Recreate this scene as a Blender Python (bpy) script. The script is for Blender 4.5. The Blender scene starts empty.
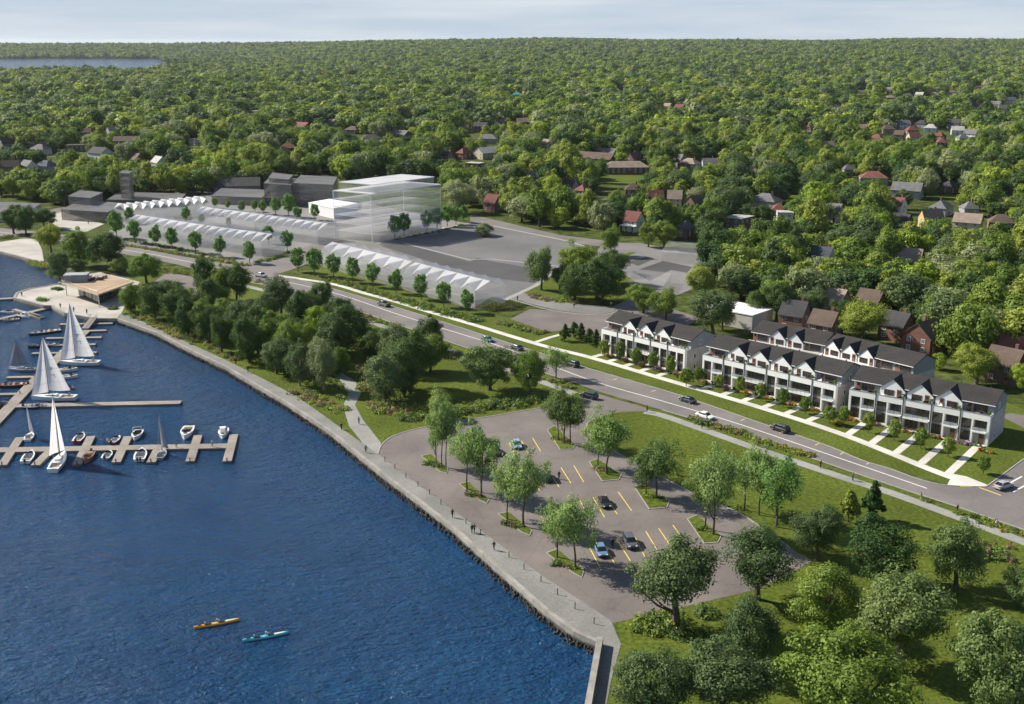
import bpy, bmesh, math, random
import numpy as np
from mathutils import Vector, Matrix

scene = bpy.context.scene
COL = scene.collection
R = math.radians
# ------------------------------------------------------------------ camera, sky, sun, exposure
HAZE_DENSITY = 1.9e-5
CAM_H, FOC, HORIZON_Y = 85.0, 1111.0, 41.0
PITCH = math.atan((352 - HORIZON_Y) / FOC)
cam = bpy.data.cameras.new('camera')
cam.sensor_width = 36.0
cam.lens = FOC * 36.0 / 1024.0
cam.clip_start = 1.0
cam.clip_end = 200000.0
cam_ob = bpy.data.objects.new('camera', cam)
cam_ob.location = (0, 0, CAM_H)
cam_ob.rotation_euler = (math.pi / 2 - PITCH, 0, 0)
COL.objects.link(cam_ob)
scene.camera = cam_ob

SUN_EL = R(37)
SUN_DIR = Vector((-0.912, 0.41, 0)).normalized()          # horizontal direction towards the sun
SUN_AZ = math.atan2(SUN_DIR.x, SUN_DIR.y)                 # clockwise from +Y
sun = bpy.data.lights.new('sun', 'SUN')
sun.energy = 5.0
sun.angle = R(0.5)
sun.color = (1.0, 0.93, 0.80)
sun_ob = bpy.data.objects.new('sun', sun)
sd = Vector((SUN_DIR.x * math.cos(SUN_EL), SUN_DIR.y * math.cos(SUN_EL), math.sin(SUN_EL)))
sun_ob.rotation_euler = (-sd).to_track_quat('-Z', 'Y').to_euler()
sun_ob.location = (-200, 200, 300)
COL.objects.link(sun_ob)

world = bpy.data.worlds.new('World')
scene.world = world
world.use_nodes = True
wn, wl = world.node_tree.nodes, world.node_tree.links
wn.clear()
sky = wn.new('ShaderNodeTexSky')
sky.sky_type = 'NISHITA'
sky.sun_disc = False
sky.sun_elevation = SUN_EL
sky.sun_rotation = SUN_AZ
sky.altitude = 100
sky.air_density = 1.0
sky.dust_density = 0.6
sky.ozone_density = 1.5
tc = wn.new('ShaderNodeTexCoord')
mp = wn.new('ShaderNodeMapping')
mp.inputs['Scale'].default_value = (2.2, 2.2, 26.0)
nz = wn.new('ShaderNodeTexNoise')
nz.inputs['Scale'].default_value = 1.6
nz.inputs['Detail'].default_value = 6
nz.inputs['Roughness'].default_value = 0.55
cr = wn.new('ShaderNodeValToRGB')
cr.color_ramp.elements[0].position = 0.44
cr.color_ramp.elements[0].color = (0, 0, 0, 1)
cr.color_ramp.elements[1].position = 0.72
cr.color_ramp.elements[1].color = (1, 1, 1, 1)
mx = wn.new('ShaderNodeMix')
mx.data_type = 'RGBA'
CLOUD = (7.0, 7.6, 8.2, 1)
mx.inputs[7].default_value = CLOUD
bg = wn.new('ShaderNodeBackground')
bg.inputs['Strength'].default_value = 0.066
wo = wn.new('ShaderNodeOutputWorld')
wl.new(tc.outputs['Generated'], mp.inputs['Vector'])
wl.new(mp.outputs['Vector'], nz.inputs['Vector'])
wl.new(nz.outputs['Fac'], cr.inputs['Fac'])
sx = wn.new('ShaderNodeSeparateXYZ')
wl.new(tc.outputs['Generated'], sx.inputs[0])
bank = wn.new('ShaderNodeMapRange')                       # a bank of thin cloud low over the horizon
bank.inputs[1].default_value = 0.03; bank.inputs[2].default_value = 0.26
bank.inputs[3].default_value = 0.92; bank.inputs[4].default_value = 0.10
wl.new(sx.outputs['Z'], bank.inputs[0])
cl = wn.new('ShaderNodeMix'); cl.data_type = 'RGBA'
cl.inputs[6].default_value = (4.9, 5.9, 7.1, 1); cl.inputs[7].default_value = (6.9, 7.5, 8.2, 1)
wl.new(cr.outputs['Color'], cl.inputs[0])
wl.new(cl.outputs[2], mx.inputs[7])
wl.new(bank.outputs[0], mx.inputs[0])
wl.new(sky.outputs['Color'], mx.inputs[6])
wl.new(mx.outputs[2], bg.inputs['Color'])
wl.new(bg.outputs['Background'], wo.inputs['Surface'])

vs = scene.view_settings
vs.view_transform = 'Standard'
vs.look = 'None'
vs.gamma = 1.0
vs.use_curve_mapping = False
vs.exposure = 0.70
scene.cycles.max_bounces = 6
scene.cycles.diffuse_bounces = 3
scene.cycles.glossy_bounces = 3
scene.cycles.transmission_bounces = 4
scene.cycles.transparent_max_bounces = 14
scene.cycles.volume_bounces = 0
scene.cycles.caustics_reflective = False
scene.cycles.caustics_refractive = False
try:
    scene.cycles.use_denoising = True
    scene.cycles.denoiser = 'OPENIMAGEDENOISE'
except Exception:
    pass

# ------------------------------------------------------------------ helpers
def at(x, y, z=0.0):
    """world point at height z seen at photo pixel (x, y): how the survey was taken"""
    u, v = (x - 512) / FOC, -(y - 352) / FOC
    dy = math.cos(PITCH) + v * math.sin(PITCH)
    dz = -math.sin(PITCH) + v * math.cos(PITCH)
    t = (z - CAM_H) / dz
    return (u * t, dy * t)

def proj(X, Y, Z=0.0):
    z = Z - CAM_H
    d = Y * math.cos(PITCH) - z * math.sin(PITCH)
    v = Y * math.sin(PITCH) + z * math.cos(PITCH)
    return (512 + FOC * X / d, 352 - FOC * v / d)

def ats(pts, z=0.0):
    return [at(p[0], p[1], z) for p in pts]

def tag(o, label=None, cat=None, group=None, kind=None):
    if label: o['label'] = label
    if cat: o['category'] = cat
    if group: o['group'] = group
    if kind: o['kind'] = kind
    return o

def empty(name, loc=(0, 0, 0), rz=0.0, label=None, cat=None, group=None):
    o = bpy.data.objects.new(name, None)
    o.empty_display_size = 0.5
    o.location = loc
    o.rotation_euler = (0, 0, rz)
    COL.objects.link(o)
    return tag(o, label, cat, group)

def link_mesh(name, me, parent=None, loc=(0, 0, 0), rz=0.0):
    o = bpy.data.objects.new(name, me)
    o.location = loc
    o.rotation_euler = (0, 0, rz)
    if parent: o.parent = parent
    COL.objects.link(o)
    return o

KIDS = {}
def copy_tree(o, parent=None):
    c = o.copy()
    COL.objects.link(c)
    if parent: c.parent = parent
    for ch in [x for x in o.children]:
        copy_tree(ch, c)
    return c

class MB:
    """collects faces, then links them as ONE mesh object"""
    def __init__(s):
        s.v, s.f, s.m = [], [], []
    def face(s, pts, m=0):
        i = len(s.v)
        s.v += [tuple(p) for p in pts]
        s.f.append(tuple(range(i, i + len(pts))))
        s.m.append(m)
    def box(s, x0, x1, y0, y1, z0, z1, m=0, skip=()):
        p = [(x0, y0, z0), (x1, y0, z0), (x1, y1, z0), (x0, y1, z0), (x0, y0, z1), (x1, y0, z1), (x1, y1, z1), (x0, y1, z1)]
        i = len(s.v); s.v += p
        for k, f in {'b': (3, 2, 1, 0), 't': (4, 5, 6, 7), 'f': (0, 1, 5, 4), 'r': (1, 2, 6, 5), 'k': (2, 3, 7, 6), 'l': (3, 0, 4, 7)}.items():
            if k not in skip:
                s.f.append(tuple(i + a for a in f)); s.m.append(m)
    def obox(s, c, size, rz, m=0):
        """box centred on c in x,y, standing on c.z, turned by rz"""
        a, b, h = size[0] / 2, size[1] / 2, size[2]
        ca, sa = math.cos(rz), math.sin(rz)
        q = [(c[0] + x * ca - y * sa, c[1] + x * sa + y * ca) for x, y in ((-a, -b), (a, -b), (a, b), (-a, b))]
        s.prism(q, c[2], c[2] + h, m)
    def prism(s, poly, z0, z1, m=0, mt=None, bottom=True):
        n = len(poly)
        area = sum(poly[i][0] * poly[(i + 1) % n][1] - poly[(i + 1) % n][0] * poly[i][1] for i in range(n))
        if area < 0: poly = poly[::-1]
        i = len(s.v)
        s.v += [(p[0], p[1], z0) for p in poly] + [(p[0], p[1], z1) for p in poly]
        for k in range(n):
            s.f.append((i + k, i + (k + 1) % n, i + n + (k + 1) % n, i + n + k)); s.m.append(m)
        s.f.append(tuple(i + n + k for k in range(n))); s.m.append(m if mt is None else mt)
        if bottom:
            s.f.append(tuple(i + n - 1 - k for k in range(n))); s.m.append(m)
    def sheet(s, poly, z, m=0):
        n = len(poly)
        area = sum(poly[i][0] * poly[(i + 1) % n][1] - poly[(i + 1) % n][0] * poly[i][1] for i in range(n))
        if area < 0: poly = poly[::-1]
        s.face([(p[0], p[1], z) for p in poly], m)
    def tube(s, pts, rad, n=6, m=0, cap=True):
        pts = [Vector(p) for p in pts]
        rings = []
        for k, p in enumerate(pts):
            d = (pts[min(k + 1, len(pts) - 1)] - pts[max(k - 1, 0)]).normalized()
            a = d.orthogonal().normalized() if abs(d.z) < 0.95 else Vector((1, 0, 0))
            a = (a - d * a.dot(d)).normalized()
            b = d.cross(a)
            r = rad[k] if hasattr(rad, '__len__') else rad
            i = len(s.v)
            s.v += [tuple(p + (a * math.cos(2 * math.pi * j / n) + b * math.sin(2 * math.pi * j / n)) * r) for j in range(n)]
            rings.append(i)
        for i, j in zip(rings, rings[1:]):
            for k in range(n):
                s.f.append((i + k, i + (k + 1) % n, j + (k + 1) % n, j + k)); s.m.append(m)
        if cap:
            s.f.append(tuple(rings[0] + n - 1 - k for k in range(n))); s.m.append(m)
            s.f.append(tuple(rings[-1] + k for k in range(n))); s.m.append(m)
    def loft(s, secs, m=0, closed=True, cap=True):
        """secs: lists of equal length of 3d points"""
        n = len(secs[0]); base = []
        for sec in secs:
            base.append(len(s.v)); s.v += [tuple(p) for p in sec]
        for i, j in zip(base, base[1:]):
            for k in range(n if closed else n - 1):
                s.f.append((i + k, i + (k + 1) % n, j + (k + 1) % n, j + k)); s.m.append(m)
        if cap:
            s.f.append(tuple(base[0] + n - 1 - k for k in range(n))); s.m.append(m)
            s.f.append(tuple(base[-1] + k for k in range(n))); s.m.append(m)
    def grid(s, P, m=0):
        """P[i][j] 3d points"""
        base = []
        for row in P:
            base.append(len(s.v)); s.v += [tuple(p) for p in row]
        for i, j in zip(base, base[1:]):
            for k in range(len(P[0]) - 1):
                s.f.append((i + k, i + k + 1, j + k + 1, j + k)); s.m.append(m)
    def mesh(s, name, mats, smooth=False):
        me = bpy.data.meshes.new(name)
        me.from_pydata(s.v, [], s.f)
        for mt in (mats if isinstance(mats, (list, tuple)) else [mats]):
            me.materials.append(mt)
        me.polygons.foreach_set('material_index', s.m)
        if smooth:
            me.polygons.foreach_set('use_smooth', [True] * len(s.f))
        me.update()
        return me
    def build(s, name, mats, parent=None, loc=(0, 0, 0), rz=0.0, smooth=False, bevel=0):
        o = link_mesh(name, s.mesh(name, mats, smooth), parent, loc, rz)
        if bevel:
            b = o.modifiers.new('bevel', 'BEVEL'); b.width = bevel; b.segments = 2; b.limit_method = 'ANGLE'
        return o

# ------------------------------------------------------------------ materials
def new_mat(name):
    m = bpy.data.materials.new(name)
    m.use_nodes = True
    nt = m.node_tree
    b = nt.nodes['Principled BSDF']
    return m, nt, nt.nodes, nt.links, b

def pm(name, col, rough=0.7, var=0.12, scale=1.0, metal=0.0, bump=0.0, bscale=None, detail=4, col2=None, spec=0.4, mscale=None, stain=0.0):
    """principled with a noise-varied colour; mscale adds a second, larger mottling"""
    m, nt, n, l, b = new_mat(name)
    tcn = n.new('ShaderNodeTexCoord')
    no = n.new('ShaderNodeTexNoise')
    no.inputs['Scale'].default_value = scale
    no.inputs['Detail'].default_value = detail
    no.inputs['Roughness'].default_value = 0.6
    l.new(tcn.outputs['Object'], no.inputs['Vector'])
    ra = n.new('ShaderNodeValToRGB')
    c1 = tuple(max(0, c * (1 - var)) for c in col)
    c2 = tuple(c * (1 + var) for c in (col2 or col))
    ra.color_ramp.elements[0].position = 0.32
    ra.color_ramp.elements[1].position = 0.68
    ra.color_ramp.elements[0].color = (*c1, 1)
    ra.color_ramp.elements[1].color = (*c2, 1)
    l.new(no.outputs['Fac'], ra.inputs['Fac'])
    out = ra.outputs['Color']
    if mscale:
        n2 = n.new('ShaderNodeTexNoise'); n2.inputs['Scale'].default_value = mscale; n2.inputs['Detail'].default_value = 5
        l.new(tcn.outputs['Object'], n2.inputs['Vector'])
        mr = n.new('ShaderNodeMapRange'); mr.inputs[1].default_value = 0.3; mr.inputs[2].default_value = 0.7
        mr.inputs[3].default_value = 0.78; mr.inputs[4].default_value = 1.18
        l.new(n2.outputs['Fac'], mr.inputs[0])
        mu = n.new('ShaderNodeMix'); mu.data_type = 'RGBA'; mu.blend_type = 'MULTIPLY'; mu.inputs[0].default_value = 1
        l.new(out, mu.inputs[6]); l.new(mr.outputs[0], mu.inputs[7])
        out = mu.outputs[2]
    if stain:
        n3 = n.new('ShaderNodeTexNoise'); n3.inputs['Scale'].default_value = 0.42; n3.inputs['Detail'].default_value = 7; n3.inputs['Roughness'].default_value = 0.7
        l.new(tcn.outputs['Object'], n3.inputs['Vector'])
        r3 = n.new('ShaderNodeMapRange'); r3.inputs[1].default_value = 0.56; r3.inputs[2].default_value = 0.70; r3.inputs[3].default_value = 1.0; r3.inputs[4].default_value = 1 - stain
        l.new(n3.outputs['Fac'], r3.inputs[0])
        v3 = n.new('ShaderNodeTexVoronoi'); v3.feature = 'DISTANCE_TO_EDGE'; v3.inputs['Scale'].default_value = 0.11
        wv = n.new('ShaderNodeVectorMath'); wv.operation = 'MULTIPLY_ADD'; wv.inputs[1].default_value = (3, 3, 3)
        l.new(n3.outputs['Color'], wv.inputs[0]); l.new(tcn.outputs['Object'], wv.inputs[2]); l.new(wv.outputs[0], v3.inputs['Vector'])
        r4 = n.new('ShaderNodeMapRange'); r4.inputs[1].default_value = 0.0; r4.inputs[2].default_value = 0.018; r4.inputs[3].default_value = 1 - stain * 0.9; r4.inputs[4].default_value = 1.0
        l.new(v3.outputs['Distance'], r4.inputs[0])
        m3 = n.new('ShaderNodeMath'); m3.operation = 'MULTIPLY'; l.new(r3.outputs[0], m3.inputs[0]); l.new(r4.outputs[0], m3.inputs[1])
        mu = n.new('ShaderNodeMix'); mu.data_type = 'RGBA'; mu.blend_type = 'MULTIPLY'; mu.inputs[0].default_value = 1
        l.new(out, mu.inputs[6]); l.new(m3.outputs[0], mu.inputs[7])
        out = mu.outputs[2]
    l.new(out, b.inputs['Base Color'])
    b.inputs['Roughness'].default_value = rough
    b.inputs['Metallic'].default_value = metal
    b.inputs['Specular IOR Level'].default_value = spec
    if bump:
        bn = n.new('ShaderNodeTexNoise'); bn.inputs['Scale'].default_value = bscale or scale * 4; bn.inputs['Detail'].default_value = 3
        l.new(tcn.outputs['Object'], bn.inputs['Vector'])
        bu = n.new('ShaderNodeBump'); bu.inputs['Strength'].default_value = bump; bu.inputs['Distance'].default_value = 0.1
        l.new(bn.outputs['Fac'], bu.inputs['Height']); l.new(bu.outputs['Normal'], b.inputs['Normal'])
    return m

def brick_mat(name, c1, c2, mortar, sx=1.0):
    m, nt, n, l, b = new_mat(name)
    tcn = n.new('ShaderNodeTexCoord'); mpn = n.new('ShaderNodeMapping')
    mpn.inputs['Rotation'].default_value = (math.pi / 2, 0, 0)
    no = n.new('ShaderNodeTexNoise'); no.inputs['Scale'].default_value = 0.9; no.inputs['Detail'].default_value = 6
    br = n.new('ShaderNodeTexBrick')
    br.inputs['Color1'].default_value = (*c1, 1); br.inputs['Color2'].default_value = (*c2, 1); br.inputs['Mortar'].default_value = (*mortar, 1)
    br.inputs['Scale'].default_value = 1.6 * sx; br.inputs['Mortar Size'].default_value = 0.015
    l.new(tcn.outputs['Object'], mpn.inputs['Vector']); l.new(mpn.outputs['Vector'], br.inputs['Vector'])
    l.new(tcn.outputs['Object'], no.inputs['Vector'])
    mr = n.new('ShaderNodeMapRange'); mr.inputs[3].default_value = 0.7; mr.inputs[4].default_value = 1.3
    l.new(no.outputs['Fac'], mr.inputs[0])
    mu = n.new('ShaderNodeMix'); mu.data_type = 'RGBA'; mu.blend_type = 'MULTIPLY'; mu.inputs[0].default_value = 1
    l.new(br.outputs['Color'], mu.inputs[6]); l.new(mr.outputs[0], mu.inputs[7]); l.new(mu.outputs[2], b.inputs['Base Color'])
    b.inputs['Roughness'].default_value = 0.85
    return m

def leaf_mat(name, ca, cb, trans=0.30):
    """leaves: every tree its own tint between ca and cb, every leaf a little lighter or darker"""
    m, nt, n, l, b = new_mat(name)
    oi = n.new('ShaderNodeObjectInfo')
    ra = n.new('ShaderNodeValToRGB')
    ra.color_ramp.elements[0].color = (*ca, 1); ra.color_ramp.elements[1].color = (*cb, 1)
    l.new(oi.outputs['Random'], ra.inputs['Fac'])
    ge = n.new('ShaderNodeNewGeometry')
    mr = n.new('ShaderNodeMapRange'); mr.inputs[3].default_value = 0.62; mr.inputs[4].default_value = 1.38
    l.new(ge.outputs['Random Per Island'], mr.inputs[0])
    mu = n.new('ShaderNodeMix'); mu.data_type = 'RGBA'; mu.blend_type = 'MULTIPLY'; mu.inputs[0].default_value = 1
    l.new(ra.outputs['Color'], mu.inputs[6]); l.new(mr.outputs[0], mu.inputs[7])
    l.new(mu.outputs[2], b.inputs['Base Color'])
    b.inputs['Roughness'].default_value = 0.6
    b.inputs['Specular IOR Level'].default_value = 0.18
    tr = n.new('ShaderNodeBsdfTranslucent')
    hs = n.new('ShaderNodeHueSaturation'); hs.inputs['Hue'].default_value = 0.497; hs.inputs['Saturation'].default_value = 1.1; hs.inputs['Value'].default_value = 1.5
    l.new(mu.outputs[2], hs.inputs['Color']); l.new(hs.outputs['Color'], tr.inputs['Color'])
    ms = n.new('ShaderNodeMixShader'); ms.inputs[0].default_value = trans
    l.new(b.outputs['BSDF'], ms.inputs[1]); l.new(tr.outputs['BSDF'], ms.inputs[2])
    l.new(ms.outputs['Shader'], n['Material Output'].inputs['Surface'])
    return m

def ghost_mat(name, col, alpha, rough=0.5):
    """translucent milky acrylic of the massing blocks"""
    m, nt, n, l, b = new_mat(name)
    b.inputs['Base Color'].default_value = (*col, 1)
    b.inputs['Roughness'].default_value = rough
    tr = n.new('ShaderNodeBsdfTransparent')
    tcn = n.new('ShaderNodeTexCoord'); no = n.new('ShaderNodeTexNoise'); no.inputs['Scale'].default_value = 0.08; no.inputs['Detail'].default_value = 3
    l.new(tcn.outputs['Object'], no.inputs['Vector'])
    mr = n.new('ShaderNodeMapRange'); mr.inputs[1].default_value = 0.3; mr.inputs[2].default_value = 0.7
    mr.inputs[3].default_value = alpha * 0.8; mr.inputs[4].default_value = min(1, alpha * 1.2)
    l.new(no.outputs['Fac'], mr.inputs[0])
    ms = n.new('ShaderNodeMixShader')
    l.new(mr.outputs[0], ms.inputs[0]); l.new(tr.outputs['BSDF'], ms.inputs[1]); l.new(b.outputs['BSDF'], ms.inputs[2])
    l.new(ms.outputs['Shader'], n['Material Output'].inputs['Surface'])
    return m

def water_mat():
    m, nt, n, l, b = new_mat('lake_water')
    tcn = n.new('ShaderNodeTexCoord')
    mpn = n.new('ShaderNodeMapping'); mpn.inputs['Rotation'].default_value = (0, 0, R(25)); mpn.inputs['Scale'].default_value = (1.0, 1.9, 1.0)
    l.new(tcn.outputs['Object'], mpn.inputs['Vector'])
    a = n.new('ShaderNodeTexNoise'); a.inputs['Scale'].default_value = 0.62; a.inputs['Detail'].default_value = 4; a.inputs['Roughness'].default_value = 0.62; a.inputs['Distortion'].default_value = 0.4
    c = n.new('ShaderNodeTexNoise'); c.inputs['Scale'].default_value = 0.035; c.inputs['Detail'].default_value = 4
    d = n.new('ShaderNodeTexNoise'); d.inputs['Scale'].default_value = 0.24; d.inputs['Detail'].default_value = 3
    for q in (a, c, d): l.new(mpn.outputs['Vector'], q.inputs['Vector'])
    e = n.new('ShaderNodeTexNoise'); e.inputs['Scale'].default_value = 1.5; e.inputs['Detail'].default_value = 3; l.new(mpn.outputs['Vector'], e.inputs['Vector'])
    a2 = n.new('ShaderNodeMath'); a2.operation = 'MULTIPLY_ADD'; a2.inputs[1].default_value = 0.45; l.new(e.outputs['Fac'], a2.inputs[0]); l.new(a.outputs['Fac'], a2.inputs[2])
    ad = n.new('ShaderNodeMath'); ad.operation = 'MULTIPLY_ADD'; ad.inputs[1].default_value = 1.15
    l.new(d.outputs['Fac'], ad.inputs[0]); l.new(a2.outputs[0], ad.inputs[2])
    bu = n.new('ShaderNodeBump'); bu.inputs['Strength'].default_value = 1.0; bu.inputs['Distance'].default_value = 1.15
    l.new(ad.outputs[0], bu.inputs['Height']); l.new(bu.outputs['Normal'], b.inputs['Normal'])
    ra = n.new('ShaderNodeValToRGB')
    ra.color_ramp.elements[0].position = 0.3; ra.color_ramp.elements[1].position = 0.7
    ra.color_ramp.elements[0].color = (0.005, 0.042, 0.118, 1); ra.color_ramp.elements[1].color = (0.007, 0.056, 0.146, 1)
    l.new(c.outputs['Fac'], ra.inputs['Fac']); l.new(ra.outputs['Color'], b.inputs['Base Color'])
    b.inputs['Roughness'].default_value = 0.09
    b.inputs['IOR'].default_value = 1.33
    b.inputs['Specular IOR Level'].default_value = 0.30
    return m

M = {}
M['water'] = water_mat()
M['grass'] = pm('mown_grass', (0.060, 0.092, 0.011), 0.95, 0.30, 1.3, bump=0.8, bscale=7, col2=(0.098, 0.122, 0.020), mscale=0.06, detail=7, spec=0.08)
M['verge'] = pm('verge_grass', (0.060, 0.092, 0.012), 0.95, 0.30, 1.6, bump=0.8, bscale=7, col2=(0.098, 0.122, 0.021), mscale=0.08, detail=7, spec=0.08)
M['floor'] = pm('woodland_floor', (0.030, 0.045, 0.012), 0.95, 0.4, 0.25, col2=(0.075, 0.095, 0.025), mscale=0.02, spec=0.05)
M['asphalt'] = pm('aged_asphalt', (0.160, 0.139, 0.131), 0.85, 0.10, 2.2, bump=0.25, bscale=9, mscale=0.09, detail=8, stain=.22)
M['road'] = pm('road_asphalt', (0.165, 0.150, 0.145), 0.85, 0.10, 1.8, bump=0.25, bscale=9, mscale=0.07, detail=8, stain=.16)
M['dark_asphalt_and_shadow'] = pm('dark_asphalt_and_shadow', (0.066, 0.064, 0.066), 0.85, 0.12, 1.2, mscale=0.05, detail=8)  # dark asphalt by the pads, and the painted shadow on the vacant lot
M['pale_lot'] = pm('worn_concrete_lot', (0.185, 0.180, 0.177), 0.85, 0.10, 0.6, mscale=0.035, detail=8, stain=.16)
M['lot'] = pm('worn_lot_asphalt', (0.135, 0.132, 0.133), 0.85, 0.10, 0.6, mscale=0.035, detail=8, stain=.16)
M['paver'] = pm('grey_pavers', (0.195, 0.195, 0.185), 0.85, 0.18, 1.8, bump=0.3, bscale=3, mscale=0.12)
M['path'] = pm('path_concrete', (0.26, 0.26, 0.245), 0.85, 0.12, 1.2, mscale=0.1)
M['concrete'] = pm('pale_concrete', (0.55, 0.53, 0.49), 0.8, 0.08, 1.2, mscale=0.12)
M['plaza'] = pm('plaza_concrete', (0.40, 0.375, 0.34), 0.8, 0.08, 0.8, mscale=0.09)
M['kerb'] = pm('kerb_concrete', (0.30, 0.29, 0.275), 0.8, 0.12, 1.5)
M['seawall'] = pm('seawall_concrete', (0.27, 0.255, 0.235), 0.85, 0.2, 0.7, bump=0.4, mscale=0.15)
_sw = M['seawall']; _n, _l = _sw.node_tree.nodes, _sw.node_tree.links      # wet, weedy band at the waterline
_p = _n['Principled BSDF']; _src = _p.inputs['Base Color'].links[0].from_socket
_tc = _n.new('ShaderNodeTexCoord'); _sx = _n.new('ShaderNodeSeparateXYZ'); _no = _n.new('ShaderNodeTexNoise'); _no.inputs['Scale'].default_value = 0.5
_l.new(_tc.outputs['Object'], _sx.inputs[0]); _l.new(_tc.outputs['Object'], _no.inputs['Vector'])
_ma = _n.new('ShaderNodeMath'); _ma.operation = 'MULTIPLY_ADD'; _ma.inputs[1].default_value = 0.9; _l.new(_no.outputs['Fac'], _ma.inputs[0]); _l.new(_sx.outputs['Z'], _ma.inputs[2])
_mr = _n.new('ShaderNodeMapRange'); _mr.inputs[1].default_value = -0.45; _mr.inputs[2].default_value = -0.05; _mr.inputs[3].default_value = 0.85; _mr.inputs[4].default_value = 0.0; _l.new(_ma.outputs[0], _mr.inputs[0])
_mx = _n.new('ShaderNodeMix'); _mx.data_type = 'RGBA'; _mx.inputs[7].default_value = (0.045, 0.045, 0.035, 1); _l.new(_mr.outputs[0], _mx.inputs[0]); _l.new(_src, _mx.inputs[6]); _l.new(_mx.outputs[2], _p.inputs['Base Color'])
M['rock'] = pm('wet_rock', (0.040, 0.039, 0.037), 0.7, 0.4, 1.2, bump=0.5)
M['white_line'] = pm('white_road_paint', (0.72, 0.72, 0.70), 0.7, 0.12, 2.0)
M['yellow_line'] = pm('yellow_road_paint', (0.74, 0.54, 0.10), 0.7, 0.15, 2.0)
M['bark'] = pm('bark', (0.095, 0.075, 0.055), 0.9, 0.35, 3.0, bump=0.6)
M['pale_bark'] = pm('pale_bark', (0.26, 0.23, 0.19), 0.9, 0.3, 3.0)
M['leaf_dark'] = leaf_mat('leaf_dark', (0.042, 0.09, 0.022), (0.1, 0.155, 0.04))
M['leaf_deep'] = leaf_mat('leaf_deep', (0.068, 0.118, 0.04), (0.13, 0.178, 0.068))
M['leaf_mid'] = leaf_mat('leaf_mid', (0.105, 0.18, 0.028), (0.215, 0.275, 0.055))
M['leaf_olive'] = leaf_mat('leaf_olive', (0.18, 0.245, 0.038), (0.285, 0.33, 0.062))
M['leaf_lime'] = leaf_mat('leaf_lime', (0.2, 0.3, 0.035), (0.33, 0.39, 0.055))
M['leaf_pale'] = leaf_mat('leaf_pale', (0.2, 0.25, 0.11), (0.31, 0.34, 0.17))
M['leaf_sage'] = leaf_mat('leaf_sage', (0.115, 0.18, 0.055), (0.16, 0.215, 0.07))
M['leaf_young'] = leaf_mat('leaf_young', (0.130, 0.245, 0.062), (0.160, 0.275, 0.078))
M['leaf_lot'] = leaf_mat('leaf_lot', (0.195, 0.29, 0.085), (0.25, 0.34, 0.12))
M['petal_pink'] = leaf_mat('grass_plume_pink', (0.19, 0.14, 0.095), (0.24, 0.17, 0.11))
M['grass_gold'] = leaf_mat('golden_grass', (0.22, 0.20, 0.045), (0.30, 0.25, 0.06))
M['petal_yellow'] = leaf_mat('flower_yellow', (0.50, 0.36, 0.03), (0.60, 0.42, 0.05))
M['petal_red'] = leaf_mat('flower_red', (0.34, 0.06, 0.05), (0.42, 0.09, 0.06))
M['petal_purple'] = leaf_mat('flower_purple', (0.24, 0.10, 0.30), (0.30, 0.13, 0.36))
M['white_panel'] = pm('white_cladding', (0.84, 0.84, 0.83), 0.6, 0.03, 0.35)
M['white_dormer'] = pm('white_siding', (0.84, 0.85, 0.86), 0.6, 0.03, 0.6)
M['grey_siding'] = pm('grey_siding', (0.25, 0.265, 0.29), 0.7, 0.06, 0.8)
M['end_wall'] = pm('warm_grey_wall', (0.46, 0.44, 0.42), 0.8, 0.06, 0.5, mscale=0.2)
M['shingle'] = pm('charcoal_shingles', (0.032, 0.030, 0.029), 0.9, 0.34, 2.6, bump=0.5, bscale=5, mscale=0.3, detail=7)
M['dark_frame'] = pm('dark_frame', (0.03, 0.032, 0.036), 0.4, 0.1)
M['mullion'] = pm('brown_frame', (0.13, 0.075, 0.045), 0.5, 0.2, 2)
M['wood'] = pm('timber_door', (0.25, 0.12, 0.055), 0.5, 0.2, 2.5)
M['deck_wood'] = pm('timber_deck', (0.36, 0.255, 0.165), 0.75, 0.14, 1.1, bump=0.3, mscale=0.12)
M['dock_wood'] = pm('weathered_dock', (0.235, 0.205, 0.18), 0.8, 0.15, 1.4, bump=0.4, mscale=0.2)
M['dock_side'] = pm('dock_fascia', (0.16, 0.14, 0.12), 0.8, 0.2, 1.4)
def glass_mat(name, col, rough=0.06):
    m, nt, n, l, b = new_mat(name)
    tcn = n.new('ShaderNodeTexCoord'); no = n.new('ShaderNodeTexNoise'); no.inputs['Scale'].default_value = 0.5
    l.new(tcn.outputs['Object'], no.inputs['Vector'])
    ra = n.new('ShaderNodeValToRGB'); ra.color_ramp.elements[0].color = (*[c * .5 for c in col], 1); ra.color_ramp.elements[1].color = (*[c * 1.6 for c in col], 1)
    l.new(no.outputs['Fac'], ra.inputs['Fac']); l.new(ra.outputs['Color'], b.inputs['Base Color'])
    b.inputs['Roughness'].default_value = rough; b.inputs['Specular IOR Level'].default_value = 0.7
    return m
M['glass'] = glass_mat('window_glass', (0.045, 0.042, 0.042))
M['glass_blue'] = glass_mat('blue_glass', (0.10, 0.14, 0.19))
M['car_glass'] = glass_mat('car_glass', (0.015, 0.018, 0.022), 0.05)
M['rail_glass'] = ghost_mat('rail_glass', (0.55, 0.62, 0.66), 0.35, 0.1)
M['ghost'] = ghost_mat('milky_massing', (0.74, 0.74, 0.76), 0.24)
M['ghost_tall'] = ghost_mat('milky_tower', (0.72, 0.73, 0.76), 0.15)
M['ghost_slab'] = ghost_mat('milky_slab', (0.84, 0.84, 0.87), 0.15)
M['ghost_low'] = ghost_mat('faint_massing', (0.60, 0.60, 0.60), 0.085)
M['ghost_roof'] = ghost_mat('milky_roof', (0.68, 0.68, 0.71), 0.46)
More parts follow.
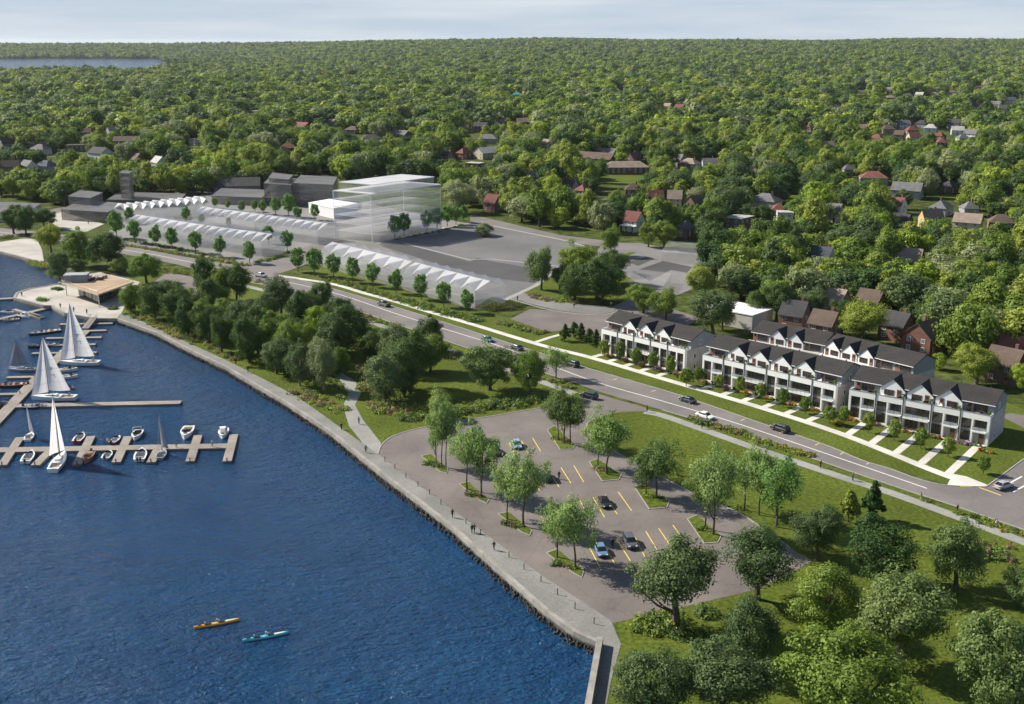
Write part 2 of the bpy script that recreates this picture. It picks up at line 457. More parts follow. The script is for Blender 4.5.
M['ghost_top'] = ghost_mat('milky_top', (0.78, 0.78, 0.81), 0.46)
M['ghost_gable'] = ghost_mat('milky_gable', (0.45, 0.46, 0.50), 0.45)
M['ghost_dark'] = ghost_mat('dark_massing', (0.21, 0.195, 0.19), 0.55)
M['ghost_dark_roof'] = ghost_mat('dark_massing_roof', (0.19, 0.182, 0.18), 0.55)
M['white_flat'] = pm('white_membrane', (0.80, 0.80, 0.80), 0.6, 0.04, 0.3)
M['gel'] = pm('white_gelcoat', (0.78, 0.78, 0.76), 0.25, 0.03, 0.6, spec=0.6)
M['gel_grey'] = pm('grey_gelcoat', (0.30, 0.31, 0.33), 0.35, 0.08, 0.6)
M['gel_navy'] = pm('dark_hull', (0.028, 0.032, 0.042), 0.25, 0.1, 0.6, spec=0.6)
M['boat_red'] = pm('red_hull', (0.52, 0.09, 0.05), 0.3, 0.1, 0.8)
M['boat_orange'] = pm('orange_hull', (0.50, 0.19, 0.06), 0.35, 0.15, 0.8)
M['boat_wood'] = pm('varnished_wood', (0.30, 0.13, 0.07), 0.35, 0.2, 1.8)
M['tan'] = pm('tan_upholstery', (0.50, 0.40, 0.30), 0.7, 0.1, 1.5)
M['teak'] = pm('teak', (0.33, 0.22, 0.14), 0.7, 0.15, 1.5)
M['black'] = pm('black_plastic', (0.015, 0.015, 0.017), 0.4, 0.1)
M['tyre'] = pm('rubber', (0.018, 0.018, 0.018), 0.8, 0.1)
M['alloy'] = pm('alloy', (0.55, 0.55, 0.57), 0.3, 0.05, metal=0.9)
M['steel'] = pm('grey_steel', (0.30, 0.31, 0.32), 0.4, 0.1, metal=0.5)
def sail_mat(name, col):
    m = pm(name, col, 0.8, 0.04, 0.25)
    n, l = m.node_tree.nodes, m.node_tree.links
    tr = n.new('ShaderNodeBsdfTranslucent'); tr.inputs['Color'].default_value = (*col, 1)
    ms = n.new('ShaderNodeMixShader'); ms.inputs[0].default_value = 0.5
    l.new(n['Principled BSDF'].outputs[0], ms.inputs[1]); l.new(tr.outputs[0], ms.inputs[2]); l.new(ms.outputs[0], n['Material Output'].inputs['Surface'])
    return m
M['sail'] = sail_mat('white_sailcloth', (0.86, 0.83, 0.82))
M['sail_mark'] = pm('sail_marking', (0.33, 0.34, 0.39), 0.8, 0.1)
M['sail_grey'] = pm('grey_sailcloth', (0.27, 0.275, 0.30), 0.8, 0.10, 0.3)
M['kayak_yellow'] = pm('yellow_kayak', (0.75, 0.42, 0.05), 0.3, 0.12, 0.6, col2=(0.80, 0.30, 0.04))
M['kayak_blue'] = pm('blue_kayak', (0.04, 0.40, 0.56), 0.3, 0.12, 0.6, col2=(0.10, 0.55, 0.60))
M['kayak_deck'] = pm('pale_deck', (0.62, 0.66, 0.40), 0.4, 0.1, 0.6)
for k, c in {'black': (.018, .019, .022), 'white': (.75, .75, .74), 'silver': (.38, .39, .40), 'blue': (.045, .11, .24), 'navy': (.02, .03, .055), 'green': (.022, .040, .034), 'grey': (.09, .095, .10), 'lightblue': (.22, .38, .52), 'steelblue': (.12, .22, .34)}.items():
    M['paint_' + k] = pm('car_paint_' + k, c, 0.25, 0.04, 0.4, spec=0.7)
M['lamp_white'] = pm('headlamp_lens', (0.8, 0.8, 0.78), 0.1, 0.02)
M['lamp_red'] = pm('tail_lamp_lens', (0.45, 0.02, 0.02), 0.2, 0.05)
M['skin'] = pm('skin', (0.42, 0.26, 0.19), 0.6, 0.05)
for k, c in {'dark': (.02, .021, .026), 'navy': (.03, .04, .09), 'grey': (.16, .16, .17), 'white': (.62, .62, .60), 'khaki': (.34, .27, .18), 'red': (.36, .06, .05), 'denim': (.06, .09, .16), 'tan': (.45, .34, .22)}.items():
    M['cloth_' + k] = pm('cloth_' + k, c, 0.9, 0.1, 3)
# ------------------------------------------------------------------ the setting: land, lake, roads, paths
WATER_Z = -1.4
rnd = random.Random(7)

def offset(poly, d):
    """polyline moved d metres to its left"""
    out = []
    for i, p in enumerate(poly):
        a = Vector(poly[max(i - 1, 0)]); b = Vector(poly[min(i + 1, len(poly) - 1)])
        t = (b - a); t.normalize()
        out.append((p[0] - t.y * d, p[1] + t.x * d))
    return out

def smooth_line(pts, n=6):
    """Catmull-Rom through the points"""
    out = []
    P = [Vector(p) for p in pts]
    for i in range(len(P) - 1):
        p0, p1, p2, p3 = P[max(i - 1, 0)], P[i], P[i + 1], P[min(i + 2, len(P) - 1)]
        for k in range(n):
            t = k / n
            out.append(tuple(0.5 * ((2 * p1) + (-p0 + p2) * t + (2 * p0 - 5 * p1 + 4 * p2 - p3) * t * t + (-p0 + 3 * p1 - 3 * p2 + p3) * t ** 3)))
    out.append(tuple(P[-1]))
    return out

def ribbon(name, pts, w, z, mat, kind='structure'):
    L, Rr = offset(pts, w / 2), offset(pts, -w / 2)
    b = MB()
    b.grid([[(p[0], p[1], z), (q[0], q[1], z)] for p, q in zip(Rr, L)])
    return tag(b.build(name, mat), kind=kind)

def sheet(name, px, z, mat, world=False):
    b = MB(); b.sheet(px if world else ats(px), z)
    return tag(b.build(name, mat), kind='structure')

COAST_PX = [(597, 643), (573, 632), (547, 613), (515.5, 585), (484, 557), (452, 528), (420, 503), (384, 476), (330, 432), (300, 412), (281, 400), (250, 382),
            (225, 367), (194, 352.5), (156, 333), (117, 319), (94, 319), (64, 313.5), (51, 306), (43, 306), (13, 298), (16, 293), (30, 288.5), (47, 286), (57, 284),
            (66, 276), (70, 270), (51, 265), (0, 252), (-50, 240), (-110, 226)]
c0 = at(597, 643); c1 = at(586, 704)
dirn = (c1[0] - c0[0], c1[1] - c0[1]); k_ = 100 / abs(dirn[1])
COAST = [(c0[0] + dirn[0] * k_, c0[1] + dirn[1] * k_)] + ats(COAST_PX)
land = COAST + [(-700, 800), (-1000, 1205), (1000, 1205), (1000, 40), COAST[0]][:-1] + [(1000, COAST[0][1]), COAST[0]][:1]
land = COAST + [(-700, 800), (-1000, 1205), (1000, 1205), (1000, COAST[0][1])]
b = MB(); b.sheet(land, 0.0)
tag(b.build('ground', M['floor']), kind='structure')

# lake, one sheet to the horizon
b = MB(); b.box(-60000, 60000, -300, 70000, WATER_Z - 0.5, WATER_Z)
tag(b.build('lake_water', M['water']), kind='structure')

def far_h(u, Z):
    """height of the land beyond the town; u = X / Z"""
    t = min(1, max(0, (u + 0.32) / 0.30)); t = t * t * (3 - 2 * t)
    A = 47 + 22 * t + 5 * math.sin(u * 17 + 1) * t + 3 * math.sin(u * 41) * t
    Z0 = 5750 - 3900 * t; Z1 = 7600 - 600 * t
    s = min(1, max(0, (Z - Z0) / (Z1 - Z0))); s = s * s * (3 - 2 * s)
    return A * s + 1.5 * math.sin(Z * 0.004 + u * 9) * min(1, max(0, (Z - 1300) / 800)) * t

def in_bay(u, Z):
    return u < -0.290 - 0.012 * math.sin(Z * 0.004) + 0.008 * math.sin(Z * 0.019) and 2880 + 60 * math.sin(u * 60) < Z < 5650 + 80 * math.sin(u * 45)

Zs = [1200, 1350, 1600, 1900, 2200, 2500, 2700, 2800, 2860, 2920, 3000] + list(range(3300, 5500, 300)) + [5500, 5580, 5640, 5700, 5800, 5950, 6150, 6350, 6600, 6900, 7200, 7500, 7800, 8200, 9000]
us = np.linspace(-0.84, 0.84, 113)
P = [[(u * Z, Z, (-5 if in_bay(u, Z) else far_h(u, Z))) for u in us] for Z in Zs]
b = MB(); b.grid(P)
tag(b.build('far_hills', M['floor'], smooth=True), kind='structure')

# lawns of the waterfront park (road to shore) and of the row houses
park = [COAST[0]] + ats(COAST_PX[:16]) + ats([(115, 312), (110, 300), (120, 285), (150, 272), (190, 276), (244, 282), (312, 297), (361, 313), (443, 341), (500, 360), (600, 393),
        (662, 412), (751, 438), (808, 458), (896, 488), (960, 509), (1024, 531), (1100, 557)]) + [(200, 150), (200, COAST[0][1])]
sheet('park_lawn', park, 0.010, M['grass'], True)
sheet('front_lawn', [(276, 274), (310, 279), (318, 262), (400, 290), (470, 312), (515, 318), (560, 332), (600, 350), (640, 345), (1000, 400), (1040, 415), (1030, 452), (986, 486), (947, 484), (861, 459), (760, 422),
                     (666, 390), (573, 361.5), (471, 330), (402, 308), (334, 288)], 0.010, M['verge'])

S_R = [(-80, 226), (0, 236), (60, 243), (134, 256), (180, 265), (244, 281), (312, 296), (361, 312), (400, 325.5), (443, 340), (500, 359), (560, 378), (600, 392), (662, 410), (751, 437), (808, 457), (896, 487), (960, 508), (1024, 530), (1120, 563)]
N_R = [(-80, 219), (0, 228), (60, 234), (134, 247), (180, 256), (240, 266), (262, 270), (300, 280), (334, 289), (402, 309), (471, 331), (540, 353), (573, 363), (590, 369), (666, 391), (717, 408), (760, 423), (802, 437), (833, 448), (861, 460), (890, 469), (921, 480), (947, 485.5), (986, 487)]
sheet('road', S_R + [(1120, 520), (1024, 505)] + N_R[::-1], 0.022, M['road'])
sheet('side_street', [(985, 486.5), (1024, 459), (1075, 424), (1180, 440), (1120, 521), (1024, 506)], 0.023, M['road'])
sheet('rear_driveway', [(1000, 416), (1010, 413), (1075, 424), (1060, 434), (1024, 428)], 0.027, M['road'])

line = smooth_line(ats([(-80, 222.5), (0, 232), (134, 251.5), (180, 260), (244, 273.5), (327, 291), (400, 315), (464, 335), (505, 348), (590, 380), (662, 401), (734, 422.5), (830, 455), (927, 488.5)]))
b = MB()
L_, R__ = offset(line, 0.14), offset(line, -0.14)
b.grid([[(p[0], p[1], 0.030), (q[0], q[1], 0.030)] for p, q in zip(R__, L_)])
def stroke(b, p, q, w, z, m=0):
    d = Vector((q[0] - p[0], q[1] - p[1])).normalized(); n = Vector((-d.y, d.x)) * w / 2
    b.sheet([(p[0] - n.x, p[1] - n.y), (q[0] - n.x, q[1] - n.y), (q[0] + n.x, q[1] + n.y), (p[0] + n.x, p[1] + n.y)], z, m)
for p, q in (((1008, 484), (1022, 476.5)), ((1013, 492), (1030, 483))):
    stroke(b, at(*p), at(*q), 0.35, 0.031)
tag(b.build('white_road_markings', M['white_line']), kind='structure')
b = MB()
for x, y in ((615, 379.5), (653.5, 391), (694, 404.5), (742.6, 420), (781, 432.5), (817, 444.5), (842, 453.5), (868, 463.5)):
    c = at(x, y); d = Vector((0.70, 0.71))
    stroke(b, (c[0] - d.x * .8, c[1] - d.y * .8), (c[0] + d.x * 0.9, c[1] + d.y * 0.9), 0.22, 0.030)
stroke(b, at(979, 487.5), at(1001, 495.5), 0.30, 0.031)
stroke(b, at(960, 486.5), at(972, 486.8), 0.5, 0.062)
tag(b.build('yellow_road_markings', M['yellow_line']), kind='structure')

# kerbs along both sides of the road
def kerb(name, pts, z1=0.12, w=0.28):
    L, Rr = offset(pts, w / 2), offset(pts, -w / 2)
    b = MB()
    b.loft([[(p[0], p[1], -0.02), (q[0], q[1], -0.02), (q[0], q[1], z1), (p[0], p[1], z1)] for p, q in zip(L, Rr)])
    return tag(b.build(name, M['kerb']), kind='structure')
kerb('road_kerb', smooth_line(ats([(276, 274)] + N_R[7:]), 3))
kerb('road_kerb', smooth_line(ats(S_R[4:12]), 3))
kerb('road_kerb', smooth_line(ats(S_R[13:]), 3))
kerb('road_kerb', smooth_line(ats([(986, 487), (1003, 474.5), (1024, 459), (1075, 424)]), 3))

ribbon('sidewalk', smooth_line(ats([(278, 275.5), (301, 279), (334.6, 284.5), (363.5, 293), (395, 301.5), (428, 311.5), (471, 324), (539, 344.6), (592, 358), (660, 378), (760, 407.5), (844, 435), (929, 469), (956, 479)])), 2.3, 0.050, M['concrete'])
sheet('sidewalk_apron', [(947, 485.5), (953, 474), (966, 476.5), (987.5, 485), (984, 487), (966, 487)], 0.056, M['concrete'])
ribbon('sidewalk', ats([(535, 342.5), (550, 337.5), (563, 334)]), 1.6, 0.056, M['concrete'])
ribbon('park_path', smooth_line(ats([(645, 412), (664, 416), (700, 428.5), (752, 447), (804, 464.5), (852, 480.5), (890, 492.5), (940, 510.5), (1024, 542), (1090, 567)])), 2.7, 0.030, M['path'])
ribbon('park_path', smooth_line(ats([(205, 276), (250, 287), (312, 303), (365, 320), (400, 333), (437, 346), (490, 364), (545, 383), (575, 394)])), 2.7, 0.030, M['path'])
PROM_IN = [(122, 312), (150, 325), (180, 339), (215, 355), (248, 371), (296, 396), (330, 420), (352, 436), (378, 454), (420, 486), (480, 530), (541, 575), (586, 604), (611, 621), (621, 644), (611, 681), (596, 760)]
prom_out = offset([COAST[0]] + ats(COAST_PX[:16]), -0.5)
sheet('promenade', prom_out + ats(PROM_IN), 0.036, M['paver'], True)
sheet('park_path', [(365, 446), (349, 426), (343, 406), (348, 395), (344, 385), (337, 377), (320, 370), (324, 367), (342, 373), (356, 382), (361, 393), (355, 405), (363, 420), (381, 443), (378, 454)], 0.030, M['path'])
LOT = [(378, 454), (381, 446), (389, 438.5), (402, 433), (416, 429), (436, 425), (456, 421), (487, 417), (516, 412), (541, 408), (556, 404), (575, 398), (597, 394), (640, 406), (652, 411), (620, 412), (601, 417), (587, 424), (592, 437), (612, 450),
       (635, 463), (675, 484), (700, 497), (737, 512), (766, 531), (790, 548), (812, 561), (790, 574), (759, 589), (700, 603), (640, 617), (601, 626), (586, 604), (541, 575), (480, 530), (420, 486)]
sheet('car_park', LOT, 0.024, M['asphalt'])
kerb('car_park_kerb', smooth_line(ats(LOT[:11]), 3))
kerb('car_park_kerb', smooth_line(ats(LOT[16:26]), 3))
b = MB()
for p, q in (((720, 410), (750, 460)), ((755, 402), (787, 450)), ((793, 393), (825, 437)), ((568, 455), (597, 510)), ((605, 445), (637, 500)), ((640, 430), (678, 490)), ((690, 425), (718, 480)),
             ((577, 318), (608, 372)), ((610, 311), (642, 363)), ((645, 303), (682, 355)), ((455, 243), (485, 290)), ((490, 237), (517, 280)), ((525, 232), (552, 277)), ((350, 170), (367, 205)), ((383, 165), (402, 197)), ((413, 157), (435, 193)),
             ((437, 370), (452, 395)), ((315, 178), (332, 205)), ((405, 255), (432, 300)), ((540, 325), (560, 360))):
    s = 0.36916
    stroke(b, at(380 + p[0] * s, 380 + p[1] * s), at(380 + q[0] * s, 380 + q[1] * s), 0.17, 0.034)
tag(b.build('parking_markings', M['yellow_line']), kind='structure')

# planted islands of the car park: kerb ring with grass inside
ISL = [[(421, 456), (430, 454), (448, 469), (447, 474), (440, 472)], [(459, 484), (468, 482), (489, 500), (487, 504), (480, 501)], [(498, 514), (508, 512), (532, 531), (530, 536), (522, 533)], [(546, 553), (557, 549), (584, 572), (582, 578), (574, 574)],
       [(547, 430), (554, 426), (576, 445), (572, 450), (560, 450)], [(589, 462), (597, 459), (622, 475), (619, 480), (602, 481.5)], [(634, 487), (643, 483), (670, 502), (667, 508), (649, 509.5)], [(687, 519), (697, 515), (722, 536), (718, 543), (704, 544)]]
def shrink(poly, k):
    cx = sum(p[0] for p in poly) / len(poly); cy = sum(p[1] for p in poly) / len(poly)
    out = []
    for p in poly:
        d = math.hypot(p[0] - cx, p[1] - cy)
        out.append((cx + (p[0] - cx) * (1 - k / d), cy + (p[1] - cy) * (1 - k / d)))
    return out
for q in ISL:
    w = ats(q)
    b = MB(); b.prism(w, 0.0, 0.14, 0)
    b.prism(shrink(w, 0.35), 0.145, 0.20, 1)
    tag(b.build('planted_island', [M['kerb'], M['grass']]), kind='structure')

# yards and lots round the massing blocks
sheet('paved_yard', [(104, 243), (118, 212), (160, 200), (220, 192), (330, 196), (450, 220), (470, 224), (500, 292), (472, 309), (440, 297), (320, 262), (288, 260), (262, 265), (240, 264.5), (180, 253), (134, 245)], 0.030, M['pale_lot'])
sheet('yard_street', [(238, 266), (258, 262), (284, 256), (330, 236), (345, 240), (312, 262), (288, 271), (276, 274.5), (262, 270)], 0.036, M['road'])
sheet('vacant_lot', [(376, 243), (447, 226), (476, 222), (565, 240), (585, 246), (536, 286), (507, 301), (470, 290)], 0.040, M['lot'])
ribbon('lot_border', ats([(377, 243.5), (447, 227), (476, 222.5)]), 2.2, 0.052, M['kerb'])
ribbon('lot_border', ats([(505, 300), (536, 285.5), (584, 247)]), 2.0, 0.052, M['kerb'])
ribbon('lot_border', ats([(404, 243.5), (470, 260), (490, 259), (556, 266)]), 1.2, 0.054, M['kerb'])
ribbon('lot_border', ats([(476, 222.5), (565, 240.5), (584, 246)]), 1.6, 0.053, M['kerb'])
sheet('tarmac_and_shadow_patch', [(381, 246), (404, 243), (470, 262), (478, 258), (490, 261), (549, 271), (535, 283), (500, 279), (440, 265)], 0.048, M['dark_asphalt_and_shadow'])  # shadow of the massing blocks, painted on the lot as a dark sheet
sheet('cul_de_sac', [(510, 319), (530, 309), (558, 311), (598, 315), (620, 311), (638, 298), (700, 318), (668, 338), (604, 350), (596, 336), (570, 331), (545, 331)], 0.030, M['asphalt'])
sheet('entry_walk', [(506, 297), (522, 292), (579, 304), (612, 307), (632, 298), (640, 303), (618, 311), (597, 315), (557, 310.5), (527, 303)], 0.042, M['pale_lot'])
kerb('entry_walk_kerb', smooth_line(ats([(507, 298), (527, 304), (557, 311.5), (597, 315.5), (618, 311.5)]), 4), 0.10, 0.5)
sheet('tree_bed_lawn', [(520, 292.5), (536, 287), (552, 272), (600, 258), (640, 285), (630, 298), (582, 304)], 0.046, M['grass'])
sheet('concrete_pads', [(590, 258), (604, 243), (640, 243), (720, 258), (716, 272), (690, 290), (650, 306), (628, 290)], 0.034, M['pale_lot'])
sheet('tarmac_and_shadow_patch', [(632, 272), (663, 261), (692, 267), (687, 273), (671, 270), (650, 281)], 0.042, M['dark_asphalt_and_shadow'])
sheet('tarmac_and_shadow_patch', [(628, 262), (646, 257), (655, 259), (638, 266)], 0.042, M['dark_asphalt_and_shadow'])
sheet('grass_strip', [(614, 258), (630, 252), (637, 252.5), (620, 259)], 0.044, M['grass'])
sheet('neighbourhood_street', [(470, 214), (560, 235), (600, 240), (640, 246), (730, 258), (728, 265), (640, 252), (560, 241), (470, 221)], 0.024, M['road'])
sheet('neighbourhood_street', [(735, 226), (800, 233), (900, 232), (900, 238), (800, 240), (735, 233)], 0.024, M['road'])
sheet('school_lawn', [(594, 172), (645, 176), (648, 185), (613, 188.5)], 0.030, M['grass'])
sheet('school_lawn', [(786, 182), (806, 182), (808, 199), (788, 199)], 0.030, M['grass'])
sheet('school_lawn', [(930, 189), (960, 190), (962, 199), (928, 198)], 0.030, M['grass'])
sheet('left_plaza', [(-60, 241), (-50, 235), (0, 242), (20, 239), (37, 239), (42, 250), (44, 262), (0, 252)], 0.036, M['plaza'])
sheet('left_plaza', [(44, 217), (62, 212), (104, 224), (86, 232), (60, 229)], 0.036, M['plaza'])
sheet('pavilion_plaza', [(117, 319), (94, 319), (64, 313.5), (51, 306), (43, 306), (13, 298), (16, 293), (30, 288.5), (47, 286), (57, 284), (68, 278), (100, 272), (140, 282), (132, 292), (122, 312)], 0.038, M['plaza'])
sheet('rear_car_park', [(148, 286), (168, 272), (192, 277), (222, 291), (204, 300), (176, 296)], 0.034, M['asphalt'])
for w in ([(0, 216), (0, 221), (60, 214), (130, 204), (200, 194), (270, 196), (262, 190), (200, 189), (130, 198), (60, 208)],):
    sheet('neighbourhood_street', w, 0.024, M['road'])

# walls at the water: things of their own
def wall_strip(name, pts, width, z0, z1, mat, label, cat):
    inn = offset(pts, -width)
    b = MB()
    b.loft([[(p[0], p[1], z0), (q[0], q[1], z0), (q[0], q[1], z1), (p[0], p[1], z1)] for p, q in zip(pts, inn)])
    return tag(b.build(name, mat), label, cat)
wall_strip('seawall', ats(COAST_PX[:16]), 0.75, -3.5, 0.16, M['seawall'], 'long curving concrete seawall with pale cap along the promenade edge', 'seawall')
wall_strip('quay_wall', ats(COAST_PX[15:26]), 0.9, -3.5, 0.22, M['seawall'], 'concrete quay wall round the pavilion plaza point', 'quay wall')
wall_strip('quay_wall', ats(COAST_PX[26:]), 0.9, -3.5, 0.22, M['seawall'], 'straight concrete quay wall at far left below the pale plaza', 'quay wall')
wall_strip('breakwater_wall', [COAST[0], (c0[0] + dirn[0] * 0.02, c0[1] + dirn[1] * 0.02)], 0.9, -3.5, 1.3, M['seawall'], 'raised straight concrete wall at the bottom edge where the seawall ends', 'wall')

# stones along the foot of the seawall
b = MB()
pts = smooth_line(ats(COAST_PX[:16]), 8)
for p, q in zip(pts, pts[1:]):
    L = math.dist(p, q); d = ((q[0] - p[0]) / L, (q[1] - p[1]) / L); nn = (-d[1], d[0])
    t = 0
    while t < L:
        for row in (0.15, 0.5, 0.85):
            if rnd.random() < 0.30: continue
            o = row + rnd.uniform(-.25, .25); s = rnd.uniform(.16, .38)
            cx, cy = p[0] + d[0] * t + nn[0] * o, p[1] + d[1] * t + nn[1] * o
            cz = WATER_Z + 0.42 - row * .25 + rnd.uniform(-.12, .1)
            r1 = [(cx + s * rnd.uniform(.7, 1.1) * math.cos(a + .5) , cy + s * rnd.uniform(.7, 1.1) * math.sin(a + .5)) for a in (0, 1.2, 2.4, 3.7, 5.0)]
            i = len(b.v)
            b.v += [(x, y, cz - .5) for x, y in r1] + [(cx + (x - cx) * .55, cy + (y - cy) * .55, cz + rnd.uniform(.05, .3)) for x, y in r1]
            for k in range(5):
                b.f.append((i + k, i + (k + 1) % 5, i + 5 + (k + 1) % 5, i + 5 + k)); b.m.append(0)
            b.f.append(tuple(i + 5 + k for k in range(5))); b.m.append(0)
        t += rnd.uniform(.4, .75)
tag(b.build('shore_rocks', M['rock']), 'dark wet stones piled along the foot of the seawall', 'rocks', kind='stuff')
# ------------------------------------------------------------------ trees: meshes
def crown_arrays(seed, H, W, base, ncl, lpc, ls, shape='round', gap=0.25, jit=.42, cr=(.075, .155)):
    """leaf cards spread over clumps; returns verts, quads and clump centres"""
    g = np.random.default_rng(seed)
    a, c, cz = W / 2, (H - base) / 2, (H + base) / 2
    ph = g.uniform(0, 6.28, 6)
    lob = g.normal(size=(9, 3)); lob /= np.linalg.norm(lob, axis=1)[:, None]; ls_ = g.uniform(.75, 1.1, 9)
    cen, rad = [], []
    while len(cen) < ncl:
        d = g.normal(size=3); d /= np.linalg.norm(d)
        r = g.uniform(0.15, 1) ** 0.42
        k = .60 + .56 * float(np.max(ls_ * np.maximum(0, lob @ d) ** 5)) + .10 * math.sin(3 * math.atan2(d[1], d[0]) + ph[0])
        p = d * r * 0.92 * k
        t = (p[2] + 1) / 2
        if shape == 'egg': p = d * r * .82; p[:2] *= 1.0 - 0.38 * max(0, t - .4)
        if shape == 'cone': p[:2] *= max(0.10, 1.15 - 1.05 * t)
        elif shape == 'oval': p[:2] *= 1.0 - 0.45 * max(0, t - .45)
        elif shape == 'wide': p[:2] *= 1.0 - 0.30 * abs(t - .45); p[2] = p[2] * 0.9 + 0.05
        elif shape == 'bush': p[:2] *= 1.08 - 0.55 * t
        cen.append((p[0] * a, p[1] * a, cz + p[2] * c))
        rad.append(W * g.uniform(*cr) * (0.62 if shape == 'cone' else 1.0))
    cen, rad = np.array(cen), np.array(rad)
    n = ncl * lpc
    ci = np.repeat(np.arange(ncl), lpc)
    d = g.normal(size=(n, 3)); d[:, 2] += 0.25
    d /= np.linalg.norm(d, axis=1)[:, None]
    rr = rad[ci] * g.uniform(.45, 1.08, n)
    p = cen[ci] + d * rr[:, None] * np.array([1, 1, .78])
    o = (p - np.array([0, 0, cz])) / np.array([a, a, c])
    keep = (np.linalg.norm(o, axis=1) > gap + g.uniform(0, .3, n)) & (p[:, 2] > 0.15)
    p, d, o = p[keep], d[keep], o[keep]
    n = len(p)
    nrm = d * .75 + o * .45 + g.normal(size=(n, 3)) * jit + np.array([0, 0, .22])
    nrm /= np.linalg.norm(nrm, axis=1)[:, None]
    t = np.cross(nrm, g.normal(size=(n, 3))); t /= np.linalg.norm(t, axis=1)[:, None]
    bt = np.cross(nrm, t)
    s = (ls * g.uniform(.6, 1.35, n))[:, None]
    v = np.stack([p - t * s * .62, p - bt * s * .40 + nrm * s * .10, p + t * s * .62, p + bt * s * .40 + nrm * s * .10], 1).reshape(-1, 3)
    f = np.arange(4 * n).reshape(-1, 4)
    return v, f, cen

def wood(b, seed, H, W, base, cen, r0, nl=6, m=0, lean=0.0):
    g = random.Random(seed)
    top = base + (H - base) * 0.55
    trunk = [(0, 0, -0.3), (g.uniform(-.02, .02) * W, g.uniform(-.02, .02) * W, base * .6 + .1), (g.uniform(-.04, .04) * W + lean, g.uniform(-.04, .04) * W, base + (H - base) * .22), (g.uniform(-.07, .07) * W + lean, g.uniform(-.07, .07) * W, top)]
    b.tube(trunk, [r0 * 1.35, r0 * .95, r0 * .75, r0 * .25], 7, m)
    order = sorted(range(len(cen)), key=lambda i: g.random())[:nl]
    for i in order:
        c = Vector(cen[i]); s = Vector(trunk[2]) if c.z > trunk[2][2] + .5 else Vector(trunk[1])
        mid = s.lerp(c, .5) + Vector((0, 0, -(c - s).length * .10))
        b.tube([s, mid, c], [r0 * .50, r0 * .33, r0 * .10], 5, m, cap=False)

def arr_mesh(name, v, f, mat):
    me = bpy.data.meshes.new(name)
    n = len(f)
    me.vertices.add(len(v)); me.vertices.foreach_set('co', v.astype(np.float32).ravel())
    me.loops.add(4 * n); me.loops.foreach_set('vertex_index', f.astype(np.int32).ravel())
    me.polygons.add(n); me.polygons.foreach_set('loop_start', (np.arange(n) * 4).astype(np.int32))
    me.update(calc_edges=True)
    me.materials.append(mat)
    me.polygons.foreach_set('material_index', np.zeros(n, np.int32))
    me.validate()
    return me

# canonical trees are 10 m tall and 10 m wide; every tree scales its own copy
SHAPES = {  # shape, base, clumps, leaves per clump, leaf size, inner gap
    'broad': ('wide', 1.6, 130, 170, .225, .25), 'round': ('round', 1.2, 130, 170, .225, .30), 'oval': ('oval', 0.9, 125, 170, .225, .30), 'bush': ('bush', 0.3, 135, 170, .225, .35),
    'airy': ('round', 2.2, 70, 95, .25, .0), 'open': ('wide', 2.6, 100, 170, .215, .1), 'young': ('egg', 1.9, 60, 60, .50, .25), 'cone': ('cone', 0.5, 60, 60, .55, .1), 'twig': ('oval', 1.5, 26, 34, .95, .1)}
TREE_MESH = {}
def tree_meshes(shape, leaf, var, bark='bark'):
    key = (shape, leaf, var, bark)
    if key not in TREE_MESH:
        sh, base, ncl, lpc, ls, gap = SHAPES[shape]
        seed = hash_id(shape) * 13 + var * 101
        v, f, cen = crown_arrays(seed, 10, 10, base, ncl, lpc, ls, sh, gap)
        ck = ('crown', shape, var)
        crown = arr_mesh('crown_' + shape, v, f, M[leaf])
        b = MB(); wood(b, seed, 10, 10, base, cen, {'young': .22, 'airy': .19, 'twig': .3}.get(shape, .36), {'open': 14, 'airy': 10}.get(shape, 7))
        TREE_MESH[key] = (crown, b.mesh('trunk_' + shape, M[bark]))
    return TREE_MESH[key]
def hash_id(s): return sum(ord(c) * (i + 3) for i, c in enumerate(s)) % 997

def tree(name, x, y, H, W, shape, leaf, label, group=None, var=0, rz=None, bark='bark', cat='tree', z=0.0):
    crown, trunk = tree_meshes(shape, leaf, var, bark)
    t = empty(name, (x, y, z), rnd.uniform(0, 6.28) if rz is None else rz, label, cat, group)
    t.scale = (W / 10, W / 10, H / 10)
    link_mesh('crown', crown, t)
    link_mesh('trunk', trunk, t)
    return t

WIDEN = 1.15
def ptree(name, bx, by, ty, w, shape, leaf, label, group=None, var=0, bark='bark', cat='tree', z=0.0):
    """tree whose foot is at (bx, by) in the survey picture, whose top reaches ty and whose crown is w wide"""
    X, Y = at(bx, by, z)
    pxm = (by - HORIZON_Y) / CAM_H
    lo, hi = 0.5, 40
    for _ in range(30):
        m_ = (lo + hi) / 2
        if proj(X, Y, z + m_)[1] > ty: lo = m_
        else: hi = m_
    return tree(name, X, Y, lo, w * (1.36 if shape == 'airy' else WIDEN) / pxm, shape, leaf, label, group, var, None, bark, cat, z)
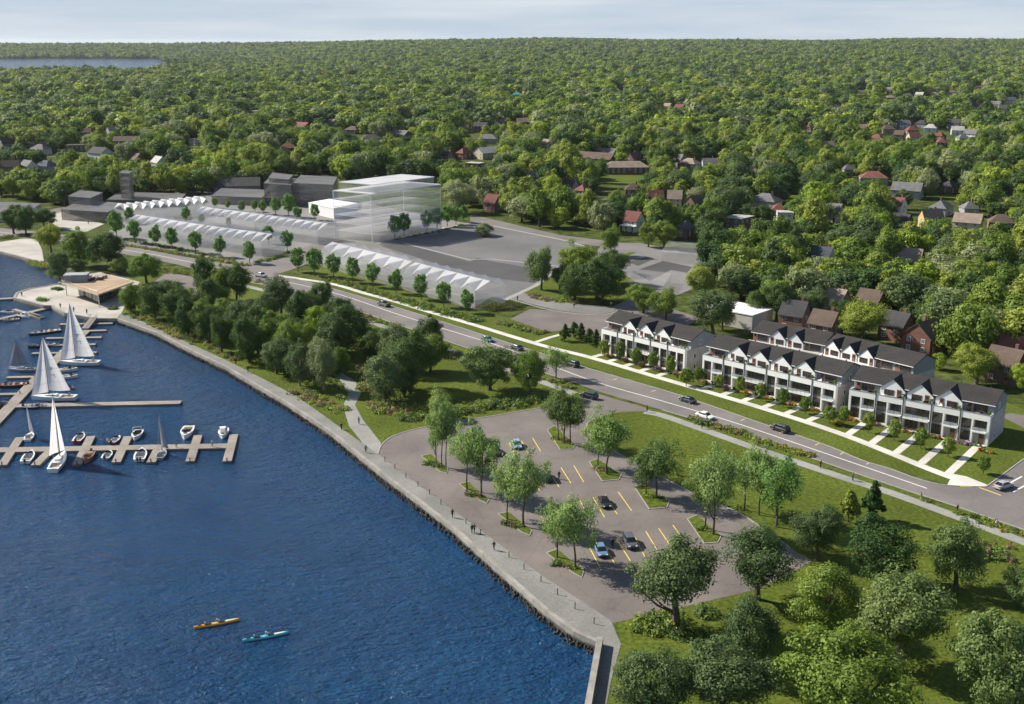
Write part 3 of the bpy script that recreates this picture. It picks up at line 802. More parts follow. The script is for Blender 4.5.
# ------------------------------------------------------------------ row houses
WIN = {}
def win_mesh(w, h, nx, nz, frame='mullion', glass='glass'):
    """frame and bars of one window, its face looking to local -y; returns (frame mesh, pane mesh)"""
    key = (round(w, 2), round(h, 2), nx, nz, frame, glass)
    if key not in WIN:
        b = MB(); t = 0.09
        b.box(-w / 2, w / 2, -.06, .04, 0, t); b.box(-w / 2, w / 2, -.06, .04, h - t, h)
        b.box(-w / 2, -w / 2 + t, -.06, .04, t, h - t); b.box(w / 2 - t, w / 2, -.06, .04, t, h - t)
        for k in range(1, nx):
            x = -w / 2 + w * k / nx; b.box(x - .035, x + .035, -.045, .03, t, h - t)
        for k in range(1, nz):
            z = h * k / nz; b.box(-w / 2 + t, w / 2 - t, -.04, .028, z - .035, z + .035)
        f = b.mesh('window_frame', M[frame])
        b = MB(); b.box(-w / 2 + t * .8, w / 2 - t * .8, -.012, .012, t * .8, h - t * .8)
        WIN[key] = (f, b.mesh('pane', M[glass]))
    return WIN[key]

def window(parent, x, y, z, w, h, nx=1, nz=1, rz=0.0, frame='mullion', glass='glass', name='window'):
    f, p = win_mesh(w, h, nx, nz, frame, glass)
    o = link_mesh(name, f, parent, (x, y, z), rz)
    link_mesh('pane', p, o)
    return o

DOOR = {}
def door(parent, x, y, z, w=1.0, h=2.2, rz=0.0, mat='wood'):
    key = (w, h, mat)
    if key not in DOOR:
        b = MB(); b.box(-w / 2, w / 2, -.05, .05, 0, h)
        b.box(-w / 2 + .15, w / 2 - .15, -.065, -.05, h * .55, h - .2, 1); b.box(-w / 2 + .15, w / 2 - .15, -.062, -.05, .2, h * .45, 0)
        hb = MB(); hb.box(w / 2 - .2, w / 2 - .12, -.12, -.05, h * .45, h * .52)
        DOOR[key] = (b.mesh('door', [M[mat], M['glass']]), hb.mesh('handle', M['alloy']))
    o = link_mesh('door', DOOR[key][0], parent, (x, y, z), rz)
    link_mesh('handle', DOOR[key][1], o)
    return o

def furniture(parent, x, y, z, seed):
    """a terrace seat: base, back and two arms as one mesh"""
    b = MB()
    b.box(-.5, .5, -.4, .4, .18, .42); b.box(-.5, .5, .3, .42, .42, .85); b.box(-.6, -.5, -.4, .42, 0, .6); b.box(.5, .6, -.4, .42, 0, .6)
    return b.build('terrace_chair', M['gel'] if seed % 2 else M['dark_frame'], parent, (x, y, z), seed * 1.3)

def row_house(A, B, n, dormers, label, seed, front=True, ends='end_wall', name='row_house'):
    g = random.Random(seed)
    L = math.dist(A, B); U = L / n
    root = empty(name, (A[0], A[1], 0), math.atan2(B[1] - A[1], B[0] - A[0]), label, 'row house')
    D = 12.4; RY, RZ, EZ = 7.4, 11.2, 8.95
    # walls: two storeys, third storey set back, gable ends
    b = MB()
    b.box(0, L, 0.95, D, 0, 6.5, 0, skip=('b',))
    b.build('wall', M[ends], root)
    b = MB()
    prof = [(2.5, 6.5), (2.5, EZ - .05), (RY, RZ - .22), (D - .01, EZ - .05), (D - .01, 6.5)]
    b.loft([[(x, y, z) for y, z in prof] for x in (0.02, L - .02)])
    b.build('upper_storey', M['grey_siding'], root)
    # main roof, 22 cm thick, gabled
    b = MB()
    f0, k0 = 1.85, D + .45
    s = (RZ - EZ) / (RY - f0)
    pr_ = [(f0, EZ), (RY, RZ), (k0, RZ - s * (k0 - RY)), (k0, RZ - s * (k0 - RY) - .24), (RY, RZ - .24), (f0, EZ - .24)]
    b.loft([[(x, y, z) for y, z in pr_] for x in (-.3, L + .3)])
    b.build('roof', M['shingle'], root)
    b = MB(); b.box(-.32, L + .32, f0 - .10, f0 - .005, EZ - .20, EZ - .04); b.build('gutter', M['white_panel'], root)
    b = MB()
    for x in np.linspace(3, L - 3, n):
        b = MB(); b.box(x - .12, x + .12, RY + 2.0, RY + 2.24, RZ - 1.3, RZ - .35); b.build('roof_vent', M['dark_frame'], root)
    # cross gables
    for k in dormers:
        xc = (k + .5) * U; hw = U * .455; AZ = 10.95; ez = 8.55
        yb = f0 + (AZ - EZ) / s - .05
        b = MB()
        b.loft([[(xc + dx, y, z) for dx, z in ((-hw, 6.5), (hw, 6.5), (hw, ez), (0, AZ - .12), (-hw, ez))] for y in (1.55, 2.6)])
        gable = b.build('gable', M['white_dormer'], root)
        b = MB()
        for sg in (-1, 1):
            e = hw + .18; ze = ez - .08
            top = [(xc + sg * e, 1.38, ze + .02), (xc, 1.38, AZ + .06), (xc, yb + .3, AZ + .06), (xc + sg * e, f0 + .7, ze + .02)]
            bot = [(p[0], p[1], p[2] - .15) for p in top]
            b.loft([bot, top])
        b.build('gable_roof', M['shingle'], gable)
        wx = 1 if g.random() < .6 else -1
        window(root, xc + wx * .75, 1.54, 6.95, 2.3, 1.35, 3, 1)
        door(root, xc - wx * 1.5, 1.53, 6.52, .95, 2.1)
    for k in range(n):
        if k in dormers: continue
        xc = (k + .5) * U
        window(root, xc + .3, 2.48, 6.75, 3.0, 1.75, 4, 1)
        door(root, xc - 2.0, 2.48, 6.52, .95, 2.1)
    if not front:
        # a plain front for the rear rows, two storeys of windows
        b = MB(); b.box(0, L, 0, .95, 0, 6.5); b.build('front_wall', M['white_panel'], root)
        b = MB(); b.box(0, L, 0, .2, 6.5, 7.1); b.build('parapet', M['white_panel'], root)
        for k in range(n):
            for z in (.4, 3.4): window(root, (k + .5) * U, -.03, z, 2.6, 2.1, 3, 1)
        return root
    # white front grid
    b = MB()
    b.box(0, L, 0, .30, 5.65, 7.05); b.box(0, .30, .30, 2.45, 6.5, 7.05); b.box(L - .30, L, .30, 2.45, 6.5, 7.05)
    b.box(0, L, .301, .95, 5.65, 6.499)
    fac = b.build('parapet', M['white_panel'], root)
    b = MB(); b.box(-.05, L + .05, -.05, .36, 7.052, 7.11); b.build('coping', M['steel'], fac)
    b = MB()
    for k in range(n + 1):
        x = min(max(k * U, .26), L - .26)
        b = MB(); b.box(x - .26, x + .26, 0.002, .95, 0, 5.648); b.build('front_pier', M['white_panel'], root)
    for k in range(1, n):
        b = MB(); b.box(k * U - .07, k * U + .07, -.13, -.004, .1, 7.6); b.build('downpipe', M['dark_frame'], root)
    for k in range(n):
        wide = seed % 3 == 0 and k == 2 or seed % 3 == 1 and k in (2, 4) or seed % 3 == 2 and k == 2
        x0, x1 = k * U + .28, (k + 1) * U - .28
        if k == 0: x0 += .25
        if k == n - 1: x1 -= .25
        flip = (seed % 2 == 1)
        if not wide:
            xm = x0 + (x1 - x0) * .44
            if flip: xm = x0 + (x1 - x0) * .56
            b = MB(); b.box(xm - .20, xm + .20, .004, .95, 0, 5.647); b.build('mid_pier', M['white_panel'], root)
            ta, tb = (x0, xm - .2) if not flip else (xm + .2, x1)
            pa, pb = (xm + .2, x1) if not flip else (x0, xm - .2)
            b = MB(); b.box(ta, tb, .25, .95, 0, .45); b.build('window_base', M['white_panel'], root)
            window(root, (ta + tb) / 2, .40, .45, tb - ta - .03, 2.35, 2, 2)
            b = MB(); b.box(ta, tb, .38, .95, 2.81, 3.28); b.build('spandrel', M['grey_siding'], root)
            window(root, (ta + tb) / 2, .40, 3.29, tb - ta - .03, 2.33, 2, 1)
        else:
            pa, pb = x0, x1
        w = pb - pa; xc = (pa + pb) / 2
        # porch with door below, balcony above
        if wide:
            door(root, pa + w * .72, .90, .1, 1.1, 2.4)
            window(root, pa + w * .30, .90, .3, w * .5, 2.2, 3, 1)
            window(root, xc, .90, 3.35, w * .92, 2.1, 5, 1)
        else:
            door(root, xc + (.3 if not flip else -.3), .90, .1, 1.15, 2.4)
            window(root, xc, .90, 3.35, w * .86, 2.1, 2, 1)
        b = MB(); b.box(pa, pb, -.5, .94, 0, .1, 0); b.build('porch_step', M['concrete'], root)
        b = MB(); b.box(pa, pb, -.55 if wide else -.35, .94, 2.86, 3.12)
        bal = b.build('balcony', M['white_panel'], root)
        b = MB(); yb_ = -.5 if wide else -.3
        b.box(pa, pb, yb_ - .02, yb_ + .02, 4.12, 4.18)
        for q in np.linspace(pa + .03, pb - .03, max(3, int(w / .9))): b.box(q - .02, q + .02, yb_ - .015, yb_ + .015, 3.12, 4.12)
        b.build('handrail', M['dark_frame'], bal)
        b = MB(); b.box(pa + .05, pb - .05, yb_ - .008, yb_ + .008, 3.2, 4.08); b.build('rail_glass', M['rail_glass'], bal)
        # terrace things
        furniture(root, x0 + 1.2, .85, 6.52, k + seed); furniture(root, x1 - 1.3, .9, 6.52, k * 2 + seed)
        b = MB(); b.box(x1 - .5, x1 + .05, .7, 1.3, 6.51, 6.95, 0)
        pl = b.build('planter', M['dark_frame'], root)
        v, f, cen = crown_arrays(seed * 31 + k, 1.7, 1.1, .4, 8, 14, .32, 'round', 0)
        link_mesh('planter_shrub', arr_mesh('planter_shrub', v + np.array([x1 - .22, 1.0, 6.5]), f, M['leaf_mid']), pl)
    b = MB()
    for x in (.06, L - .06):
        b.box(x - .03, x + .03, .4, 2.0, 7.11, 7.6)
    b.build('end_rail', M['rail_glass'], root)
    # end wall windows
    for rz, x in ((math.pi / 2, L + .02), (-math.pi / 2, -.02)):
        for y, z in ((4.2, 3.8), (8.5, 3.8), (4.2, .9), (6.5, 7.2)):
            window(root, x, y, z, .9, 1.3, 1, 1, rz, 'white_panel')
    return root

ROWS = [(at(601, 352.5), at(684, 375)), (at(701.5, 380.5), at(834, 414)), (at(847, 418), at(987, 447))]
row_house(*ROWS[0], 5, (1, 2, 3), 'leftmost front row of white balconied houses with three gables, beside the conifer hedge', 3)
row_house(*ROWS[1], 6, (1, 2, 3, 4), 'longest front row of white balconied houses with four gables, middle of the street front', 4)
row_house(*ROWS[2], 5, (1, 2, 3), 'nearest front row of white balconied houses with three gables, by the side street', 6)
def rear_row(r0, r1, n, dorm, label, seed):
    a, c = at(*r0, 11.2), at(*r1, 11.2)
    L = math.dist(a, c); d = ((c[0] - a[0]) / L, (c[1] - a[1]) / L); nn = (-d[1], d[0])
    row_house((a[0] - nn[0] * 7.4, a[1] - nn[1] * 7.4), (c[0] - nn[0] * 7.4, c[1] - nn[1] * 7.4), n, dorm, label, seed, front=False, ends='end_wall')
rear_row((763, 320), (833, 332.5), 4, (1, 2), 'rear row of houses with two white gables, behind the longest front row', 11)
rear_row((838, 333.5), (926, 353.8), 5, (0, 1, 2), 'rear row of houses with three white gables, behind the nearest front row', 12)

# ------------------------------------------------------------------ front gardens
SW = [Vector(p) for p in smooth_line(ats([(471, 324), (539, 344.6), (592, 358), (660, 378), (760, 407.5), (844, 435), (929, 469), (990, 494)]), 24)]
def to_sidewalk(p, d):
    t = 0
    while t < 30:
        q = Vector((p[0] + d[0] * t, p[1] + d[1] * t))
        if min((q - s).length for s in SW) < 2.0: return t + .9
        t += .25
    return 7
flat = MB()
BEDS = []
GARDEN_TREES = []
for ri, ((A, B), n, fl) in enumerate(zip(ROWS, (5, 6, 5), (True, False, False))):
    L = math.dist(A, B); U = L / n; d = Vector((B[0] - A[0], B[1] - A[1])) / L; o = Vector((d.y, -d.x))
    for k in range(n):
        xc = k * U + (U * .28 if fl else U * .72)
        p = Vector(A) + d * xc
        t = to_sidewalk(p, o)
        flat.sheet([p - d * .85 + o * .5, p + d * .85 + o * .5, p + d * .85 + o * t, p - d * .85 + o * t], 0.054)
        BEDS.append((Vector(A) + d * (k * U + U * (.66 if fl else .25)) + o * 1.2, math.atan2(d.y, d.x), ri, k))
        GARDEN_TREES.append((Vector(A) + d * (k * U + U * (.62 if fl else .22)) + o * (t * .52), ri, k))
tag(flat.build('garden_walks', M['concrete']), kind='structure')

def leaf_mound(name, x, y, w, d, h, rz, mats, seed, label, cat, group=None, ncl=22, lpc=26, ls=.30, kind=None):
    """low mound of planting; mats = leaf materials split over clumps"""
    v, f, cen = crown_arrays(seed, h * 2, 2, 0, ncl, lpc, 1, 'round', 0.0)
    g = np.random.default_rng(seed)
    nq = len(f)
    v = v.reshape(-1, 4, 3); cc = v.mean(1, keepdims=True)
    vv = (v - cc) * ls * .8 + cc * np.array([w / 2, d / 2, 1]) - np.array([0, 0, h * .75])
    keep = vv[:, :, 2].min(1) > 0.0
    vv = vv[keep]
    me = arr_mesh(name, vv.reshape(-1, 3), np.arange(len(vv) * 4).reshape(-1, 4), M[mats[0]])
    for q in mats[1:]: me.materials.append(M[q])
    blob = (np.floor((vv.mean(1)[:, 0] * .9 + vv.mean(1)[:, 1] * .7 + g.normal(size=len(vv)) * .35) * 1.3).astype(int)) % len(mats)
    me.polygons.foreach_set('material_index', blob.astype(np.int32))
    o = link_mesh(name, me, None, (x, y, 0.01), rz)
    return tag(o, label, cat, group, kind)
POS = ['first', 'second', 'third', 'fourth', 'fifth', 'sixth']
ROWNAME = ['left front row', 'middle front row', 'right front row']
cols = [['leaf_mid', 'petal_yellow', 'petal_purple'], ['petal_red', 'leaf_mid', 'leaf_dark'], ['leaf_mid', 'petal_red', 'leaf_mid'], ['petal_purple', 'petal_purple', 'leaf_mid'], ['petal_red', 'petal_yellow', 'leaf_mid'], ['petal_yellow', 'leaf_olive', 'petal_red']]
cname = {'petal_yellow': 'yellow', 'petal_red': 'red', 'petal_purple': 'purple'}
for p, rz, ri, k in BEDS:
    c = cols[(k + ri * 2 + (1 if ri == 2 else 0)) % 6]
    cn = ' and '.join(dict.fromkeys(cname[q] for q in c if q in cname))
    leaf_mound('flower_bed', p.x, p.y, 4.2, 2.4, .75, rz, c, 50 + ri * 10 + k, f'{cn} flower bed, {POS[k]} house from left in the {ROWNAME[ri]}', 'flower bed', 'flower beds in front of the row houses', 20, 22, .34)
for p, rz, ri, k in BEDS:
    (A, B), n = ROWS[ri], (5, 6, 5)[ri]
    d = Vector((math.cos(rz), math.sin(rz))); o = Vector((d.y, -d.x))
    q = p + d * (2.9 if ri else -2.4) - o * .35
    leaf_mound('garden_shrub', q.x, q.y, 2.0, 1.3, .95, rz, ['leaf_mid', 'leaf_dark'], 300 + ri * 10 + k, f'green shrub at the front wall, {POS[k]} house from left in the {ROWNAME[ri]}', 'shrub', 'shrubs at the front walls of the row houses', 18, 24, .32)
for p, ri, k in GARDEN_TREES:
    h = 4.3 + rnd.uniform(-.4, .5) if ri else 5.2 + rnd.uniform(-.4, .6)
    tree('garden_tree', p.x, p.y, h * 1.1, 3.5 + rnd.uniform(-.3, .3), 'young', 'leaf_mid', f'small lawn tree, {POS[k]} house from left in the {ROWNAME[ri]}', 'garden trees of the row houses', var=k % 2)
for x, y, c, lab in ((905, 416, ['petal_yellow', 'petal_red', 'leaf_mid'], 'yellow and red flower bed in the gap left of the right front row'), (690, 381, ['petal_yellow', 'leaf_olive', 'leaf_mid'], 'yellow flower bed in the gap between left and middle front rows'), (838, 424, ['petal_yellow', 'petal_yellow', 'petal_red'], 'yellow flower bed in the gap between middle and right front rows'), (985, 452, ['petal_yellow', 'petal_red', 'leaf_mid'], 'yellow and red flower bed at the far right corner of the right front row')):
    if x == 905: continue
    X, Y = at(x, y); leaf_mound('flower_bed', X, Y, 4.2, 1.8, .6, -.7, c, x, lab, 'flower bed', 'flower beds in front of the row houses', 22, 24, .36)
for x, y, lab in ((829, 424, 'small round tree at the gap right of the middle front row'), (686, 386, 'small tree at the gap right of the left front row'), (983, 474, 'small tree alone on the corner lawn by the side street')):
    ptree('garden_tree', x, y, y - 19, 15, 'young', 'leaf_mid', lab, 'garden trees of the row houses')
for k, (x, y) in enumerate(((565, 341), (574, 337.5), (581, 340), (589, 344), (596, 346.5), (603, 350))):
    ptree('hedge_conifer', x, y, y - 18, 17, 'cone', 'leaf_dark', f'dark upright conifer, {POS[k]} from the left of the clump beside the left front row', 'conifers beside the left front row', var=k % 2, cat='conifer')

# ------------------------------------------------------------------ translucent massing blocks
def ghost_row(P0, P1, depth, n, he, hr, label, solid=False):
    a, c = at(*P0), at(*P1)
    L = math.dist(a, c); U = L / n
    root = empty('massing_block', (a[0], a[1], 0.05), math.atan2(c[1] - a[1], c[0] - a[0]), label, 'massing block')
    b = MB(); b.box(0, L, 0, depth, 0, he, 0, skip=('b', 't')); b.build('body', M['ghost'], root)
    b = MB()
    for z in (3.1,): b.box(.05, L - .05, .05, depth - .05, z, z + .12)
    b.build('floor_slab', M['ghost_low'], root)
    ym = depth / 2
    rb = MB()
    for k in range(n):
        x0, x1, xm = k * U, (k + 1) * U, (k + .5) * U
        for y0, yk in ((0.0, ym), (depth, ym)):
            sg = -1 if y0 == 0 else 1
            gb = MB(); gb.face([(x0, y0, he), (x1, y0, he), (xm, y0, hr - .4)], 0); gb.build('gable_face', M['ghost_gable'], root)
            ridge = (xm, yk, hr)
            e = sg * .25
            rb.face([(x0, y0 + e, he), (xm, y0 + e, hr - .4), ridge], 0); rb.face([(x1, y0 + e, he), ridge, (xm, y0 + e, hr - .4)], 0)
            xl, xr = (xm - U if k else 0), (xm + U if k < n - 1 else L)
            rb.face([(x1, y0 + e, he), (xr, yk, hr), ridge], 0)
            if k == 0: rb.face([(0, y0 + e, he), ridge, (0, yk, hr)], 0)
    rb.build('roof', M['ghost_roof'], root)
    return root
ghost_row((319, 266), (398, 288), 13, 6, 6.2, 8.8, 'milky translucent gabled block nearest the boulevard, left half behind the street trees')
ghost_row((401, 289), (475, 310), 13, 6, 6.2, 8.8, 'milky translucent gabled block nearest the boulevard, right half ending at the entry walk')
ghost_row((126, 235), (194, 247), 13, 7, 6.2, 8.6, 'milky translucent gabled block at far left of the yard, front row')
ghost_row((197, 247.5), (262, 257), 13, 7, 6.2, 8.6, 'milky translucent gabled block in the front row, ending at the yard street')
ghost_row((193, 226), (255, 235.5), 13, 7, 6.2, 8.6, 'milky translucent gabled block in the second row, left part')
ghost_row((258, 236), (318, 245), 13, 7, 6.2, 8.6, 'milky translucent gabled block in the second row beside the tower block')
ghost_row((126, 224), (211, 215), 13, 10, 6.2, 8.8, 'milky translucent gabled block with zigzag roof at the back, beside the dark ruin blocks')

def ghost_box(name, px, floors, fh, label, mats=('ghost_tall', 'ghost_slab', 'ghost_top'), world=None, cat='massing block', penthouse=None):
    w = world or ats(px)
    cx = sum(p[0] for p in w) / len(w); cy = sum(p[1] for p in w) / len(w)
    loc = [(p[0] - cx, p[1] - cy) for p in w]
    root = empty(name, (cx, cy, .06), 0, label, cat)
    b = MB(); n = len(loc)
    H = floors * fh
    for k in range(n):
        p, q = loc[k], loc[(k + 1) % n]
        b.face([(*p, 0), (*q, 0), (*q, H), (*p, H)])
    b.build('body', M[mats[0]], root)
    if 'ghost_tall' in mats:
        b = MB()
        for k in range(n):
            p, q = loc[k], loc[(k + 1) % n]
            b.tube([(*p, 0), (*p, H)], .16, 4)
        for z in [H * .999] + [k * fh for k in range(1, floors)]:
            for k in range(n): b.tube([(*loc[k], z), (*loc[(k + 1) % n], z)], .10 if z < H * .9 else .2, 4)
        b.build('edge_frame', M['ghost_top'], root)
    for k in range(1, floors):
        b = MB(); b.prism(shrink(loc, .3), k * fh - .12, k * fh + .12); b.build('floor_slab', M[mats[1]], root)
    b = MB(); b.prism(shrink(loc, -.25), H + .01, H + .3); b.build('roof', M[mats[2]], root)
    if penthouse:
        b = MB(); b.prism(shrink(loc, penthouse[0]), H + .31, H + penthouse[1]); b.build('penthouse', M[mats[0]], root)
        b = MB(); b.prism(shrink(loc, penthouse[0] - .3), H + penthouse[1] + .01, H + penthouse[1] + .3); b.build('penthouse_roof', M[mats[2]], root)
    return root
A_, B_, C_ = Vector(at(335, 238)), Vector(at(372.5, 242.5)), Vector(at(441, 230))
e1, e2 = (A_ - B_), (C_ - B_)
ghost_box('massing_tower', None, 6, 3.5, 'tall milky translucent tower block with white stepped roof, in the yard', world=[tuple(A_), tuple(B_), tuple(B_ + e2 * 1.0), tuple(B_ + e2 * 1.0 + e1)], penthouse=(3.0, 3.6))
ghost_box('massing_pavilion', None, 1, 4.0, 'low faint translucent block at the foot of the tower block', mats=('ghost_low', 'ghost_low', 'ghost_low'), world=[tuple(B_ + Vector((4, -6))), tuple(B_ + e2 * .9 + Vector((4, -6))), tuple(B_ + e2 * .9 + Vector((0, -1))), tuple(B_ + Vector((0, -1)))])
ghost_box('white_hall', [(309, 213), (334, 219), (358, 213.5), (330, 209)], 1, 5.0, 'low white flat-roofed hall left of the tower block', mats=('white_flat', 'white_flat', 'white_flat'), cat='building')
ghost_box('dark_massing', [(265, 205), (292, 207), (300, 200), (272, 197)], 3, 3.8, 'dark translucent building with flat roof, left of the tower block', mats=('ghost_dark', 'ghost_dark', 'ghost_dark_roof'), penthouse=(4, 2.5))
ghost_box('dark_massing', [(294, 206), (334, 208), (338, 199), (302, 197)], 3, 4.0, 'dark translucent building with flat roof, touching the tower block', mats=('ghost_dark', 'ghost_dark', 'ghost_dark_roof'))
ghost_box('dark_massing', [(212, 204), (262, 206), (270, 198), (222, 196)], 1, 4.2, 'long low dark translucent block left of the dark buildings', mats=('ghost_dark', 'ghost_dark', 'ghost_dark_roof'))
ghost_box('dark_massing', [(62, 220), (108, 223), (128, 214), (84, 210)], 1, 5.0, 'low dark translucent ruin block beside the pale lot', mats=('ghost_dark', 'ghost_dark', 'ghost_dark_roof'))
ghost_box('dark_massing', [(70, 214), (92, 216), (104, 210), (82, 207)], 2, 4.4, 'stepped dark translucent block left of the dark tower', mats=('ghost_dark', 'ghost_dark', 'ghost_dark_roof'))
ghost_box('dark_massing', [(108, 206), (180, 207), (186, 200), (120, 198)], 1, 3.2, 'flat dark translucent block behind the dark tower', mats=('ghost_dark', 'ghost_dark', 'ghost_dark_roof'))
ghost_box('dark_tower', [(122, 205), (132, 206), (135, 203), (126, 202)], 5, 3.4, 'dark translucent square tower standing over the ruin blocks', mats=('ghost_dark', 'ghost_dark', 'ghost_dark_roof'))
ghost_box('faint_massing', [(628, 290), (663, 296), (671, 283), (637, 279)], 1, 3.4, 'faint translucent low block on the concrete pads, nearer one', mats=('ghost_low', 'ghost_low', 'ghost_low'))
ghost_box('faint_massing', [(661, 262), (706, 266), (708, 254), (668, 251)], 1, 4.0, 'faint translucent low block on the concrete pads, farther one', mats=('ghost_low', 'ghost_low', 'ghost_low'))
ghost_box('flat_roofed_building', [(-30, 222), (28, 222), (42, 213), (-10, 211)], 1, 4.6, 'long grey flat-roofed building at the far left behind the plaza trees', mats=('end_wall', 'end_wall', 'ghost_dark_roof'), cat='building')
# dark gabled shed behind the yard
def gable_house(name, x, y, Lx, Ly, hw, hr, rz, wall, roof, label, hip=False, cat='house', chimney=True, wins=True, frame='white_panel', porch=False, flat=False):
    root = empty(name, (x, y, 0), rz, label, cat)
    b = MB(); b.box(-Lx / 2, Lx / 2, -Ly / 2, Ly / 2, -.3, hw)
    if not hip and not flat:
        b.loft([[(sx, -Ly / 2 + .01, hw), (sx, Ly / 2 - .01, hw), (sx, 0, hr - .2)] for sx in (-Lx / 2 + .005, Lx / 2 - .005)])
    w = b.build('wall', M[wall], root)
    o = .45; b = MB(); t = .22
    if flat:
        b.box(-Lx / 2 - .2, Lx / 2 + .2, -Ly / 2 - .2, Ly / 2 + .2, hw + .01, hw + .35)
    elif hip:
        k = min(Lx, Ly) / 2 * .95
        e = [(-Lx / 2 - o, -Ly / 2 - o), (Lx / 2 + o, -Ly / 2 - o), (Lx / 2 + o, Ly / 2 + o), (-Lx / 2 - o, Ly / 2 + o)]
        rl, rr = (-Lx / 2 + k, 0, hr), (Lx / 2 - k, 0, hr)
        if rl[0] > rr[0]: rl = rr = (0, 0, hr)
        E = [(p[0], p[1], hw - .05) for p in e]
        if rl == rr: rl, rr = (-.1, 0, hr), (.1, 0, hr)
        for q in ([E[0], E[1], rr, rl], [E[1], E[2], rr], [E[2], E[3], rl, rr], [E[3], E[0], rl]): b.face(q)
        b.face([(p[0], p[1], hw - .06) for p in e[::-1]])
    else:
        s = (hr - hw) / (Ly / 2); ye = Ly / 2 + o; ze = hw - s * o
        pr_ = [(-ye, ze), (0, hr), (ye, ze), (ye, ze - t), (0, hr - t), (-ye, ze - t)]
        b.loft([[(sx, yy, zz) for yy, zz in pr_] for sx in (-Lx / 2 - .3, Lx / 2 + .3)])
    rf = b.build('roof', M[roof], root)
    if chimney:
        b = MB(); b.box(Lx * .18, Lx * .18 + .8, Ly * .12, Ly * .12 + .7, hw - .5, hr + .9); b.build('chimney', M['brick_red'], root)
    if wins:
        nx = max(2, int(Lx / 3.4)); ny = max(1, int(Ly / 4))
        fl = [.9] if hw < 4 else [.9, hw - 1.9]
        for z in fl:
            for k in range(nx):
                xx = -Lx / 2 + Lx * (k + .5) / nx
                for sgn in (-1, 1):
                    if z == .9 and k == nx // 2 and sgn == -1:
                        door(root, xx, -Ly / 2 - .03, 0.05, 1.0, 2.2); continue
                    window(root, xx, sgn * (Ly / 2 + .02), z, 1.3, 1.3, 2, 1, 0 if sgn < 0 else math.pi, frame, 'glass_blue')
            for k in range(ny):
                yy = -Ly / 2 + Ly * (k + .5) / ny
                for sgn in (-1, 1):
                    window(root, sgn * (Lx / 2 + .02), yy, z, 1.2, 1.3, 2, 1, math.pi / 2 * sgn, frame, 'glass_blue')
    if porch:
        b = MB(); b.box(-Lx / 2, Lx / 2, -Ly / 2 - 2.2, -Ly / 2 - .02, 2.7, 2.95)
        for q in (-1, -.33, .33, 1): b.box(q * (Lx / 2 - .2) - .12, q * (Lx / 2 - .2) + .12, -Ly / 2 - 2.1, -Ly / 2 - 1.86, 0, 2.7)
        b.build('porch', M['white_panel'], root)
    return root
for k, c in {'brick_red': ((.20, .075, .050), (.145, .055, .040)), 'brick_brown': ((.15, .085, .06), (.11, .06, .045)), 'brick_tan': ((.30, .20, .14), (.24, .155, .11))}.items():
    M[k] = brick_mat(k, c[0], c[1], (.25, .22, .19))
for k, c in {'w_white': (.66, .66, .65), 'w_cream': (.52, .46, .36), 'w_grey': (.32, .33, .34), 'w_blue': (.40, .47, .55), 'w_yellow': (.50, .38, .18), 'w_green': (.34, .44, .36)}.items():
    M[k] = pm('wall_' + k[2:], c, .8, .08, .5, mscale=.3)
for k, c in {'r_dark': (.050, .050, .054), 'r_grey': (.15, .15, .155), 'r_brown': (.115, .082, .066), 'r_tan': (.27, .215, .175), 'r_red': (.185, .072, .058), 'r_maroon': (.15, .052, .048), 'r_blue': (.055, .065, .085), 'r_pale': (.40, .39, .38), 'r_teal': (.03, .20, .24)}.items():
    M[k] = pm('roof_' + k[2:], c, .9, .22, 2.2, bump=.3, bscale=5, mscale=.3, detail=6)
X, Y = at(238, 192)
gable_house('storage_shed', X, Y, 26, 14, 4.5, 8.5, .15, 'ghost_dark', 'r_dark', 'dark gabled shed behind the translucent blocks', cat='shed', chimney=False, wins=False)
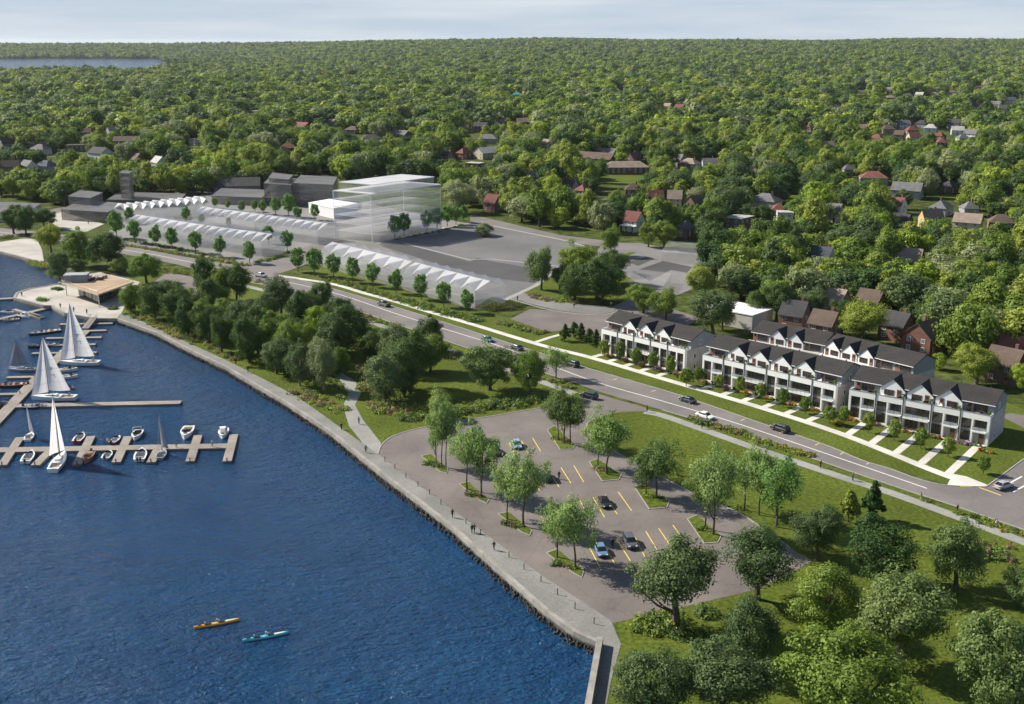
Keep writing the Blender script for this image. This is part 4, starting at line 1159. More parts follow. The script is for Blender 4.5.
# ------------------------------------------------------------------ houses of the neighbourhood
# x centre, roof top y, width in the survey picture, wall, roof, roof shape, label (None: one of a far group)
HS = [
 (596, 152, 36, 'brick_red', 'r_brown', 'g', 'long brick school wing with brown roof left of the school lawn'),
 (626, 161, 38, 'brick_red', 'r_tan', 'h', 'low brick school building with tan hip roof above the school lawn'),
 (634, 152, 17, 'brick_brown', 'r_brown', 'g', 'brown gabled house peeking over the tan hip-roofed school building'),
 (690, 158, 23, 'brick_red', 'r_tan', 'h', 'tall brick house with small tan hip roof right of the school lawn'),
 (710, 158, 18, 'w_blue', 'r_grey', 'g', 'white-blue house with grey roof right of the tall brick house'),
 (679, 154, 9, 'w_grey', 'r_grey', 'g', 'small grey-roofed house behind the tall brick house'),
 (607, 148, 17, 'w_white', 'r_grey', 'g', 'white house just behind the long brick school wing'),
 (570, 179, 18, 'w_grey', 'r_dark', 'g', 'grey house with dark roof left of the school lawn'),
 (583, 184, 15, 'brick_red', 'r_red', 'h', 'house with bright red roof below the left end of the school lawn'),
 (633, 183, 18, 'brick_brown', 'r_brown', 'h', 'brown-roofed house directly below the school lawn'),
 (656, 190, 17, 'brick_red', 'r_maroon', 'g', 'red gabled house right and below the school lawn'),
 (675, 190, 17, 'w_cream', 'r_tan', 'g', 'tan-roofed house between two gabled houses below the school lawn'),
 (695, 195, 18, 'brick_brown', 'r_brown', 'g', 'brown gabled house at the right end of the row below the school lawn'),
 (634, 211, 21, 'w_white', 'r_maroon', 'g', 'white house with maroon roof and porch facing the concrete pads'),
 (686, 220, 20, 'brick_brown', 'r_grey', 'h', 'grey hip-roofed brick house among trees right of the maroon-roofed white house'),
 (766, 193, 32, 'w_cream', 'r_grey', 'h', 'broad house with wide grey hip roof in the middle of the canopy'),
 (779, 203, 12, 'brick_red', 'r_red', 'h', 'small red-roofed house right below the wide grey hip roof'),
 (739, 217, 32, 'brick_brown', 'r_pale', 'f', 'dark house with pale flat roof among big trees'),
 (785, 212, 11, 'w_white', 'r_pale', 'f', 'small pale flat roof right of the dark flat-roofed house'),
 (752, 165, 9, 'brick_tan', 'r_tan', 'g', 'small tan-red gable alone in the upper middle canopy'),
 (849, 164, 17, 'w_grey', 'r_grey', 'h', 'house with pale grey pyramid roof left of the big red roof'),
 (874, 171, 31, 'w_green', 'r_red', 'h', 'long house with big red hip roof and pale green walls'),
 (908, 182, 34, 'w_grey', 'r_grey', 'g', 'wide grey-roofed house below the big red roof'),
 (898, 197, 13, 'w_white', 'r_red', 'g', 'narrow white house with red roof below the wide grey roof'),
 (900, 213, 27, 'brick_brown', 'r_dark', 'g', 'dark grey-roofed house in front of the narrow white house'),
 (942, 200, 28, 'w_grey', 'r_grey', 'h', 'grey hip-roofed house below the little roadside lawn at right'),
 (932, 209, 24, 'w_yellow', 'r_dark', 'g', 'yellowish gabled house with nearly black roof'),
 (969, 213, 31, 'w_cream', 'r_tan', 'g', 'cream house with broad beige gable roof at right'),
 (1002, 214, 28, 'brick_red', 'r_brown', 'h', 'brick house with dark brown hip roof at the right edge'),
 (970, 201, 16, 'w_grey', 'r_grey', 'h', 'grey-roofed house just behind the cream house with beige roof'),
 (823, 246, 26, 'w_white', 'r_blue', 'g', 'white gabled house with dark blue roof in the right middle canopy'),
 (910, 248, 29, 'brick_tan', 'r_tan', 'g', 'long tan roof almost lost in the trees at right'),
 (835, 203, 15, 'w_white', 'r_grey', 'g', 'white gable with grey roof left of the dark-roofed house'),
 (950, 180, 20, 'brick_brown', 'r_dark', 'h', 'dark-roofed house behind the little roadside lawn at right'),
 (898, 311, 32, 'brick_red', 'r_dark', 'g', 'brick house with charcoal roof and tall chimney behind the rear rows'),
 (926, 320, 25, 'brick_red', 'r_brown', 'g', 'brick house with brown gable and two white windows behind the right rear row'),
 (1008, 347, 38, 'brick_brown', 'r_brown', 'g', 'brown-roofed brick house at the right edge behind the right front row'),
 (1016, 336, 20, 'brick_red', 'r_red', 'g', 'red roof at the right edge behind the brown-roofed brick house'),
 (826, 310, 26, 'brick_red', 'r_brown', 'g', 'brick house right of the tree clump behind the left rear row'),
 (796, 300, 24, 'brick_red', 'r_dark', 'g', 'dark-gabled brick house right behind the left rear row'),
 (836, 288, 14, 'brick_tan', 'r_tan', 'g', 'small tan roof in the trees behind the brick houses'),
 (872, 289, 10, 'brick_red', 'r_brown', 'g', 'small brown roof half hidden in the trees left of the right rear row'),
 (76, 145, 21, 'brick_brown', 'r_dark', 'f', 'dark flat-roofed house at the left, left of the white-walled house'),
 (100, 147, 27, 'w_white', 'r_dark', 'g', 'white-walled house with dark roof left of the big brown gable'),
 (127, 136, 30, 'brick_brown', 'r_brown', 'g', 'big brown gabled house at the upper left'),
 (159, 156, 20, 'w_blue', 'r_pale', 'g', 'pale blue-white house standing clear of the trees at the left'),
 (137, 153, 18, 'brick_brown', 'r_brown', 'g', 'brown-roofed house between the big gable and the pale blue house'),
 (114, 126, 17, 'w_grey', 'r_grey', 'g', 'grey-roofed house behind the big brown gable at the left'),
 (8, 138, 18, 'w_grey', 'r_dark', 'g', 'dark-roofed house touching the left edge'),
 (40, 144, 20, 'w_cream', 'r_grey', 'h', 'cream house with grey roof at the left behind the row of gables'),
 (10, 160, 20, 'brick_tan', 'r_brown', 'g', 'brown gable at the left edge in the lower left street'),
 (28, 160, 20, 'w_white', 'r_grey', 'g', 'pale gable second from the edge in the lower left street'),
 (46, 160, 24, 'w_grey', 'r_blue', 'h', 'dark blue-grey roof at the right end of the lower left street'),
 (86, 128, 13, 'brick_brown', 'r_brown', 'g', 'small brown roof high at the upper left'),
 (195, 139, 12, 'w_white', 'r_pale', 'f', 'pale flat roof alone between trees at upper left'),
 (302, 122, 23, 'brick_red', 'r_red', 'g', 'red-brown house above the translucent tower block'),
 (353, 126, 17, 'brick_brown', 'r_brown', 'h', 'brown brick house above and right of the translucent tower block'),
 (288, 143, 19, 'brick_red', 'r_red', 'h', 'bright red roof above the dark translucent buildings'),
 (328, 141, 13, 'w_blue', 'r_blue', 'g', 'blue-grey house between the bright red roof and brown brick house'),
 (371, 134, 22, 'w_grey', 'r_dark', 'h', 'dark-roofed house in the upper middle, right of the brown brick house'),
 (400, 130, 25, 'brick_brown', 'r_grey', 'g', 'large grey gable in the upper middle of the canopy'),
 (332, 119, 12, 'w_grey', 'r_grey', 'g', 'small grey roof behind the red-brown house'),
 (411, 115, 9, 'w_grey', 'r_dark', 'h', 'tiny dark roof high in the upper middle canopy'),
 (463, 124, 14, 'brick_tan', 'r_brown', 'g', 'tan brick house left of a group of grey roofs, upper middle'),
 (481, 122, 17, 'brick_brown', 'r_dark', 'g', 'dark gable right of the tan brick house, upper middle'),
 (500, 119, 11, 'brick_brown', 'r_brown', 'g', 'narrow brown gable in the upper middle group of roofs'),
 (522, 118, 13, 'brick_red', 'r_tan', 'g', 'tan roof at the right end of the upper middle group of roofs'),
 (488, 134, 24, 'w_grey', 'r_grey', 'h', 'wide grey roof in front of the upper middle group of roofs'),
 (486, 147, 25, 'w_cream', 'r_pale', 'g', 'long pale roof below the wide grey roof, upper middle'),
 (464, 148, 16, 'brick_red', 'r_red', 'h', 'red roof beside the long pale roof, upper middle'),
 (447, 150, 11, 'brick_brown', 'r_brown', 'g', 'narrow brown house left of the red roof, upper middle'),
 (475, 163, 19, 'brick_brown', 'r_pale', 'f', 'flat pale roof above the tower block trees'),
 (532, 171, 20, 'w_grey', 'r_grey', 'g', 'grey gabled house right of the tower block among trees'),
 (547, 139, 10, 'w_cream', 'r_tan', 'g', 'small tan gable in the middle, left above the school'),
 (493, 194, 15, 'brick_red', 'r_maroon', 'g', 'maroon-roofed house behind the vacant lot trees'),
 (256, 111, 12, 'w_cream', 'r_pale', 'f', 'pale flat roof high at upper left of centre'),
 (517, 92, 12, 'w_blue', 'r_teal', 'h', 'far building with teal roof in the upper middle'),
]
FAR = [((904, 120), 'r_grey', 'w_white'), ((912, 126), 'r_red', 'brick_red'), ((922, 120), 'r_dark', 'w_grey'), ((931, 124), 'r_pale', 'w_blue'), ((914, 132), 'r_red', 'w_cream'), ((940, 132), 'r_maroon', 'brick_red'), ((958, 126), 'r_pale', 'w_white'), ((955, 119), 'r_dark', 'w_grey'),
       ((972, 129), 'r_grey', 'w_white'), ((900, 130), 'r_brown', 'brick_brown'), ((877, 134), 'r_red', 'w_cream'), ((888, 125), 'r_brown', 'brick_tan'), ((963, 134), 'r_grey', 'w_cream'), ((942, 138), 'r_red', 'brick_red'),
       ((830, 141), 'r_tan', 'w_cream'), ((808, 125), 'r_red', 'w_white'), ((863, 124), 'r_brown', 'brick_brown')]
FAR2 = [((862, 90), 'r_brown'), ((889, 87), 'r_grey'), ((908, 93), 'r_dark'), ((920, 92), 'r_pale'), ((934, 92), 'r_tan'), ((952, 90), 'r_brown'), ((978, 85), 'r_red'), ((996, 101), 'r_grey'), ((1010, 97), 'r_blue'), ((1020, 94), 'r_pale'), ((984, 114), 'r_grey'), ((976, 103), 'r_brown'), ((838, 103), 'r_dark'), ((668, 103), 'r_tan'), ((680, 104), 'r_red'), ((620, 88), 'r_dark'), ((1004, 105), 'r_dark'), ((890, 95), 'r_tan')]
HBOX = []     # ground centre, clear radius, picture box to keep in view
def put_house(x, yt, w, wall, roof, kind, label, group=None, i=0):
    H = {'f': 5.2, 'h': 7.6, 'g': 8.4}[kind] + rnd.uniform(-.4, .8)
    X, Y = at(x, yt, H)
    pxm = (proj(X, Y, 0)[1] - HORIZON_Y) / CAM_H
    W = w / pxm
    far = w < 13
    if 'school' in label and 'brick school' in label: W *= 1.4
    Lx = min(30, max(7.5, W * .86)); Ly = min(Lx, max(7, min(11, W * .62)))
    near = yt > 280
    base = -.72 if near else rnd.choice((-.75, .82, -.2, .1, -.6))
    rz = base + rnd.uniform(-.15, .15)
    if 'two white windows' in label: rz = .75; Lx, Ly = 9.5, 8.5
    gable_house('house', X, Y, Lx, Ly, H if kind == 'f' else H * (.56 if kind == 'h' else .58), H, rz, wall, roof, label, hip=kind == 'h', flat=kind == 'f', chimney=kind != 'f', wins=not (far and i % 1), porch='porch' in label)
    bl = bpy.data.objects[-1] if False else None
    yb = proj(X, Y, 0)[1]
    HBOX.append((X, Y, max(Lx, Ly) * .5 + 1.0, (x - w / 2, x + w / 2, yt - .5, yt + (yb - yt) * (.30 if near else (.33 if w > 14 else .40)))))
for i, h in enumerate(HS): put_house(*h, i=i)
for (x, y), rf, wl_ in FAR:
    put_house(x, y, 12 + rnd.uniform(-1, 3), wl_, rf, rnd.choice('gh'), {'r_red': 'small red-roofed house in the open cluster of roofs in the right distance', 'r_maroon': 'maroon-roofed house in the open cluster of roofs in the right distance'}.get(rf, 'small %s-roofed house in the open cluster of roofs in the right distance' % rf[2:]), None)
for (x, y), rf in FAR2:
    put_house(x, y, 10 + rnd.uniform(-1, 3), rnd.choice(['w_cream', 'brick_red', 'w_white', 'brick_brown']), rf, rnd.choice('gh'), 'tiny %s roof far off among trees near the right skyline' % rf[2:], None)
for o in list(scene.objects):
    if o.type == 'EMPTY' and o.get('category') == 'house' and ('right distance' in o['label'] or 'skyline' in o['label']):
        o['group'] = ('roofs of the right-hand far cluster, ' if 'distance' in o['label'] else 'roofs near the right skyline, ') + o['label'].split(' ')[1].replace('-roofed', '')
# white-roofed building behind the left rear row
X, Y = at(739, 307, 5.0)
gable_house('white_roofed_building', X, Y, 17, 12, 4.6, 5, -.75, 'end_wall', 'white_flat', 'low building with bright white flat roof behind the left front row', flat=True, cat='building', chimney=False, wins=False)
HBOX.append((X, Y, 12, (722, 762, 302, 322)))
for t_, s_ in (('row_house', 9),):
    pass

# ------------------------------------------------------------------ the canopy
EDGE = [(-300, 196), (0, 198), (58, 205), (62, 208), (120, 199), (190, 194), (212, 193), (262, 192), (268, 178), (335, 178), (340, 184), (440, 186), (452, 204), (470, 210), (560, 232), (600, 238), (690, 243), (712, 252), (716, 300), (730, 303), (765, 306), (770, 312), (835, 326), (930, 345), (948, 356), (1010, 384), (1024, 396), (1100, 412), (1500, 520)]
def edge_y(x):
    for (x0, y0), (x1, y1) in zip(EDGE, EDGE[1:]):
        if x0 <= x <= x1: return y0 + (y1 - y0) * (x - x0) / (x1 - x0)
    return 100
LAWNS = [ats(q) for q in ([(594, 171), (646, 175), (650, 191), (610, 194)], [(786, 181), (806, 181), (808, 204), (788, 204)], [(928, 188), (962, 189), (964, 203), (926, 202)], [(994, 414), (1010, 409), (1080, 424), (1060, 440), (1024, 436)], [(720, 300), (760, 302), (768, 322), (725, 318)])]
def inside(p, poly):
    c = False; j = len(poly) - 1
    for i in range(len(poly)):
        if (poly[i][1] > p[1]) != (poly[j][1] > p[1]) and p[0] < (poly[j][0] - poly[i][0]) * (p[1] - poly[i][1]) / (poly[j][1] - poly[i][1]) + poly[i][0]: c = not c
        j = i
    return c
ROWFOOT = []
for (a, c) in ROWS:
    ROWFOOT.append((a, c))
LAWN_BOX = [(600, 641, 176, 186), (790, 800, 186, 197), (933, 958, 191, 198)]
def free(X, Y, H, W):
    """no tree in a house, on a lawn, or in the front garden a house is seen across"""
    px, py = proj(X, Y, 0)
    if Y < 1200:
        if py > edge_y(px): return False
        if any(inside((X, Y), q) for q in LAWNS): return False
        for (a, c), lim in zip(ROWFOOT, (17, 37, 38)):
            L = math.dist(a, c); d = ((c[0] - a[0]) / L, (c[1] - a[1]) / L)
            s = (X - a[0]) * d[0] + (Y - a[1]) * d[1]; t = -(X - a[0]) * d[1] + (Y - a[1]) * d[0]
            if -8 < s < L + 6 and -12 < t < lim: return False
    tx, ty = proj(X, Y, H)
    hw = W / 2 * (py - HORIZON_Y) / CAM_H * .52
    for hx, hy, r, bx in HBOX:
        if abs(X - hx) < r + W * .3 and abs(Y - hy) < r + W * .3 and math.hypot(X - hx, Y - hy) < r + W * .10: return False
        if Y < hy and px + hw > bx[0] and px - hw < bx[1] and ty < bx[3] and py > bx[2]: return False
    for bx in LAWN_BOX:
        if py > bx[3] and ty < bx[3] - 2 and px + hw > bx[0] and px - hw < bx[1]: return False
    return True
rr = random.Random(21)
spots = []
Y = 262.0
while Y < 8400:
    s = 9.4 if Y < 700 else 10.4 if Y < 1000 else 12.6 if Y < 1600 else 15 + (Y - 1600) / 3000 * 5 if Y < 5600 else 22
    umax = .50 if Y > 500 else .62
    n = int(2 * umax * Y / s)
    for k in range(n):
        X = -umax * Y + (k + rr.random()) * s
        yy = Y + rr.uniform(-.5, .5) * s
        u = X / yy
        z = 0.0
        if yy > 1200:
            if in_bay(u, yy): continue
            if in_bay(u, yy - 30): continue
            z = far_h(u, yy)
            if u < -.1 and yy > 7700: continue
        grow = 1.0 if yy < 700 else 1.1 if yy < 1000 else 1.32 if yy < 1600 else 1.6 if yy < 5000 else 1.8
        W = rr.triangular(8.5, 20, 13) * grow
        H = W * rr.uniform(.80, 1.15) * (1 if yy < 1000 else .86) + rr.uniform(0, 2.0)
        if yy < 420: H *= .92
        if yy < 2400 and not free(X, yy, H, W): continue
        spots.append((X, yy, z, W, H, rr.random()))
    Y += s
spots.sort(key=lambda s: s[1])
# tree kinds of the canopy: single meshes, crown and trunk in one
CANOPY = []
def canopy_mesh(shape, leaf, var, ncl, lpc, ls, jit, cr):
    sh, base, _, _, _, gap = SHAPES[shape]
    seed = 400 + hash_id(shape) + var * 17 + ncl
    v, f, cen = crown_arrays(seed, 10, 10, base * .7, ncl, lpc, ls, sh, gap, jit, cr)
    b = MB(); b.tube([(0, 0, -.4), (.1, 0, 2.5), (.2, .1, 6)], [.42, .30, .15], 5)
    for i in range(3): b.tube([(.1, 0, 2.2), tuple(Vector(cen[i]) * .6 + Vector((0, 0, 1))), tuple(cen[i])], [.2, .14, .05], 4, cap=False)
    nv = len(v)
    q = np.array([[a for a in (f_ if len(f_) == 4 else (f_[0], f_[1], f_[2], f_[3]))] for f_ in b.f]) + nv
    me = arr_mesh('tree_' + shape, np.vstack([v, np.array(b.v)]), np.vstack([f, q]), M[leaf])
    me.materials.append(M['bark'])
    mi = np.zeros(len(me.polygons), np.int32); mi[len(f):] = 1
    me.polygons.foreach_set('material_index', mi)
    return me
KINDS = [('broad', 'leaf_mid', .18), ('round', 'leaf_mid', .13), ('oval', 'leaf_dark', .12), ('broad', 'leaf_deep', .17), ('round', 'leaf_dark', .13), ('bush', 'leaf_olive', .13), ('broad', 'leaf_olive', .09), ('oval', 'leaf_lime', .095), ('round', 'leaf_pale', .085), ('bush', 'leaf_deep', .035)]
cum = np.cumsum([k[2] for k in KINDS]); cum /= cum[-1]
MID = [canopy_mesh(s, l, i, 95, 75, .42, .32, (.085, .165)) for i, (s, l, _) in enumerate(KINDS)]
LOW = [canopy_mesh(s, l, i, 36, 30, .95, .16, (.13, .22)) for i, (s, l, _) in enumerate(KINDS)]
LEAFWORD = {'leaf_mid': 'green', 'leaf_dark': 'dark green', 'leaf_deep': 'dull grey-green', 'leaf_olive': 'yellow-green', 'leaf_lime': 'bright lime green', 'leaf_pale': 'pale silvery green'}
SHAPEWORD = {'broad': 'broad-crowned', 'round': 'round-crowned', 'oval': 'tall oval', 'bush': 'bushy'}
def region(px, py):
    if px < 205: return 'behind the ruin blocks on the left'
    if px < 450: return 'behind the translucent tower and dark buildings'
    if px < 715: return 'beyond the vacant lot and concrete pads'
    if py > 300: return 'close behind the rear rows of houses'
    if px < 870: return 'in the canopy beyond the left and middle house rows'
    return 'in the canopy beyond the right house row'
near, rest = [], []
sampled = 0
for s in spots:
    px, py = proj(s[0], s[1], 0)
    tyy = proj(s[0], s[1], s[4])[1]
    if len(near) < 290 and s[1] < 1200 and -12 < px < 1036: near.append(s)
    else: rest.append(s)
proto = {}
for s in near:
    k = int(np.searchsorted(cum, s[5])); sh, lf, _ = KINDS[k]
    px, py = proj(s[0], s[1], 0)
    o = link_mesh('canopy_tree', MID[k], None, s[:3], rr.uniform(0, 6.28))
    o.scale = (s[3] / 10, s[3] / 10, s[4] / 10)
    reg = region(px, py)
    tag(o, f'{SHAPEWORD[sh]} {LEAFWORD[lf]} tree {reg}', 'tree', f'{SHAPEWORD[sh]} {LEAFWORD[lf]} trees {reg}')
    proto.setdefault(k, o)
# ten far single trees carry the coarse crowns that the far wood repeats
lowp = {}
rest2 = []
for s in rest:
    k = int(np.searchsorted(cum, s[5]))
    px, py = proj(s[0], s[1], 0)
    if k not in lowp and 900 < s[1] < 1100 and 300 < px < 1000:
        sh, lf, _ = KINDS[k]
        o = link_mesh('canopy_tree', LOW[k], None, s[:3], rr.uniform(0, 6.28)); o.scale = (s[3] / 10, s[3] / 10, s[4] / 10)
        tag(o, f'{SHAPEWORD[sh]} {LEAFWORD[lf]} tree in the far canopy of the town', 'tree', f'{SHAPEWORD[sh]} {LEAFWORD[lf]} trees in the far canopy')
        lowp[k] = o
    else: rest2.append((s, k))
for k in range(len(KINDS)):
    if k not in proto: proto[k] = lowp[k]
def wood_object(name, items, protos, label):
    me = bpy.data.meshes.new(name)
    n = len(items)
    me.vertices.add(n)
    me.vertices.foreach_set('co', np.array([s[:3] for s, k in items], np.float32).ravel())
    for nm, ty, vals in (('pick', 'INT', [k for s, k in items]),):
        a = me.attributes.new(nm, ty, 'POINT'); a.data.foreach_set('value', np.array(vals, np.int32))
    a = me.attributes.new('size', 'FLOAT_VECTOR', 'POINT'); a.data.foreach_set('vector', np.array([(s[3] / 10, s[3] / 10, s[4] / 10) for s, k in items], np.float32).ravel())
    a = me.attributes.new('turn', 'FLOAT_VECTOR', 'POINT'); a.data.foreach_set('vector', np.array([(0, 0, rr.uniform(0, 6.28)) for _ in items], np.float32).ravel())
    o = link_mesh(name, me)
    ng = bpy.data.node_groups.new(name, 'GeometryNodeTree')
    ng.interface.new_socket('Geometry', in_out='INPUT', socket_type='NodeSocketGeometry')
    ng.interface.new_socket('Geometry', in_out='OUTPUT', socket_type='NodeSocketGeometry')
    N, Lk = ng.nodes, ng.links
    gi, go = N.new('NodeGroupInput'), N.new('NodeGroupOutput')
    inst = N.new('GeometryNodeInstanceOnPoints')
    g2i = N.new('GeometryNodeGeometryToInstance')
    for k in reversed(range(len(protos))):
        oi = N.new('GeometryNodeObjectInfo'); oi.inputs['Object'].default_value = protos[k]; oi.inputs['As Instance'].default_value = True
        oi.transform_space = 'ORIGINAL'
        Lk.new(oi.outputs['Geometry'], g2i.inputs[0])
    def attr(nm, ty):
        a = N.new('GeometryNodeInputNamedAttribute'); a.data_type = ty; a.inputs['Name'].default_value = nm
        return a.outputs['Attribute']
    # object infos give instances already scaled like their tree; undo by realising at unit scale
    j = N.new('GeometryNodeJoinGeometry')
    for k in reversed(range(len(protos))):
        oi = [q for q in N if q.type == 'OBJECT_INFO' and q.inputs['Object'].default_value == protos[k]][0]
        Lk.new(oi.outputs['Geometry'], j.inputs[0])
    Lk.new(gi.outputs[0], inst.inputs['Points'])
    Lk.new(j.outputs[0], inst.inputs['Instance'])
    inst.inputs['Pick Instance'].default_value = True
    Lk.new(attr('pick', 'INT'), inst.inputs['Instance Index'])
    e2r = N.new('FunctionNodeEulerToRotation')
    Lk.new(attr('turn', 'FLOAT_VECTOR'), e2r.inputs[0]); Lk.new(e2r.outputs[0], inst.inputs['Rotation'])
    Lk.new(attr('size', 'FLOAT_VECTOR'), inst.inputs['Scale'])
    Lk.new(inst.outputs[0], go.inputs[0])
    N.remove(g2i)
    md = o.modifiers.new('wood', 'NODES'); md.node_group = ng
    return tag(o, label, 'forest', kind='stuff')
A1 = [(s, k) for s, k in rest2 if s[1] < 1000]
A2 = [(s, k) for s, k in rest2 if s[1] >= 1000]
items = [(s, k) for s, k in A1] + [(s, k + len(KINDS)) for s, k in A2]
wood_object('far_woodland', items, [proto[k] for k in range(len(KINDS))] + [lowp[k] for k in range(len(KINDS))], 'endless mixed green woodland stretching over the town to the horizon')
# ------------------------------------------------------------------ trees one can point to
# foot x, foot y, top y, crown width (survey picture), shape, leaf, mesh variant, bark, label
CAR_PARK = [
 (436, 465, 400, 21, 'airy', 'leaf_lot', 0, 'left slim tree of the three on the car park island nearest the curved kerb'),
 (442, 468, 393, 23, 'airy', 'leaf_lot', 1, 'middle slim tree of the three on the car park island nearest the curved kerb'),
 (446, 467, 397, 22, 'airy', 'leaf_lot', 2, 'right slim tree of the three on the car park island nearest the curved kerb'),
 (467, 489, 424, 32, 'airy', 'leaf_lot', 1, 'left tree on the second waterside car park island from the top'),
 (481.5, 496, 418, 36, 'airy', 'leaf_lot', 0, 'right tree on the second waterside car park island from the top'),
 (507, 519, 456, 30, 'airy', 'leaf_lot', 2, 'left tree on the third waterside car park island from the top'),
 (523.5, 526, 448, 44, 'airy', 'leaf_lot', 1, 'right tree on the third waterside car park island from the top'),
 (557, 557, 495, 33, 'airy', 'leaf_lot', 0, 'left tree on the waterside car park island nearest the big dark tree'),
 (575, 568, 490, 42, 'airy', 'leaf_lot', 2, 'right tree on the waterside car park island nearest the big dark tree'),
 (558, 440, 388, 27, 'airy', 'leaf_sage', 1, 'left tree of the clump on the lawn-side island by the car park entrance'),
 (564, 443, 384, 30, 'airy', 'leaf_sage', 0, 'middle tree of the clump on the lawn-side island by the car park entrance'),
 (570, 444, 390, 28, 'airy', 'leaf_sage', 2, 'right tree of the clump on the lawn-side island by the car park entrance'),
 (598, 467, 420, 26, 'airy', 'leaf_lot', 2, 'smaller left tree on the second lawn-side island of the car park'),
 (607, 474, 410, 40, 'airy', 'leaf_lot', 1, 'taller right tree on the second lawn-side island of the car park'),
 (646, 494, 445, 26, 'airy', 'leaf_sage', 0, 'smaller left tree on the third lawn-side island of the car park'),
 (656, 498, 434, 40, 'airy', 'leaf_sage', 2, 'taller right tree on the third lawn-side island of the car park'),
 (705, 528, 462, 34, 'airy', 'leaf_sage', 1, 'left tree on the lawn-side island at the far end of the car park'),
 (713, 534, 440, 46, 'airy', 'leaf_lot', 0, 'right tall tree on the lawn-side island at the far end of the car park')]
for x, y, t, w, sh, lf, va, lb in CAR_PARK:
    ptree('car_park_tree', x, y, t, w, sh, lf, lb, 'trees on the car park islands', va, 'bark', z=0.19)
